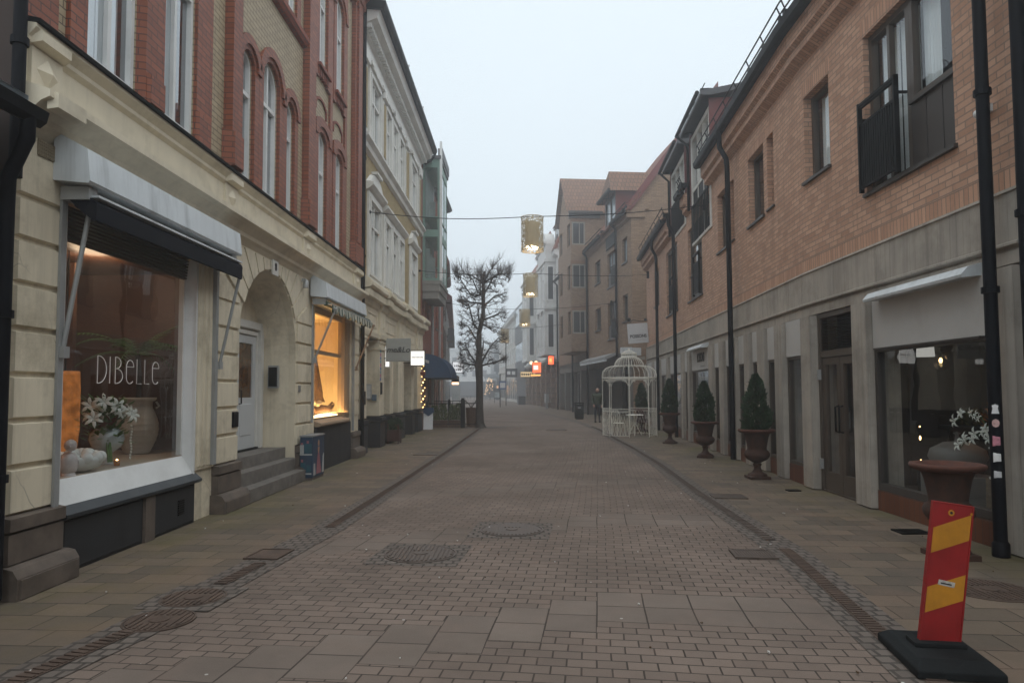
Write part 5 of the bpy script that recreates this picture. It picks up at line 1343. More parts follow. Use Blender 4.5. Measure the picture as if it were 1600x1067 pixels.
def french(F, a, b, c, z0, z1, zs, flip=False):
    # french door (b..c) with a rail, beside a window (a..b) over metal panels
    if flip: door, side = (a, b), (b, c)
    else: door, side = (b, c), (a, b)
    o = window(G1, F, side[0], side[1], zs, z1, mat=BRONZE, pane=GLASS, vm=(), d=.1, ft=.07, curt=((.03, .3, .02, .98), (.62, .97, .02, .98)))
    m = MB(F); W = side[1] - side[0]
    for k in range(3): m.block(side[0] + .003 + W*k/3, side[0] + W*(k+1)/3 - .003, z0 + .003, zs - .03, -.12, -.075, .008)
    m.box(side[0], side[1], -.1, -.04, zs - .03, zs); m.build('panel', BRONZE_D, o)
    o2 = window(G1, F, door[0], door[1], z0, z1, mat=BRONZE, pane=GLASS, vm=(.5,), d=.1, ft=.08, curt=((.06, .48, .02, .98), (.53, .94, .02, .98)), name='french_door')
    m = MB(F); A, B = door
    m.tube([(A + .02, .09, z0 + 1.2), (B - .02, .09, z0 + 1.2)], .03, 6); m.box(A + .02, B - .02, .07, .11, z0 + 1.16, z0 + 1.235); m.box(A + .02, B - .02, .075, .105, z0 + .92, z0 + .95); m.box(A + .02, B - .02, .075, .105, z0 + .05, z0 + .08)
    for u in (A + .02, B - .05): m.box(u, u + .035, .06, .12, z0 + .0, z0 + 1.24); m.box(u, u + .03, -.05, .07, z0 + 1.0, z0 + 1.03)
    n = 15
    for k in range(n): uu = A + .08 + (B - A - .16) * k / (n - 1); m.box(uu - .016, uu + .016, .08, .1, z0 + .08, z0 + .92)
    m.build('balcony_rail', BLACKM, o2)
    m = MB(F); m.mould(a - .04, c + .04, [(-.1, z0 + .01), (.05, z0 - .006), (.05, z0 - .05), (-.1, z0 - .05)]); m.build('sill', BRONZE_D, o)
french(FN, 7.42, 8.36, 9.33, 4.28, 6.47, 5.14)
french(FF, 19.45, 20.3, 21.5, 4.36, 6.6, 5.15, True)
french(FF, 23.45, 24.6, 25.85, 4.36, 6.75, 5.15, True)
# corbelled eaves, gutters and roof, broken by two wall dormers
def eave(F, a, b):
    m = MB(F); m.mould(a, b, [(0, 7.06), (.16, 7.16), (.16, 7.28), (.24, 7.34), (.24, 7.66), (0, 7.66)]); m.build('brick_eave', ORB, G1)
    m = MB(F); m.mould(a - .05, b + .05, [(.22, 7.62), (.36, 7.58), (.42, 7.62), (.44, 7.74), (.41, 7.74), (.36, 7.66), (.24, 7.70)]); m.build('gutter', BLACKM, G1)
    m = MB(F); m.add([(a, .38, 7.74), (b, .38, 7.74), (b, -2.6, 10.3), (a, -2.6, 10.3)], [(0, 1, 2, 3)]); m.build('roof', ROOFT, G1)
    m = MB(F); n = max(2, int((b - a) / .9))
    for k in range(n + 1):
        u = a + .1 + (b - a - .2) * k / n; m.box(u - .06, u + .06, .12, .3, 7.86, 8.0); m.tube([(u, .2, 7.85), (u, .34, 8.18)], .014, 5)
    for z, w in ((8.02, .3), (8.18, .34)): m.tube([(a, w, z), (b, w, z)], .016, 5)
    m.build('snow_guard', BLACKM, G1)
eave(FN, 6.45, BEND - .003); eave(FF, BEND + .003, 18.3); eave(FF, 20.85, 21.5); eave(FF, 24.45, END)
def dormer(a, b, zt, zb=6.9):
    m = MB(FF); 
    W = b - a
    m.ring(opening(a + .1, b - .1, zb, zt - .15), opening(a + .24, b - .24, zb + .08, zt - .3), -.1, .03)
    for k in (1, 2): u = a + .24 + (W - .48) * k / 3; m.box(u - .03, u + .03, -.09, .02, zb + .08, zt - .3)
    m.box(a + .2, b - .2, -.09, .022, 7.55, 7.62); d = m.build('dormer', TRIMW, G1)
    for q in (a, b - .06): m = MB(FF); m.box(q, q + .06, -3.2, .05, 7.1, zt); m.build('cheek', REDMET, d)
    m = MB(FF); m.quad((a + .2, -.05, 7.6), (b - .2, -.05, 7.6), (b - .2, -.05, zt - .25), (a + .2, -.05, zt - .25)); m.build('pane', GLASS, d)
    m = MB(FF); m.quad((a + .06, -1.2, 7), (b - .06, -1.2, 7), (b - .06, -1.2, zt), (a + .06, -1.2, zt)); m.quad((a + .4, -.2, 7.1), (a + 1.2, -.2, 7.1), (a + 1.2, -.2, zt - .3), (a + .4, -.2, zt - .3)); m.build('curtain', CURTAIN, d)
    m = MB(FF); m.box(a + .24, b - .24, -.06, .0, zb + .08, 7.55); zr = zb + 1.1
    for k in range(12): u = a + .3 + (W - .6) * k / 11; m.box(u - .015, u + .015, .05, .08, zb + .05, zr)
    m.box(a + .24, b - .24, .045, .09, zr, zr + .05); m.build('balcony_rail', BLACKM, d)
    m = MB(FF); m.mould(a - .2, b + .2, [(.24, zt), (.3, zt + .02), (.3, zt + .12), (-3.6, zt + .8), (-3.6, zt + .7), (0, zt)]); m.build('dormer_roof', ROOFD, d)
    m = MB(FF); m.tube([(a - .2, .4, zt + .06), (b + .2, .4, zt + .06)], .06, 8); m.tube([(b + .1, .4, zt + .02), (b + .1, .08, zt - .3), (b + .1, .08, 7.1)], .045, 8)
    for k in range(3): m.box(a + .3 + k*.9, a + .42 + k*.9, -.1, .2, zt + .2, zt + .4)
    m.tube([(a, .15, zt + .4), (b, .15, zt + .4)], .015, 5); m.build('gutter', BLACKM, d)
dormer(18.0, 20.75, 9.42, 5.95); dormer(21.6, 24.35, 9.42)
m = MB(FF); m.quad((6.45, -2.6, 10.3), (END, -2.6, 10.3), (END, -9, 6), (6.45, -9, 6)); m.add([(END, .2, 7.6), (END, -2.6, 10.3), (END, -9, 6)], [(0, 1, 2)]); m.build('back_roof', ROOFT, G1)
m = MB(FF); m.box(END - .06, END, -9, -.01, 0, 7.6); m.build('end_wall', ORB, G1)
m = MB(FN); m.box(6.45, 6.5, -9, -.01, 0, 7.6); m.quad((6.5, -1.5, 3.6), (BEND, -1.5, 3.6), (BEND, -1.5, 7.6), (6.5, -1.5, 7.6)); m.quad((6.5, -1.5, 3.6), (BEND, -1.5, 3.6), (BEND, -.21, 3.6), (6.5, -.21, 3.6)); m.F = FF; m.quad((BEND, -1.5, 3.6), (END, -1.5, 3.6), (END, -1.5, 7.6), (BEND, -1.5, 7.6)); m.quad((BEND, -1.5, 3.6), (END, -1.5, 3.6), (END, -.21, 3.6), (BEND, -.21, 3.6)); m.build('interior', DARKROOM, G1)
# concrete band and fins
prof = [(-.3, 2.8), (.05, 2.8), (.05, 2.93), (.02, 2.945), (.02, 2.96), (.09, 2.975), (.09, 3.0), (.06, 3.015), (.06, 3.49), (.08, 3.5), (.07, 3.53), (0, 3.532)]
def band(F, a, b): m = MB(F); m.mould(a, b, prof); m.build('concrete_band', CONC, G1)
for a, b in zip([6.45, 9.08, 10.3], [9.072, 10.292, BEND - .002]): band(FN, a, b)
for a, b in zip([BEND + .004, 13.9, 16.9, 19.9, 22.9, 25.9, 28.9], [13.892, 16.892, 19.892, 22.892, 25.892, 28.892, END]): band(FF, a, b)
def column(F, a, b, dep=.14):
    m = MB(F); m.block(a, b, .004, 2.795, -.3, dep, .018); m.build('concrete_fin', CONC, G1)
column(FN, 9.2, 9.63); column(FN, 6.5, 6.86, .1); column(FN, 10.98, 11.38)
cols = [(12.28, 12.74), (13.36, 13.84), (14.4, 14.82), (15.5, 15.98), (16.66, 17.12), (17.86, 18.3), (20.88, 21.3), (22.0, 22.4), (24.9, 25.4), (27.0, 27.4), (28.9, 29.3), (31.1, 31.6)]
for a, b in cols: column(FF, a, b)
# openings between the fins: fascia panel, glass, tile base
gaps = [(FF, 11.42, 12.27)] + [(FF, cols[i][1] + .005, cols[i+1][0] - .005) for i in range(len(cols) - 1)]
for F, a, b in gaps:
    wide = b - a > 1.4
    m = MB(F); m.box(a, b, -.12, .07, 2.17, 2.79); m.build('fascia_panel', PANELW, G1)
    m = MB(F); m.ring(opening(a, b, .3, 2.165), opening(a + .05, b - .05, .36, 2.12), -.05, .05); o = m.build('shop_window', BRONZE, G1)
    m = MB(F); m.quad((a + .04, .01, .35), (b - .04, .01, .35), (b - .04, .01, 2.13), (a + .04, .01, 2.13)); m.build('pane', GLASS, o)
    m = MB(F); m.box(a, b, -.2, .06, .0, .295); m.build('tile_base', TILE_ORANGE, o)
# big near shop window
a, b = 6.87, 9.19
m = MB(FN); m.box(a, b, -.12, .06, 2.14, 2.79); m.build('fascia_panel', PANELW, G1)
m = MB(FN); m.ring(opening(a, b, .27, 2.135), opening(a + .06, b - .06, .36, 2.09), -.06, .045); bo = m.build('shop_window', BRONZE_D, G1)
m = MB(FN); m.quad((a + .05, .0, .35), (b - .05, .0, .35), (b - .05, .0, 2.1), (a + .05, .0, 2.1)); m.build('pane', GLASS, bo)
m = MB(FN); m.box(a, b, -.2, .055, .0, .265); m.build('tile_base', TILE_ORANGE, bo)
m = MB(FN); m.box(7.05, 9.15, .062, .08, 2.12, 2.14); m.build('blind_rail', BRONZE_D, bo)
# double glass door with louvres above
a, b = 9.64, 10.97
FNd = FN @ Matrix.Translation((0, .14, 0))
m = MB(FNd); m.ring(opening(a, b, .004, 2.79), opening(a + .07, b - .07, .03, 2.72), -.25, -.12); m.box(a + .07, b - .07, -.24, -.13, 2.1, 2.2)
dd = m.build('entrance_door', BRONZE, G1)
m = MB(FNd)
for k in range(16): m.mould(a + .07, b - .07, [(-.22, 2.215 + k*.031), (-.15, 2.205 + k*.031), (-.15, 2.215 + k*.031), (-.22, 2.235 + k*.031)])
m.build('louvre', BLACKM, dd)
for c0, c1 in ((a + .075, (a + b)/2 - .005), ((a + b)/2 + .005, b - .075)):
    m = MB(FNd); m.ring(opening(c0, c1, .03, 2.09), opening(c0 + .1, c1 - .1, .32, 1.98), -.21, -.15); lf = m.build('door_leaf', BRONZE, dd)
    m = MB(FNd); m.quad((c0 + .09, -.18, .31), (c1 - .09, -.18, .31), (c1 - .09, -.18, 1.99), (c0 + .09, -.18, 1.99)); m.build('pane', GLASS, dd)
m = MB(FNd)
for u in ((a + b)/2 - .06, (a + b)/2 + .06): m.tube([(u, -.15, .95), (u, -.09, .97), (u, -.09, 1.33), (u, -.15, 1.35)], .014, 6)
m.build('handle', BLACKM, dd)
m = MB(FNd)
for z in (.35, 1.75): m.box(b - .09, b - .05, -.12, -.07, z, z + .16)
m.build('hinge', STEEL, dd)
# shop interior behind the glass
m = MB(FN); m.quad((6.6, -2.8, 0), (BEND, -2.8, 0), (BEND, -2.8, 2.9), (6.6, -2.8, 2.9)); m.quad((6.6, -.2, .02), (BEND, -.2, .02), (BEND, -2.8, .02), (6.6, -2.8, .02)); m.quad((6.6, -.2, 2.9), (BEND, -.2, 2.9), (BEND, -2.8, 2.9), (6.6, -2.8, 2.9)); m.quad((6.52, -.2, 0), (6.52, -2.8, 0), (6.52, -2.8, 2.9), (6.52, -.2, 2.9)); m.quad((BEND - .04, -.26, 0), (BEND - .04, -2.8, 0), (BEND - .04, -2.8, 2.9), (BEND - .04, -.26, 2.9))
m.box(7.2, 7.3, -2.7, -2.0, 0.03, 2.6); m.box(8.6, 9.4, -2.78, -2.6, .03, 1.6)
m.F = FF; m.quad((BEND, -1.6, 0), (END, -1.6, 0), (END, -1.6, 2.9), (BEND, -1.6, 2.9)); m.quad((BEND, -.2, .02), (END, -.2, .02), (END, -1.6, .02), (BEND, -1.6, .02)); m.quad((BEND, -.2, 2.9), (END, -.2, 2.9), (END, -1.6, 2.9), (BEND, -1.6, 2.9))
m.build('shop_interior', DARKROOM, G1)
# wedge lights over the signs
def wedge(F, a, b, label, name='fascia_light'):
    m = MB(F); m.mould(a, b, [(.03, 2.76), (.26, 2.74), (.27, 2.77), (.2, 2.85), (.03, 2.9)]); return tag(m.build(name, AWNW), label, 'light')
wedge(FN, 7.0, 9.02, 'long white wedge shaped sign light over the blank white fascia on the right')
wedge(FF, 18.6, 20.7, 'white wedge shaped light over the black lettered wall sign on the right')
o = text_mesh('lettering', 'BOSSONS', .36, INK, textframe(FF @ Vector((19.55, .078, 2.4)), (FF.to_3x3() @ Vector((-1, 0, 0)))), G1, offset=.008, sx=.62)
m = MB(FF); m.tube([(19.55 - k*.06, .078, 2.27 + .03*math.sin(k*1.7)) for k in range(9)], .006, 4); m.build('script_line', INKG, G1)
# downpipes
m = MB(); downpipe(m, [(4.56, 6.62, .02), (4.56, 6.62, 7.5)], .06, [(4.56, 6.62, z) for z in (2.55, 4.5, 6.2)]); m.lathe([(.075, 0), (.075, .12), (.06, .14)], (4.56, 6.62, .01), 12); np1 = m.build('downpipe', PIPE, G1)
for u in (15.63, 23.0, 27.05):
    m = MB(FF); downpipe(m, [(u, .2, .02), (u, .2, 6.75), (u, .22, 6.95), (u, .36, 7.2), (u, .38, 7.6)], .06); m.build('downpipe', PIPE, G1)
# stickers on the near pipe
for i, (z, h, c, l) in enumerate(((1.36, .1, (.7, .7, .7), 'white dress shaped sticker on the near right drainpipe'), (1.23, .08, (.55, .35, .33), 'round pale sticker with a red edge on the near drainpipe'), (1.05, .1, (.5, .2, .25), 'small red and pale sticker on the near drainpipe'), (.9, .09, (.75, .75, .73), 'plain white sticker on the near right drainpipe'), (.75, .07, (.55, .55, .55), 'lowest striped white sticker on the near drainpipe'))):
    m = MB(); a0 = R(205); n = 6; wd = .75
    if i == 0: L = [(0, 0), (1, 0), (.82, .5), (.95, .85), (.7, .8), (.3, .8), (.05, .85), (.18, .5)]
    elif i == 1: L = [(.5 + .5*math.cos(k*PI/6), .5 + .5*math.sin(k*PI/6)) for k in range(12)]
    else: L = [(0, 0), (1, .04), (.98, .96), (.03, 1)]
    def P_(x, y): a = a0 + R(60) * x; return (4.56 + .0625*math.cos(a), 6.62 + .0625*math.sin(a), z + h*y)
    V5 = []; rows = 9
    for r in range(rows + 1):
        y = .001 + .998 * r / rows; xs = []
        for (xa, ya), (xb, yb) in zip(L, L[1:] + L[:1]):
            if (ya <= y < yb) or (yb <= y < ya): xs.append(xa + (xb - xa) * (y - ya) / (yb - ya))
        lo_, hi_ = (min(xs), max(xs)) if xs else (.49, .51)
        V5 += [P_(lo_ + (hi_ - lo_) * c / 5, y) for c in range(6)]
    m.add(V5, [(r*6 + c, r*6 + c + 1, r*6 + c + 7, r*6 + c + 6) for r in range(rows) for c in range(5)])
    tag(m.build('sticker', plain('sticker_%s' % 'abcde'[i], c, .6, .35 if i in (1, 2) else .06, 30, 0)), l, 'sticker')
m = MB(FN); m.ball((6.95, .06, 4.42), .05); m.ball((6.84, .07, 4.47), .05); m.box(6.82, 6.97, 0, .05, 4.4, 4.48); tag(m.build('security_light', WHITE), 'pair of small white lamps on the brick beside the near right drainpipe', 'lamp')
# ---------------------------------------------------------------- right edge neighbour
G0 = thing('grey_corner_house', 'edge of a grey brick house with a black drainpipe at the far right', 'building', (4.8, 2, 0))
m = MB(); m.box(4.82, 12, -14, 6.38, 3.5, 8); m.build('upper_wall', GRB, G0)
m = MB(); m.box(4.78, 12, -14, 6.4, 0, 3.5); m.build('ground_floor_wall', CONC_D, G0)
m = MB(); downpipe(m, [(4.62, 6.2, .02), (4.62, 6.2, 8)], .065, [(4.62, 6.2, 3.2)]); m.build('downpipe', PIPE, G0)

# ---------------------------------------------------------------- brown brick house with gables and oriel
B = thing('brown_brick_house', 'brown brick house with tiled gable, dormer and tall brick oriel on the right', 'building', (5.0, 45, 0))
S0, S1 = 34.4, 57.0
bw_ = [(35.2, 36.25, 8.3, 9.6), (35.2, 36.25, 5.2, 6.6), (37.55, 39.6, 7.5, 9.45), (37.55, 39.6, 4.5, 6.6), (41.4, 42.95, 8.2, 9.6), (41.4, 42.95, 5.3, 6.65), (53.0, 55.4, 10.4, 12.1), (53.0, 55.4, 7.5, 9.3), (53.0, 55.4, 4.9, 6.7)]
m = MB(FB); m.wall([(S0, 3.6), (S1, 3.6), (S1, 10.75), (S0, 10.75)], [opening(*h) for h in bw_ if h[3] < 10.7], 0, .2); m.wall([(50.0, 10.75), (S1, 10.75), (S1, 12.6), (50.0, 12.6)], [opening(*h) for h in bw_ if h[3] > 10.7], 0, .2)
m.mould(S0, 45.3, [(.002, 10.3), (.12, 10.42), (.12, 10.5), (.22, 10.58), (.22, 10.74), (0, 10.74)])
m.build('wall', BRB, B)
for h in bw_:
    fr = h[1] - h[0] > 1.9
    o = window(B, FB, *h, mat=BRONZE, vm=(.5,) if not fr else (.33, .66), d=.14, pane=PALEWIN if h[2] > 7.2 and h[0] < 40 else DARKWIN, sill=(.06, .08, BRONZE_D))
    if fr and h[0] < 40:
        m = MB(FB); A, Bq = h[0], h[0] + 1.05; m.box(A, Bq, .02, .06, h[2] + .05, h[2] + .95); m.box(A, Bq, .03, .08, h[2] + 1.0, h[2] + 1.06); m.build('balcony_rail', BLACKM, o)
        m = MB(FB); m.box(h[0] + 1.1, h[1] - .05, -.1, -.05, h[2] + .05, h[2] + .8); m.build('panel', BRONZE_D, o)
# side gable facing down the street
pn = FB @ Vector((S0, 0, 0))
m = MB(frame((pn.x, pn.y, 0), (1, 0, 0), (0, -1, 0))); m.wall([(0, 0), (9, 0), (9, 11), (4.5, 17.0), (0, 10.75)], (), 0)
m.box(-.25, .7, .0, .12, 10.35, 10.75); m.prism([(0, 10.75), (.9, 10.75), (.9, 11.0), (.25, 11.2)], .0, .1)
m.build('gable_wall', BRB, B)
m = MB(frame((pn.x, pn.y, 0), (1, 0, 0), (0, -1, 0)))
q0, q1 = (-.35, 10.75), (4.5, 17.4)
dx, dz = q1[0] - q0[0], q1[1] - q0[1]
m.prism([(q0[0] + .3, q0[1] - .1), (q1[0], q1[1] - .5), (q1[0], q1[1] - .08), (q0[0] + .1, q0[1] + .2)], .13, .2)
m.build('verge_board', REDMET, B)
def slope(a, b, mat, zt=17.3, w1=-4.85):
    m = MB(FB); m.mould(a, b, [(.32, 10.72), (w1, zt), (w1, zt - .15), (.32, 10.6)]); m.build('roof', mat, B)
slope(S0 - .25, 45.3, ROOFT)
slope(50.0, S1, ROOFT, 17.3)
for a, b in ((S0, 37.2), (40, 44.5), (50.5, S1)):
    m = MB(FB); m.mould(a, b + .1, [(.3, 10.6), (.44, 10.62), (.48, 10.75), (.3, 10.75)])
    for z, w in ((10.95, .25), (11.12, .3)): m.tube([(a, w, z), (b, w, z)], .03, 5)
    for k in range(5): u = a + (b - a)*k/4; m.box(u - .08, u + .08, .0, .3, 10.85, 11.0)
    m.build('gutter', BLACKM, B)
# dormer
a, b, zt = 37.3, 39.9, 12.6
m = MB(FB); m.ring(opening(a + .06, b - .06, 9.7, zt), opening(a + .2, b - .2, 9.8, zt - .15), -.1, .03); m.box((a+b)/2 - .03, (a+b)/2 + .03, -.09, .02, 9.8, zt - .15); d = m.build('dormer', BRONZE, B)
for q in (a, b - .06): m = MB(FB); m.box(q, q + .06, -2.5, .04, 10.3, zt); m.build('cheek', REDMET, d)
m = MB(FB); m.quad((a + .15, -.05, 9.75), (b - .15, -.05, 9.75), (b - .15, -.05, zt - .1), (a + .15, -.05, zt - .1)); m.build('pane', PALEWIN, d)
m = MB(FB); m.box(a + .3, b - .3, .05, .09, 9.7, 10.75); m.build('balcony_rail', BLACKM, d)
m = MB(FB); c = (a + b)/2; m.add([(a - .25, .4, zt - .05), (c, .1, zt + 1.5), (c, -3.4, zt + 1.5), (a - .25, -3.4, zt - .05), (b + .25, .4, zt - .05), (b + .25, -3.4, zt - .05)], [(0, 1, 2, 3), (1, 4, 5, 2), (0, 4, 1)]); m.build('dormer_roof', ROOFT_B, d)
m = MB(FB); m.mould(a - .2, b + .2, [(.36, zt - .08), (.5, zt - .06), (.52, zt + .08), (.4, zt + .08)]); m.build('gutter', BLACKM, d)
# the oriel with a cross gable roof
o0, o1, od = 45.3, 49.9, 1.1
m = MB(FB)
ow = [(8.4, 10.0), (5.35, 6.9), (11.3, 12.85)]
nx = MB(frame(FB @ Vector((o0, 0, 0)), (FB.to_3x3() @ Vector((0, 1, 0))), (FB.to_3x3() @ Vector((-1, 0, 0)))))   # the face turned to the camera
nx.wall([(-.0, 4.2), (od, 4.2), (od, 13.9), (-.0, 13.9)], [(lambda z0, z1: [(.12, z0), (1.02, z0), (1.02, z1), (.12, z1)])(*z) for z in ow], 0, .15)
orl = nx.build('oriel', BRB, B)
m.wall([(o0, 4.2), (o1, 4.2), (o1, 13.7), ((o0+o1)/2, 16.3), (o0, 13.7)], [opening(o0 + .25 + k*3.05, o0 + 1.3 + k*3.05, *z) for z in ow for k in (0, 1)], od, .15)
m.box(o0 + .05, o1, .01, od - .01, 4.15, 4.19)
m.quad((o1, 0, 4.2), (o1, od, 4.2), (o1, od, 13.7), (o1, 0, 13.7))
m.build('oriel_front', BRB, orl)
for z0, z1 in ow:
    w = window(B, nx.F, .12, 1.02, z0, z1, mat=plain('grey_oriel_frame', (.25, .24, .21), .6, .05, 3, 0), pane=DARKWIN, vm=(.42,), d=.03, ft=.09, name='oriel_window')
    for k in (0, 1):
        g = MB(FB); g.quad((o0 + .25 + k*3.05, od - .12, z0), (o0 + 1.3 + k*3.05, od - .12, z0), (o0 + 1.3 + k*3.05, od - .12, z1), (o0 + .25 + k*3.05, od - .12, z1)); g.build('pane', DARKWIN, orl)
    s = MB(nx.F); s.wall([(0, z1 + .02), (od, z1 + .02), (od, z1 + .25), (0, z1 + .25)], (), .006); s.build('soldier_course', brick('brown_soldiers', (.3, .17, .1), (.22, .12, .075), (.17, .13, .1), .25, .08, .009, .85, off=0, rot=True), orl)
m = MB(FB); c = (o0 + o1) / 2
m.add([(o0 - .35, od + .3, 13.45), (c, od + .3, 16.5), (c, -5, 16.5), (o0 - .35, -5, 13.45), (o1 + .3, od + .3, 13.5), (o1 + .3, -5, 13.5)], [(0, 1, 2, 3), (1, 4, 5, 2)])
m.build('oriel_roof', ROOFT_B, B)
m = MB(FB); m.box(o0 - .1, o0 + .3, -.9, od + .1, 13.1, 13.4); m.box(o0 - .42, o0 - .3, -1, od + .2, 13.36, 13.5); m.build('oriel_eave', BRONZE_D, B)
m = MB(FB); m.wall([(o0, 10.7), (o0 + .001, 10.7), (o0 + .001, 13.9), (o0, 13.9)], (), 0); m.quad((o0 + .01, -5, 10.7), (o0 + .01, 0, 10.7), (o0 + .01, 0, 13.9), (o0 + .01, -5, 13.9)); m.build('cross_wall', BRB, B)
m = MB(FB)
for u in (37.15, 44.9, 57.0): m = MB(FB); m.tube([(u, .12, 0 if u > 40 else 3.4), (u, .12, 10.4), (u, .4, 10.7)], .07, 8); m.build('downpipe', PIPE, B)
m = MB(FB); m.tube([(50.4, .1, 0), (50.4, .1, 4.2)], .07, 8); m.build('downpipe', PIPE, B)
# its ground floor
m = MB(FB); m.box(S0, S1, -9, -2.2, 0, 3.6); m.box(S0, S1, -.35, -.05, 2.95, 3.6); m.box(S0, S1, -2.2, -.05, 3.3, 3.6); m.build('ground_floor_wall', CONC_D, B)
for u in (34.5, 45.1, 47.6, 50.9, 53.8, 56.4):
    m = MB(FB); m.block(u, u + .5, .004, 3.0, -.5, .02, .02); m.build('pier', CONC_D, B)
for i, (a, b) in enumerate(((51.5, 53.7), (54.4, 56.3), (48.2, 50.8))):
    m = MB(FB); m.ring(opening(a, b, .3, 2.9), opening(a + .1, b - .1, .4, 2.8), -.45, -.35); o = m.build('shop_window', STEEL, B)
    m = MB(FB); m.quad((a + .08, -.4, .38), (b - .08, -.4, .38), (b - .08, -.4, 2.82), (a + .08, -.4, 2.82)); m.build('pane', DARKWIN, o)
    m = MB(FB); m.box(a, b, -.45, -.35, 0, .29); m.build('tile_base', TILE_ORANGE, o)
m = MB(FB); m.quad((35.6, -2.15, .3), (44.8, -2.15, .3), (44.8, -2.15, 2.6), (35.6, -2.15, 2.6)); m.build('shop_glass', DARKWIN, B)
m = MB(FB); m.box(36.6, 37.2, -2.1, -2.05, .3, 2.3); m.box(34.0 + 1.4, 34 + 2.0, -2.1, -2.05, .4, 2.2); lit = m.build('lit_shop_panel', emit('amber_shop_light', (1, .55, .2), .55, .5), B)
for i, (a, b) in enumerate(((35.5, 36.5), (37.0, 39.0), (40.5, 44))):
    m = MB(FB); m.box(a, b, -1.1, -1.02, 2.1, 2.9); o = m.build('shop_sign', SIGNWHITE, B)
    m = MB(FB); c = (a + b)/2
    for k in range(3): m.box(c - .2 + k*.16, c - .1 + k*.16, -1.018, -1.01, 2.35, 2.6)
    m.build('lettering', INK, o)
t = thing('shop_awning', 'long grey folded awning under the brown brick house behind the birdcage', 'awning', (5, 41, 3.5))
m = MB(FB); m.mould(37.9, 45.2, [(.0, 3.52), (.55, 3.3), (.6, 3.34), (.6, 3.46), (.1, 3.66), (.0, 3.66)]); m.build('cassette', STEEL, t)
m = MB(FB); m.box(37.95, 45.1, .5, .58, 3.2, 3.32); m.build('front_rail', AWNW, t)
t = thing('shop_awning', 'short white awning end beside the corner of the orange brick house', 'awning', (5.6, 33.9, 3.4))
m = MB(); m.box(5.0, 5.55, 33.6, 34.0, 3.42, 3.7); m.box(5.6, 6.0, 33.7, 34.1, 3.3, 3.68); m.build('cassette', AWNW, t)
m = MB(); m.box(5.3, 6.2, 33.75, 34.1, 3.1, 3.25); m.build('front_rail', CONC, t)
# the white ornate house
V = thing('white_ornate_house', 'white ornate house with bay windows, red roofs and a brown stone ground floor', 'building', (2.5, 67, 0))
S0, S1 = 57.05, 80
m = MB(FB); m.box(S0, S1, -9, 0, 4.2, 14)
m.mould(S0, S1, [(0, 4.1), (.25, 4.25), (.3, 4.45), (0, 4.6)]); m.mould(S0, S1, [(0, 8.4), (.15, 8.5), (.2, 8.65), (0, 8.8)]); m.mould(S0, S1, [(0, 12.9), (.3, 13.1), (.35, 13.4), (0, 13.6)])
m.build('wall', WHITE_STONE, V)
for (a, b, zt) in ((58.3, 63.0, 14.2), (71.5, 75.6, 13.0)):
    m = MB(FB); p = .9
    m.box(a, b, .003, p, 4.6, zt)
    for z in (4.62, 8.5, 12.6): m.box(a - .12, b + .12, .003, p + .14, z, z + .28)
    m.prism([(a, zt)] + [((a+b)/2 - (b-a)/2*math.cos(PI*k/12), zt + 1.3*math.sin(PI*k/12)) for k in range(13)] + [(b, zt)], .05, p - .05)
    for cu in (a, b - .25, (a + b)/2 - .12):
        for z in (4.9, 8.8): m.block(cu, cu + .25, z, z + 3.6, p, p + .09, .02); m.block(cu - .06, cu + .31, z + 3.3, z + 3.6, p + .09, p + .17, .02)
    for k in range(12): u = a + .15 + (b - a - .3)*k/11; m.box(u - .08, u + .08, p, p + .12, zt - .25, zt - .05)
    m.prism([((a+b)/2 + .5*math.cos(k*PI/8), zt + .45 + .35*math.sin(k*PI/8)) for k in range(16)], p - .05, p + .05)
    m.mould(a - .3, b + .3, [(p, zt - .05), (p + .25, zt + .02), (p + .28, zt + .12), (p, zt + .16)])
    bay = m.build('bay', WHITE_STONE, V)
    for z in (5.3, 9.4):
        for k in range(2):
            u = a + .55 + k * ((b - a) / 2 - .1)
            w = window(V, FB, u, u + 1.1, z, z + 2.8, d=-p - .03, mat=WHITE, pane=DARKWIN, name='bay_window', hm=(.65,))
        sd = MB(frame(FB @ Vector((a - .012, 0, 0)), (FB.to_3x3() @ Vector((0, 1, 0))), (FB.to_3x3() @ Vector((-1, 0, 0)))))
        sd.box(.25, .68, -.01, .01, z, z + 2.8); sd.build('side_pane', DARKWIN, bay)
        sd = MB(sd.F); sd.ring(opening(.18, .75, z - .08, z + 2.9), opening(.25, .68, z, z + 2.8), 0, .04); sd.build('side_frame', WHITE, bay)
for u in (64.5, 66.6, 68.8, 77.5):
    for z in (5.2, 9.3):
        hd = MB(FB); hd.mould(u - .25, u + 1.45, [(.003, z + 2.85), (.14, z + 2.92), (.22, z + 3.05), (.003, z + 3.1)]); hd.ring(opening(u - .16, u + 1.36, z - .12, z + 2.85), opening(u - .02, u + 1.22, z - .02, z + 2.72), .003, .09)
        if z < 6: hd.prism([(u - .2, z + 3.1), (u + 1.4, z + 3.1), (u + .6, z + 3.5)], .003, .15)
        hd.build('window_surround', WHITE_STONE, V)
        window(V, FB, u, u + 1.2, z, z + 2.7, d=-.06, mat=WHITE, pane=DARKWIN, hm=(.65,))
m = MB(FB); m.mould(S0, S1, [(.4, 13.5), (-.4, 15.2), (-4.2, 18.4), (-9, 14), (0, 13.4)])
m.build('roof', plain('faded_red_roof', (.22, .085, .06), .75, .2, 3, .2), V)
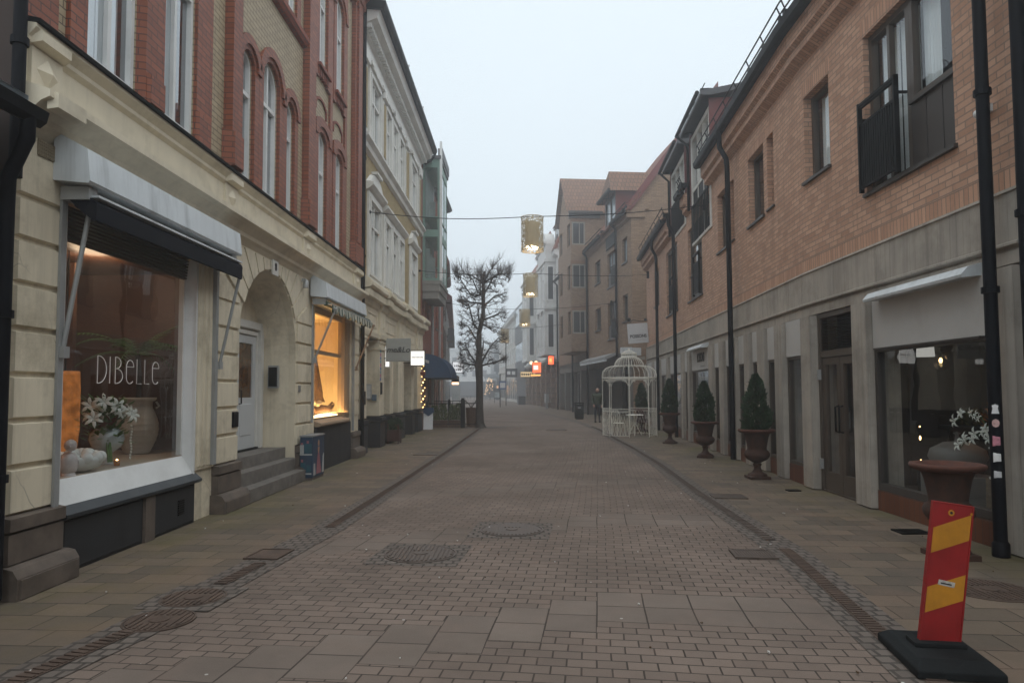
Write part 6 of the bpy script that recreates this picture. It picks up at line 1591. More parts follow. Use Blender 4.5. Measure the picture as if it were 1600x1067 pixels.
for (a, w, zt, r) in ((57.4, -.2, 17.2, 1.2), (70.5, -.3, 17.0, 1.1)):
    m = MB(FB); m.box(a, a + r*2, w - r*2, w, 13.5, zt - 1.5); m.mould(a - .15, a + r*2 + .15, [(w + .15, zt - 1.5), (w + .1, zt - 1.3), (w - r, zt + .6), (w - r*2 - .1, zt - 1.3), (w - r*2 - .1, zt - 1.5)]); tw = m.build('dormer', WHITE_STONE, V)
    m = MB(FB); m.mould(a - .2, a + r*2 + .2, [(w + .2, zt - 1.3), (w - r, zt + 1.2), (w - r*2 - .2, zt - 1.3)]); m.build('dormer_roof', plain('faded_red_tiles', (.25, .1, .075), .75, .2, 3, .2), tw)
    m = MB(FB); m.box(a + .7, a + 1.5, w + .001, w + .02, 13.9, zt - 1.8); m.build('pane', DARKWIN, tw)
STONEB = plain('brown_rusticated_stone', (.22, .15, .11), .85, .3, 2.5, .8, 12, grime=.4)
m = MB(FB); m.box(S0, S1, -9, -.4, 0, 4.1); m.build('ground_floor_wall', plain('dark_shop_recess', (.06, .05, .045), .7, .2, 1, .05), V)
for u in (57.2, 60.2, 63.4, 66.8, 70.2, 73.6, 77, 79.3):
    m = MB(FB)
    for k in range(9): m.block(u, u + .75, .003 + k*.45, .44 + k*.45, -.39, .12 + .05*(k % 2), .05)
    m.build('stone_pier', STONEB, V)
m = MB(FB); 
for u in (58.1, 61.1, 64.4, 67.8, 71.2, 74.6): m.quad((u, -.38, .4), (u + 1.9, -.38, .4), (u + 1.9, -.38, 3), (u, -.38, 3))
m.build('shop_glass', DARKWIN, V)
# farther right: dark front, pale mansard
D1 = thing('dark_panel_house', 'dark panelled building with glass strips beyond the white house', 'building', (1, 86, 0))
m = MB(FB); m.box(80.05, 91, -9, .25, 2.9, 5.2); m.box(80.05, 91, -9, .05, 0, 2.9); m.box(80.05, 91, -9, .25, 7.6, 9.9); m.box(80.05, 91, -9, .1, 5.2, 7.6); m.box(80.05, 91, -9, .1, 9.9, 12.4); m.build('wall', plain('charcoal_cladding', (.06, .06, .065), .6, .1, 1, .03), D1)
for z in (5.3, 10.0):
    for k in range(7): m = MB(FB); m.box(80.3 + k*1.52, 81.7 + k*1.52, .11, .14, z, z + 2.2); m.build('window', PALEWIN, D1)
D2 = thing('pale_mansard_house', 'pale hazy house with a steep mansard roof far down the right side', 'building', (-.5, 100, 0))
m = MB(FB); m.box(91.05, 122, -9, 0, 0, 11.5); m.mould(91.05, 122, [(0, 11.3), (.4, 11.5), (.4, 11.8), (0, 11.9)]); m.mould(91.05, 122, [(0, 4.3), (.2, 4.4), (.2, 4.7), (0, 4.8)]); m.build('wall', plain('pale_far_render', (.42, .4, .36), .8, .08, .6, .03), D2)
for k in range(10):
    for z in (5.4, 8.4): window(D2, FB, 92 + k*3, 93.3 + k*3, z, z + 2.1, d=-.06, mat=WHITE, pane=DARKWIN)
m = MB(FB); m.mould(91.05, 122, [(.3, 11.8), (-1.6, 14.6), (-4.5, 15.6), (-9, 12)]); m.build('roof', plain('grey_mansard', (.15, .15, .16), .7, .1, 1, .05), D2)
m = MB(FB)
for k in range(10): m.quad((91.6 + k*3, .02, .4), (93.8 + k*3, .02, .4), (93.8 + k*3, .02, 3.4), (91.6 + k*3, .02, 3.4))
m.build('shop_glass', DARKWIN, D2)
D3 = thing('far_grey_block', 'grey block fading into the fog behind the lamp pole', 'building', (-6, 135, 0))
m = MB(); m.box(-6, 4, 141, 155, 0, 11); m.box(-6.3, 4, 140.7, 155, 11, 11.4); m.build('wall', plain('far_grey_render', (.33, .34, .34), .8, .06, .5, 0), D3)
m = MB()
for k in range(5):
    for z in (5.5, 8.3): m.box(-5.3 + k*1.9, -4.1 + k*1.9, 140.9, 140.96, z, z + 1.8)
m.build('window', DARKWIN, D3)
# lit and hanging signs on the far right side
def far_sign(u, w0, w1, z0, z1, mat, label, name='lit_sign', th=.12, letter=None, frame_mat=None):
    m = MB(FB); m.box(u - th/2, u + th/2, w0, w1, z0, z1); o = tag(m.build(name, frame_mat or BLACKM), label, 'sign')
    m = MB(FB); m.box(u - th/2 - .02, u - th/2 - .002, w0 + .03, w1 - .03, z0 + .03, z1 - .03); m.build('face', mat, o)
    if letter:
        m = MB(FB); n, q = letter
        for k in range(n): W = (w1 - w0 - .2) / n; m.box(u - th/2 - .03, u - th/2 - .021, w1 - .1 - W*k - W*.7, w1 - .1 - W*k, z0 + (z1 - z0)*.3, z0 + (z1 - z0)*.7)
        m.build('lettering', q, o)
    return o
far_sign(61.0, .95, 1.75, 3.15, 4.1, LITRED, 'large glowing red orange sign under the white house bay', letter=(1, LITWHITE))
far_sign(61.2, .95, 1.9, 2.85, 3.05, LITORANGE, 'flat glowing orange strip sign below the large red sign')
far_sign(57.6, .35, .85, 3.75, 4.5, LITRED, 'smaller glowing red sign by the drainpipe of the white house', letter=(1, LITORANGE))
far_sign(69.5, .4, 1.9, 2.95, 3.5, emit('dim_yellow_sign', (1, .72, .38), .7), 'dim yellow sign board hanging past the red sign', letter=(6, INK))
far_sign(88.0, .3, 1.7, 3.3, 4.4, BLACKM, 'dark hanging sign with white marks on the dark panelled house', 'hanging_sign', letter=(2, INKW))
t = thing('globe_lamp', 'small warm glowing lamp left of the large red sign', 'lamp', (2.0, 66, 4))
m = MB(FB); m.ball((66, .75, 4.25), .2); m.ball((66, 1.2, 4.25), .17); m.build('bulb', emit('globe_bulb', (1, .75, .45), 2.2), t)
m = MB(FB); m.tube([(66, 0, 4.4), (66, .8, 4.46), (66, 1.25, 4.46)], .03, 6); m.build('bracket', BLACKM, t)
m = MB(FB); m.box(77, 78.2, .5, 1.3, .004, .95); tag(m.build('planter_box', plain('charcoal_planter', (.035, .037, .04), .7, .1, 3, .05)), 'square charcoal planter on the far right pavement before the dark house', 'planter')
m = MB(FB); m.box(60.0, 60.8, .4, .7, .5, 1.3)
m.box(60.05, 60.1, .5, .6, 0, .5); m.box(60.7, 60.75, .5, .6, 0, .5); tag(m.build('postcard_stand', STEEL), 'pale stand in front of the brown stone piers under the red sign', 'stand')
# ---------------------------------------------------------------- urns along the right wall
def make_urn(label, plant):
    t = thing('garden_urn', label, 'urn', (0, 0, 0), 'rusty iron urns along the orange brick house')
    m = MB(); m.box(-.18, .18, -.18, .18, .004, .055); m.lathe([(.17, .055), (.165, .09), (.1, .12), (.065, .17), (.055, .22), (.075, .255), (.075, .27), (.055, .285)], (0, 0, 0), 24); m.build('foot', RUST, t, .006)
    m = MB(); m.lathe([(.055, .285), (.1, .31), (.175, .35), (.215, .41), (.22, .455), (.2, .495), (.17, .52), (.165, .55), (.18, .64), (.2, .74), (.225, .81), (.25, .835), (.2, .84), (.185, .8), (.0, .79)], (0, 0, 0), 32, True, lambda a, z: 1 + (.02*math.sin(16*a) if .3 < z < .47 else 0)); m.build('bowl', RUST, t)
    m = MB(); m.lathe([(.225, .815), (.27, .82), (.315, .845), (.325, .865), (.318, .885), (.29, .89), (.26, .875), (.23, .845)], (0, 0, 0), 40, True, lambda a, z: 1 + .012*math.sin(30*a)); m.build('rim', RUST_R, t)
    m = MB(); m.lathe([(.0, .83), (.225, .825)], (0, 0, 0), 20, False); m.build('soil', plain('dark_soil', (.03, .022, .016), .95, .4, 20, .5), t)
    if plant:
        m = MB(); m.tube([(0, 0, .8), (0, 0, 1.3)], [.03, .012], 6); m.build('stem', BARK, t)
        q = random.Random(5); m = MB()
        for i in range(5200):
            z = q.random() ** 1.15; a = q.uniform(0, 2*PI)
            r = (.2 * (1 - z**1.9) ** .8 + .012) * (.66 + .34 * q.random() ** .5) * (1 + .2*math.sin(3*a + 11*z) + .14*math.sin(7*a - 17*z) + .12*math.sin(11*a + 29*z) + .05 * q.uniform(-1, 1)); r *= .75 + .25 * min(1, z / .12)
            if math.sin(5*a + 13*z) + math.sin(9*a - 21*z) < -1.15 and q.random() < .8: continue
            if q.random() < .035: r *= 1.22
            p = Vector((r*math.cos(a), r*math.sin(a), .84 + 1.0*z)); d = Vector((math.cos(a)*.55, math.sin(a)*.55, 1.0 + q.uniform(-.5, .4))).normalized(); L = q.uniform(.035, .075)
            s = d.cross(Vector((q.uniform(-1, 1), q.uniform(-1, 1), q.uniform(-.3, .3)))).normalized()
            m.add([p - s*.008, p + s*.008, p + d*L*.6 + s*.013, p + d*L, p + d*L*.6 - s*.013], [(0, 1, 2, 3, 4)])
        for i in range(70):
            z = q.uniform(.03, .9); a = q.uniform(0, 2*PI); r = .2 * (1 - z**1.9) ** .8
            p = Vector((r*math.cos(a), r*math.sin(a), .86 + z)); d = Vector((math.cos(a)*.8, math.sin(a)*.8, q.uniform(.5, 1.4))).normalized(); e = p + d*q.uniform(.05, .1)
            for k in range(7): s = d.cross(Vector((q.uniform(-1, 1), q.uniform(-1, 1), q.uniform(-1, 1)))).normalized(); b = p.lerp(e, k/6); m.add([b - s*.004, b + s*.004, b + d*.03 + s*.02], [(0, 1, 2)])
        m.build('foliage', LEAF, t)
        m = MB()
        for i in range(520):
            z = q.random(); a = q.choice((.6, 2.3, 4.4, 5.6)) + q.gauss(0, .3); z = min(.98, abs(q.gauss((a * .37) % .8, .12))); r = .2 * (1 - z**1.9) ** .8 * q.uniform(.85, 1.02)
            p = Vector((r*math.cos(a), r*math.sin(a), .84 + z)); d = Vector((math.cos(a)*.6, math.sin(a)*.6, q.uniform(.3, 1.2))).normalized(); s = d.cross(Vector((q.uniform(-1, 1), q.uniform(-1, 1), .1))).normalized()
            m.add([p - s*.007, p + s*.007, p + d*.05], [(0, 1, 2)])
        m.build('dry_sprays', plain('dry_thuja_sprays', (.075, .06, .028), .85, .4, 9, 0), t)
    return t
u0 = make_urn('rusty iron urn with a cone thuja before the concrete fins, nearest of the planted urns', True)
u0.location = (4.26, 12.4, 0)
dup(u0, (4.37, 16.25, 0), R(70), 'rusty iron urn with a thuja, the middle planted one, below the lettered wall sign', (1, 1, .96))
dup(u0, (4.47, 20.5, 0), R(150), 'rusty iron urn with a thuja, the one standing just this side of the birdcage', (.96, 1, 1.03))
dup(u0, (4.72, 26.6, 0), R(220), 'rusty iron urn with a thuja seen through the bars of the birdcage')
e = make_urn('large empty rusty iron urn standing behind the striped red and yellow marker', False); e.location = (4.08, 6.62, 0)

# ---------------------------------------------------------------- striped marker board on its rubber foot
MK = thing('lane_marker', 'tilted red and yellow striped marker board in a black rubber foot at the bottom right', 'traffic marker', (2.49, 4.2, 0))
mm = Matrix.Translation((2.445, 4.127, 0)) @ Matrix.Rotation(R(-8.5), 4, 'Z')
m = MB(mm)
m.add([(-.225, -.31, .0), (.225, -.31, .0), (.225, .3, .0), (-.225, .3, .0), (-.225, -.31, .045), (.225, -.31, .045), (.225, .3, .045), (-.225, .3, .045), (-.18, -.22, .085), (.18, -.22, .085), (.18, .24, .085), (-.18, .24, .085)],
      [(3, 2, 1, 0), (0, 1, 5, 4), (1, 2, 6, 5), (2, 3, 7, 6), (3, 0, 4, 7), (4, 5, 9, 8), (5, 6, 10, 9), (6, 7, 11, 10), (7, 4, 8, 11), (8, 9, 10, 11)])
m.v = [v + Vector((0, 0, .012)) for v in m.v]
m.build('rubber_foot', RUBBER, MK, .008)
m = MB(mm); m.box(-.14, .14, -.06, .08, .0975, .125); m.build('socket', RUBBER, MK, .006)
bm_ = mm @ Matrix.Translation((.012, .005, .1)) @ Matrix.Rotation(R(8.2), 4, 'Y') @ Matrix.Rotation(R(-2), 4, 'X')
W_, H_, r_ = .104, .82, .012
m = MB(bm_); m.F = bm_
m.box(-W_, W_, -.016, .016, 0, H_); m.box(-W_ - .008, -W_, -.02, .02, 0, H_ + .006); m.box(W_, W_ + .008, -.02, .02, 0, H_ + .006); m.box(-W_, W_, -.02, .02, H_, H_ + .006)
bd = m.build('board', SIGNRED, MK, .003)
m = MB(bm_ @ frame((0, 0, 0), (1, 0, 0), (0, -1, 0)))
for z in (.17, .52):
    ms_ = MB(m.F); ms_.prism([(-W_ + .005, z), (W_ - .004, z + .105), (W_ - .004, z + .255), (-W_ + .005, z + .15)], .0162, .0172); ms_.build('stripe', SIGNYEL, bd)
m.prism([(-.01 + .018*math.cos(k*PI/6), H_ - .05 + .018*math.sin(k*PI/6)) for k in range(12)], .0162, .0182); m.prism([(.1 + .008*math.cos(k*PI/4), H_ - .04 + .008*math.sin(k*PI/4)) for k in range(8)], .0162, .0182)
m.build('reflector_mark', SIGNYEL, bd)
m = MB(bm_ @ frame((0, 0, 0), (1, 0, 0), (0, -1, 0))); m.prism([(-.045, .345), (.045, .34), (.048, .37), (-.042, .375)], .0175, .0185); m.build('sticker', plain('scuffed_white', (.45, .42, .38), .6, .3, 60, 0), bd)
m = MB(bm_ @ frame((0, 0, 0), (1, 0, 0), (0, -1, 0))); m.prism([(-.03, .352), (.03, .35), (.03, .358), (-.03, .36)], .0186, .019); m.prism([(-.01 + .009*math.cos(k*PI/3), H_ - .05 + .009*math.sin(k*PI/3)) for k in range(6)], .0183, .0187); m.build('print', INK, bd)

# ---------------------------------------------------------------- wire birdcage pavilion
CX, CY, CR = 3.82, 23.9, .93
cg = thing('birdcage_pavilion', 'cream wire birdcage pavilion with a double dome standing beside the orange brick house', 'garden pavilion', (CX, CY, 0))
NP = 8; off = R(-100)
def cp_(a, r, z): return (CX + r*math.cos(a), CY + r*math.sin(a), z)
for k in range(NP):
    a = off + 2*PI*k/NP; m = MB(); m.tube([cp_(a, CR, .01), cp_(a, CR, 2.02)], .011, 6); m.build('post', CREAMWIRE, cg)
def ringtube(m, r, z, rr=.009, n=48, a0=0, a1=2*PI): m.tube([cp_(a0 + (a1 - a0)*i/n, r, z) for i in range(n + 1)], rr, 5)
m = MB(); ringtube(m, CR, 2.02, .014); ringtube(m, CR, 1.96, .007); ringtube(m, .5, 2.44, .009); ringtube(m, .27, 2.74, .010)
m.build('ring', CREAMWIRE, cg)
m = MB()
for k in range(32):
    a = off + 2*PI*k/32
    m.tube([cp_(a, CR * c, z) for c, z in ((1, 2.02), (1.01, 2.12), (.98, 2.24), (.88, 2.35), (.72, 2.42), (.54, 2.44))], .0055 if k % 4 else .009, 4)
    m.tube([cp_(a, c, z) for c, z in ((.5, 2.44), (.49, 2.53), (.43, 2.63), (.35, 2.70), (.27, 2.74))], .0055 if k % 4 else .008, 4)
m.build('dome_wires', CREAMWIRE, cg)
m = MB()
for z in (2.77, 2.85, 2.88): ringtube(m, .27, z, .01, 32)
for k in range(24):
    a = 2*PI*k/24; m.tube([cp_(a, .27, 2.74), cp_(a, .27, 2.88)], .006, 4); m.tube([cp_(a, .25, 2.88), cp_(a, .14, 2.95), cp_(a, .0, 2.99)], .005, 4)
m.ball((CX, CY, 3.02), .03); m.build('crown', CREAMWIRE, cg)
for k in range(NP):
    if k == 0 or k == 4: continue                      # the two open bays
    a0 = off + 2*PI*k/NP; a1 = off + 2*PI*(k+1)/NP
    m = MB()
    for z in (.96, .86, .06): ringtube(m, CR, z, .007, 8, a0, a1)
    n = 7
    for i in range(n):
        b0 = a0 + (a1 - a0)*i/n; b1 = a0 + (a1 - a0)*(i + 2)/n; b1 = min(b1, a1)
        m.tube([cp_(b0 + (b1 - b0)*j/8, CR + .0, .06 + .8*j/8 ) for j in range(9)], .0032, 4)
        m.tube([cp_(b1 + (b0 - b1)*j/8, CR + .004, .06 + .8*j/8) for j in range(9)], .0032, 4)
        c = a0 + (a1 - a0)*(i + .5)/n; m.tube([cp_(c + .035*math.cos(t*PI/4), CR, .91 + .035*math.sin(t*PI/4)) for t in range(9)], .0035, 4)
    m.build('lattice_panel', CREAMWIRE, cg)
m = MB()
for k in range(NP):
    for s in (-1, 1):
        a = off + 2*PI*k/NP
        m.tube([cp_(a + s*(.02 + .22*(i/10)), CR, 1.74 + .22*(1 - (1 - i/10)**2)) for i in range(11)], .006, 4)
        for c, zz, r in ((.11, 1.9, .05), (.2, 1.91, .035)):
            m.tube([cp_(a + s*(c + r*math.cos(t*.7)*(1 - t/14)), CR, zz + r*math.sin(t*.7)*(1 - t/14)) for t in range(12)], .004, 4)
m.build('scrollwork', CREAMWIRE, cg)
t = thing('bistro_table', 'small cream wire bistro table inside the birdcage', 'table', (3.9, 24.1, 0))
m = MB(); m.lathe([(.3, .71), (.31, .72), (.3, .735), (0, .735)], (4.05, 24.2, 0), 24, False); m.build('tabletop', CREAMWIRE, t)
for k in range(3):
    a = k*2.1 + .3; m = MB(); m.tube([(4.05 + .05*math.cos(a), 24.2 + .05*math.sin(a), .71), (4.05 + .04*math.cos(a), 24.2 + .04*math.sin(a), .4), (4.05 + .26*math.cos(a), 24.2 + .26*math.sin(a), .01)], .012, 5); m.build('leg', CREAMWIRE, t)
for (x, y, rz, l) in ((3.45, 24.0, .4, 'cream wire bistro chair in the left half of the birdcage'), (4.35, 24.45, 2.6, 'dark red bistro chair in the right half of the birdcage')):
    t = thing('bistro_chair', l, 'chair', (x, y, 0)); mt_ = CREAMWIRE if 'cream' in l else plain('dark_red_paint', (.1, .018, .015), .5, .1, 4, .03)
    Mx = Matrix.Translation((x, y, 0)) @ Matrix.Rotation(rz, 4, 'Z')
    m = MB(Mx); m.lathe([(.19, .44), (.2, .45), (.19, .46), (0, .46)], (0, 0, 0), 18, False); m.build('seat', mt_, t)
    m = MB(Mx); m.tube([(-.16, .17, .45), (-.17, .2, .7), (-.1, .22, .88), (.1, .22, .88), (.17, .2, .7), (.16, .17, .45)], .011, 5)
    for k in (-1, 0, 1): m.tube([(k*.07, .18, .46), (k*.07, .22, .87)], .007, 4)
    m.build('backrest', mt_, t)
    for a, b in ((-1, -1), (1, -1), (-1, 1), (1, 1)): m = MB(Mx); m.tube([(a*.14, b*.14, .44), (a*.17, b*.17, .008)], .011, 5); m.build('leg', mt_, t)

# ---------------------------------------------------------------- hanging sign at the corner
t = thing('hanging_sign', 'white square hanging sign with black capitals at the corner above the birdcage', 'sign', (5.4, 31, 3.7))
sm = Matrix.Translation((5.38, 31.0, 4.17)) @ Matrix.Rotation(R(-4), 4, 'Y')
m = MB(sm); m.box(-.46, .46, -.04, .04, -.45, .45); m.build('board', SIGNWHITE, t, .006)
text_mesh('lettering', 'BOSSONS', .2, INK, sm @ textframe((0, -.043, -.2), (1, 0, 0)), t, offset=.007, sx=.86)
m = MB(sm); m.box(-.12, .33, -.0445, -.041, -.31, -.30); m.build('script_line', INKG, t)
m = MB(); m.tube([(5.0, 31, 4.62), (5.15, 31, 4.78), (5.5, 31, 4.72), (5.86, 31, 4.75)], .016, 5); m.tube([(5.8, 31, 3.8), (5.86, 31, 3.8)], .015, 5); m.ball((4.98, 30.95, 4.78), .09); m.ball((5.72, 30.95, 4.78), .07); m.build('bracket', BLACKM, t)

# ---------------------------------------------------------------- litter bin and the walker
t = thing('litter_bin', 'square black litter bin before the brown brick house', 'bin', (3.26, 37.8, 0))
m = MB(); m.box(3.02, 3.5, 37.6, 38.0, .06, .8); m.box(3.05, 3.47, 37.63, 37.97, .004, .06); m.build('body', BLACKM, t, .02)
m = MB(); m.box(3.0, 3.52, 37.58, 38.02, .86, .92)
for x in (3.02, 3.46): m.box(x, x + .04, 37.6, 37.64, .8, .86); m.box(x, x + .04, 37.96, 38.0, .8, .86)
m.build('lid', BLACKM, t, .01)
m = MB(); m.box(3.18, 3.34, 37.588, 37.598, .6, .68); m.build('sticker', plain('bin_sticker', (.3, .3, .3), .6, .1, 9, 0), t)
def skin_mesh(name, verts, edges, radii, mat, parent, root=0, sub=2):
    me = bpy.data.meshes.new(name); me.from_pydata(verts, edges, []); o = bpy.data.objects.new(name, me); COL.objects.link(o)
    sk = o.modifiers.new('skin', 'SKIN'); sk.use_smooth_shade = True
    for i, r in enumerate(radii): me.skin_vertices[0].data[i].radius = r if isinstance(r, tuple) else (r, r); me.skin_vertices[0].data[i].use_root = i == root
    ss = o.modifiers.new('sub', 'SUBSURF'); ss.levels = sub; ss.render_levels = sub
    dg = bpy.context.evaluated_depsgraph_get(); m2 = bpy.data.meshes.new_from_object(o.evaluated_get(dg)); bpy.data.objects.remove(o)
    m2.materials.clear(); m2.materials.append(mat)
    for p in m2.polygons: p.use_smooth = True
    o = bpy.data.objects.new(name, m2); COL.objects.link(o); WM[o.name] = Matrix.Identity(4)
    o.parent = parent; o.matrix_parent_inverse = WM[parent.name].inverted(); return o
px, py = 3.84, 34.0
t = thing('person', 'person in a dark green padded jacket and dark trousers standing left of the birdcage', 'person', (px, py, 0))
def pv(L): return [(px + x, py + y, z) for x, y, z in L]
k = .94
V_ = [(0, 0, .92), (0, 0, 1.1), (0, .0, 1.33), (0, -.0, 1.44), (0, -.02, 1.53), (0, -.03, 1.63),
      (-.09, 0, .86), (-.1, -.03, .48), (-.1, .02, .09), (-.1, -.1, .03), (.09, 0, .86), (.1, .02, .48), (.11, .05, .09), (.12, -.07, .03),
      (-.18, 0, 1.36), (-.24, .01, 1.1), (-.2, -.12, .9), (-.19, -.16, .84), (.18, 0, 1.36), (.24, .02, 1.1), (.23, -.06, .88), (.22, -.09, .81)]
E_ = [(0, 1), (1, 2), (2, 3), (3, 4), (4, 5), (0, 6), (6, 7), (7, 8), (8, 9), (0, 10), (10, 11), (11, 12), (12, 13), (2, 14), (14, 15), (15, 16), (16, 17), (2, 18), (18, 19), (19, 20), (20, 21)]
Rr = [.14, .13, .15, .06, .075, .08, .085, .06, .042, .035, .085, .06, .042, .035, .06, .045, .032, .03, .06, .045, .032, .03]
skin_mesh('body', pv(V_), E_, Rr, TROUSER, t)
skin_mesh('jacket', pv([(0, 0, .84), (0, 0, 1.05), (0, 0, 1.2), (0, 0, 1.36), (0, -.0, 1.46), (-.2, 0, 1.37), (-.265, .01, 1.1), (-.215, -.12, .91), (.2, 0, 1.37), (.265, .02, 1.1), (.245, -.06, .89)]),
          [(0, 1), (1, 2), (2, 3), (3, 4), (3, 5), (5, 6), (6, 7), (3, 8), (8, 9), (9, 10)], [(.2, .15), (.19, .15), (.2, .155), (.19, .14), (.09, .09), .085, .068, .052, .085, .068, .052], JACKET, t)
m = MB(); m.ball((px, py - .035, 1.6), .085, .1, .12, 14, 10); m.ball((px, py - .14, 1.585), .014, .02, .022, 6, 5)
for s in (-1, 1): m.ball((px + s*.086, py - .03, 1.59), .014, .02, .03, 6, 5); m.ball((px + s*.033, py - .122, 1.615), .011, .008, .009, 6, 5)
m.build('head', SKIN, t)
m = MB(); m.ball((px, py - .01, 1.64), .098, .105, .105, 12, 8); m.ball((px, py + .05, 1.55), .085, .07, .1, 10, 7); m.build('hair', HAIR, t)
for s, (hx, hy, hz) in ((-1, (-.19, -.17, .83)), (1, (.22, -.1, .8))):
    m = MB(); m.tube([(px + hx, py + hy + .03, hz + .06), (px + hx, py + hy, hz)], [.028, .032], 8)
    for f in range(4): m.tube([(px + hx - .024 + f*.016, py + hy - .005, hz), (px + hx - .024 + f*.016, py + hy - .02, hz - .045), (px + hx - .022 + f*.015, py + hy - .008, hz - .08 + .008*abs(f - 1.5))], .0085, 5)
    m.tube([(px + hx - s*.03, py + hy - .01, hz + .03), (px + hx - s*.045, py + hy - .03, hz - .01), (px + hx - s*.04, py + hy - .035, hz - .035)], .009, 5); m.build('hand', SKIN, t)
for s, (fx, fy) in ((-1, (-.1, -.03)), (1, (.115, .0))):
    m = MB(); m.ball((px + fx, py + fy, .06), .055, .13, .055, 10, 7); m.box(px + fx - .05, px + fx + .05, py + fy - .13, py + fy + .12, .005, .03); m.build('shoe', BLACKM, t)

# ---------------------------------------------------------------- lanterns over the street
def perforated(name):
    t = NT(name); o = t.obj()
    v = t.n('TexVoronoi'); v.feature = 'DISTANCE_TO_EDGE'; t.set(v, 'Vector', o); v.inputs['Scale'].default_value = 15
    hole = t.math('GREATER_THAN', v.outputs['Distance'], .13)
    b = t.n('BsdfPrincipled'); t.set(b, 'Base Color', (.52, .44, .29)); b.inputs['Roughness'].default_value = .6; b.inputs['Metallic'].default_value = .0
    tr = t.n('BsdfTransparent'); m = t.n('MixShader'); t.set(m, 0, hole)
    t.t.links.new(b.outputs[0], m.inputs[1]); t.t.links.new(tr.outputs[0], m.inputs[2]); t.t.links.new(m.outputs[0], t.out.inputs[0]); return t.m
PERF = perforated('perforated_gold')
lam = emit('lantern_lamp', (1, .78, .5), 6)
def make_lantern(label, r=.305, h=.92):
    t = thing('street_lantern', label, 'lantern', (0, 0, 0), 'gold lanterns hung across the street')
    m = MB(); n = 40; m.lathe([(r, 0), (r, h)], (0, 0, 0), n, True); m.f = m.f[:n]; m.sm = m.sm[:n]; m.mi = m.mi[:n]; m.build('perforated_shade', PERF, t)
    m = MB()
    m.tube([(r*math.cos(2*PI*i/36), r*math.sin(2*PI*i/36), 0) for i in range(37)], .011, 5); m.build('rim', GOLD, t); m = MB(); m.tube([(r*math.cos(2*PI*i/36), r*math.sin(2*PI*i/36), h) for i in range(37)], .011, 5)
    for k in range(3): a = k*2.094; m.tube([(0, 0, h), (r*math.cos(a), r*math.sin(a), h)], .008, 4)
    m.build('rim', GOLD, t)
    m = MB(); m.lathe([(.19, .13), (.19, h - .14)], (0, 0, 0), 28, True); m.build('inner_shade', GOLD, t)
    m = MB(); m.lathe([(0, .1), (.165, .1), (.165, .125)], (0, 0, 0), 24, False); m.lathe([(.165, .06), (.165, .1)], (0, 0, 0), 24); m.build('lamp_disc', lam, t)
    m = MB(); m.tube([(0, 0, h), (0, 0, h + .05)], .012, 5); m.build('hook', BLACKM, t)
    return t
l1 = make_lantern('gold perforated lantern hung over the street, the nearest and largest'); l1.location = (.36, 18.4, 5.38)
def lamp_light(x, y, z): light('lantern_glow', 'POINT', (x, y, z - .05), 12, (1, .75, .45), .15)
for (x, y, z, rz, l) in ((.46, 28, 5.47, 40, 'gold perforated lantern hung over the street, second from the camera'), (.30, 38, 5.18, 90, 'gold perforated lantern hung over the street, third and partly before the white house'), (-1.03, 48, 4.98, 140, 'gold perforated lantern hung over the street, the farthest and smallest')):
    dup(l1, (x, y, z), R(rz), l)
def wire(a, c, b, label, sag=.0):
    m = MB(); a, b, c = Vector(a), Vector(b), Vector(c); P = []
    for i in range(11): k = i/10; p = a.lerp(c, k); p.z -= .12*math.sin(PI*k); P.append(p)
    for i in range(1, 11): k = i/10; p = c.lerp(b, k); p.z -= .08*math.sin(PI*k); P.append(p)
    m.tube(P, .011, 4); m.ball(a, .05); m.ball(b, .05); m.box(b.x - .05, b.x + .06, b.y - .02, b.y + .02, b.z - .15, b.z + .15)
    tag(m.build('span_wire', BLACKM), label, 'wire')
wire((-4.0, 18.0, 6.38), (.36, 18.4, 6.33), (5.2, 18.9, 6.75), 'span wire carrying the nearest gold lantern')
wire((-4.0, 27.2, 6.42), (.46, 28, 6.43), (5.6, 29.6, 6.6), 'span wire carrying the second gold lantern')
wire((-3.95, 36.3, 6.3), (.30, 38, 6.13), (5.2, 38.5, 6.5), 'span wire carrying the third gold lantern')
wire((-3.9, 46, 6.2), (-1.03, 48, 5.93), (4.15, 48.3, 6.4), 'span wire carrying the farthest gold lantern')

# ---------------------------------------------------------------- shop display on the right
t = thing('grey_pot', 'big round lidded grey pot behind the near right shop window', 'pot', (5.35, 8.9, 0))
m = MB(); m.box(5.2, 5.85, 8.35, 9.0, .03, .52); m.build('plinth_block', plain('pale_block', (.22, .21, .2), .7, .1, 3, .05), t)
m = MB(); m.lathe([(.12, 0), (.27, .1), (.33, .22), (.3, .32), (.16, .4), (.03, .42), (.02, .5), (.045, .52), (.0, .54)], (5.5, 8.7, .521), 32); m.build('pot', GREYPOT, t)
t = thing('orchid', 'white orchid sprays leaning behind the glass above the empty urn', 'plant', (5.3, 7.4, .4))
m = MB(); m.box(5.1, 5.6, 6.95, 7.6, .03, .62)
for k in range(9): m.box(5.092, 5.099, 6.96, 7.59, .07 + k*.06, .1 + k*.06)
m.build('basket', plain('woven_basket', (.16, .12, .08), .8, .3, 20, .4), t)
st = [[(5.25, 7.3, .62), (5.15, 7.45, 1.0), (5.08, 7.6, 1.28), (5.06, 7.85, 1.33), (5.06, 8.0, 1.22)], [(5.25, 7.2, .62), (5.12, 7.35, .95), (5.06, 7.55, 1.12), (5.04, 7.78, 1.04), (5.04, 7.95, .9)], [(5.25, 7.15, .62), (5.1, 7.05, 1.05), (5.05, 7.2, 1.1), (5.03, 7.4, .92)], [(5.2, 7.1, .6), (5.1, 7.2, .8), (5.02, 7.35, .62)]]
m = MB()
for s in st: m.tube(s, .006, 5)
m.build('stem', LEAF2, t)
m = MB()
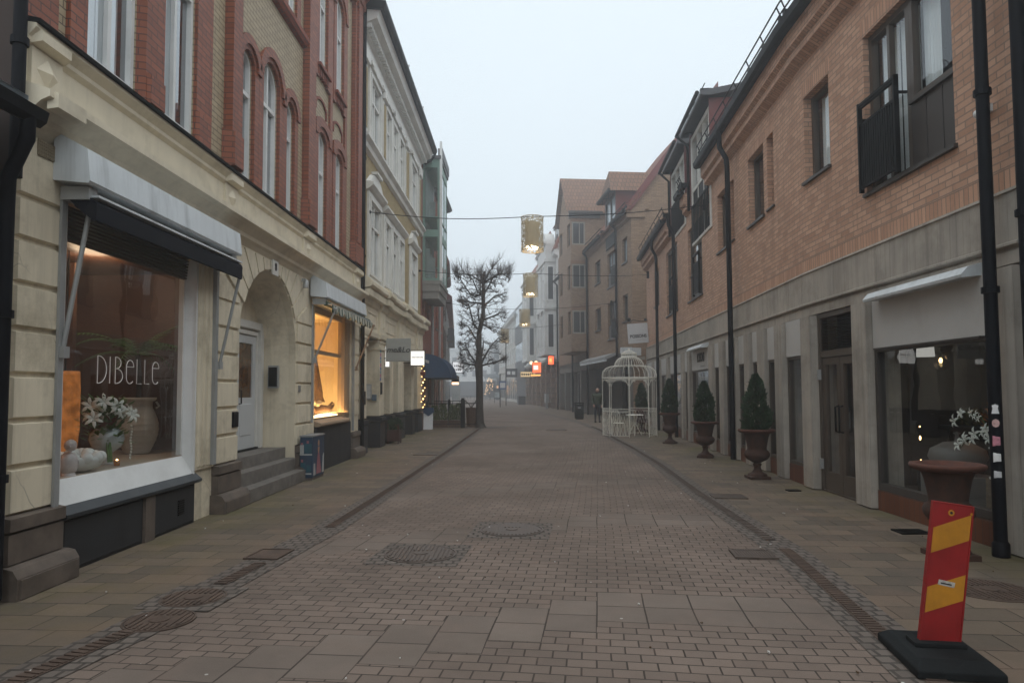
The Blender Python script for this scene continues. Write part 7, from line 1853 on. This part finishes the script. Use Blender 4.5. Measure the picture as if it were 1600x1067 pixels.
for s in st:
    for i in range(2, len(s)):
        for k in range(3):
            p = Vector(s[i-1]).lerp(Vector(s[i]), k/3); flower(m, p + Vector((rnd.uniform(-.04, .02), rnd.uniform(-.03, .03), rnd.uniform(-.04, .04))), (-1, rnd.uniform(-.4, .4), rnd.uniform(-.1, .5)), rnd.uniform(.055, .085), 5)
m.build('flowers', PETAL, t)
t = thing('disc_lamp', 'flat brass disc lamp glowing orange inside the right shop', 'lamp', (6.3, 8.6, 1.8))
m = MB(); m.lathe([(.36, 0), (.2, .03), (0, .05)], (6.2, 8.3, 1.74), 28); m.build('shade', plain('brass_shade', (.35, .17, .05), .4, .1, 4, 0, metal=.6), t)
m = MB(); m.lathe([(.0, 0), (.32, .012)], (6.2, 8.3, 1.72), 24); m.build('glow', emit('brass_glow', (1, .35, .08), .9), t)
m = MB(); m.tube([(6.2, 8.3, .03), (6.2, 8.3, 1.75)], .012, 6); m.lathe([(.14, .03), (.14, .05), (0, .06)], (6.2, 8.3, 0), 16); m.build('stem', GOLD, t)
t = thing('pendant_lamp', 'small bare bulb pendant glowing in the near right shop window', 'lamp', (5.9, 9.5, 2))
m = MB(); m.ball((5.7, 9.3, 1.98), .022, .022, .035); m.build('bulb', WARM, t)
m = MB(); m.tube([(5.7, 9.3, 2.02), (5.7, 9.3, 2.88)], .006, 4); m.build('cord', BLACKM, t)
m = MB(); m.ball((5.7, 9.3, 1.97), .1, .1, .13, 14, 9); m.build('glass_globe', GLASS, t)
t = thing('shop_light', 'white square fringed shade high in the near right shop window', 'lamp', (5.5, 9.2, 2))
m = MB(); m.lathe([(.11, 0), (.1, .14)], (5.35, 9.05, 2.02), 18); m.build('shade', emit('pale_shade', (1, .95, .88), .35), t)
m = MB(); m.tube([(5.35, 9.05, 2.16), (5.35, 9.05, 2.88)], .006, 4); m.build('cord', BLACKM, t)
t = thing('dried_flowers', 'bunch of orange and green dried flowers on a black shelf in the right shop', 'plant', (6.2, 9, 1))
m = MB(); m.box(6.0, 6.35, 8.3, 9.9, 1.02, 1.08)
for y in (8.4, 9.8): m.box(6.1, 6.14, y, y + .04, .03, 1.02)
m.build('shelf', BLACKM, t)
m = MB(); shrub(m, (6.15, 9.3, 1.08), .12, .5, .2, 160, .1, .6, 4); m.build('foliage', plain('olive_leaves', (.08, .08, .03), .8, .3, 9, 0), t)
m = MB(); shrub(m, (6.1, 8.8, 1.05), .15, .3, .3, 160, .1, .5, 6); m.build('blossoms', plain('orange_blossoms', (.32, .13, .02), .8, .3, 9, 0), t)
t = thing('bottle_lamp', 'slim glass candle lamp with two tiny flames low in the right shop window', 'lamp', (5.3, 9.1, 0))
m = MB(); m.ball((5.3, 9.15, .95), .012, .012, .03); m.ball((5.3, 9.15, 1.1), .01); m.ball((5.3, 9.15, .66), .008); m.build('flame', WARM, t)
m = MB(); m.lathe([(.05, .03), (.05, .6), (.04, .62), (0, .62)], (5.3, 9.15, 0), 12); m.build('stand', BLACKM, t)
t = thing('table_lamp', 'small warm lamp glowing in the window under the lettered wall sign', 'lamp', (6.1, 19.5, 0))
lp = FF @ Vector((19.3, -.75, 0))
m = MB(); m.lathe([(.2, 0), (.06, .22), (0, .22)], (lp.x, lp.y, 1.86), 16); m.build('shade', emit('peach_shade', (1, .55, .3), 1.0), t)
m = MB(); m.tube([(lp.x, lp.y, 2.05), (lp.x, lp.y, 2.88)], .008, 5); m.build('cord', BLACKM, t)
light('shop_glow', 'POINT', (6.2, 8.9, 2.3), 4, (1, .55, .25), .2)

# ---------------------------------------------------------------- grit and scraps lying on the street
q = random.Random(21); m = MB()
for i in range(150):
    y = 2.6 + 24 * q.random() ** 1.6; x = q.uniform(-3.7, 4.4); r = q.uniform(.004, .013) * (1.8 if q.random() < .06 else 1); a = q.uniform(0, 6.28); n = q.randint(4, 6)
    m.cur = 0 if q.random() < .6 else 1
    L = [(x + r*q.uniform(.6, 1.2)*math.cos(a + k*2*PI/n), y + r*1.5*q.uniform(.6, 1.2)*math.sin(a + k*2*PI/n)) for k in range(n)]
    m.add([(u, v, .012) for u, v in L] + [(u, v, .016 + q.uniform(0, .006)) for u, v in L], [tuple(range(n, 2*n))] + [(k, (k + 1) % n, n + (k + 1) % n, n + k) for k in range(n)])
struct(m.build('litter', [plain('pale_scraps', (.55, .53, .5), .8, .2, 9, 0), plain('dry_leaf_scraps', (.1, .06, .03), .9, .3, 9, 0)]), 'stuff')
# ---------------------------------------------------------------- the foggy air
def haze_mat():
    t = NT('foggy_air'); v = t.n('VolumePrincipled')
    v.inputs['Color'].default_value = (.93, .965, 1, 1); v.inputs['Density'].default_value = HAZE; v.inputs['Anisotropy'].default_value = .7
    t.t.links.new(v.outputs[0], t.out.inputs['Volume'])
    return t.m
HAZE = .0054
m = MB(); m.box(-66, 66, -26, 260, -1, 21)
hz = m.build('haze', haze_mat()); struct(hz, 'stuff')
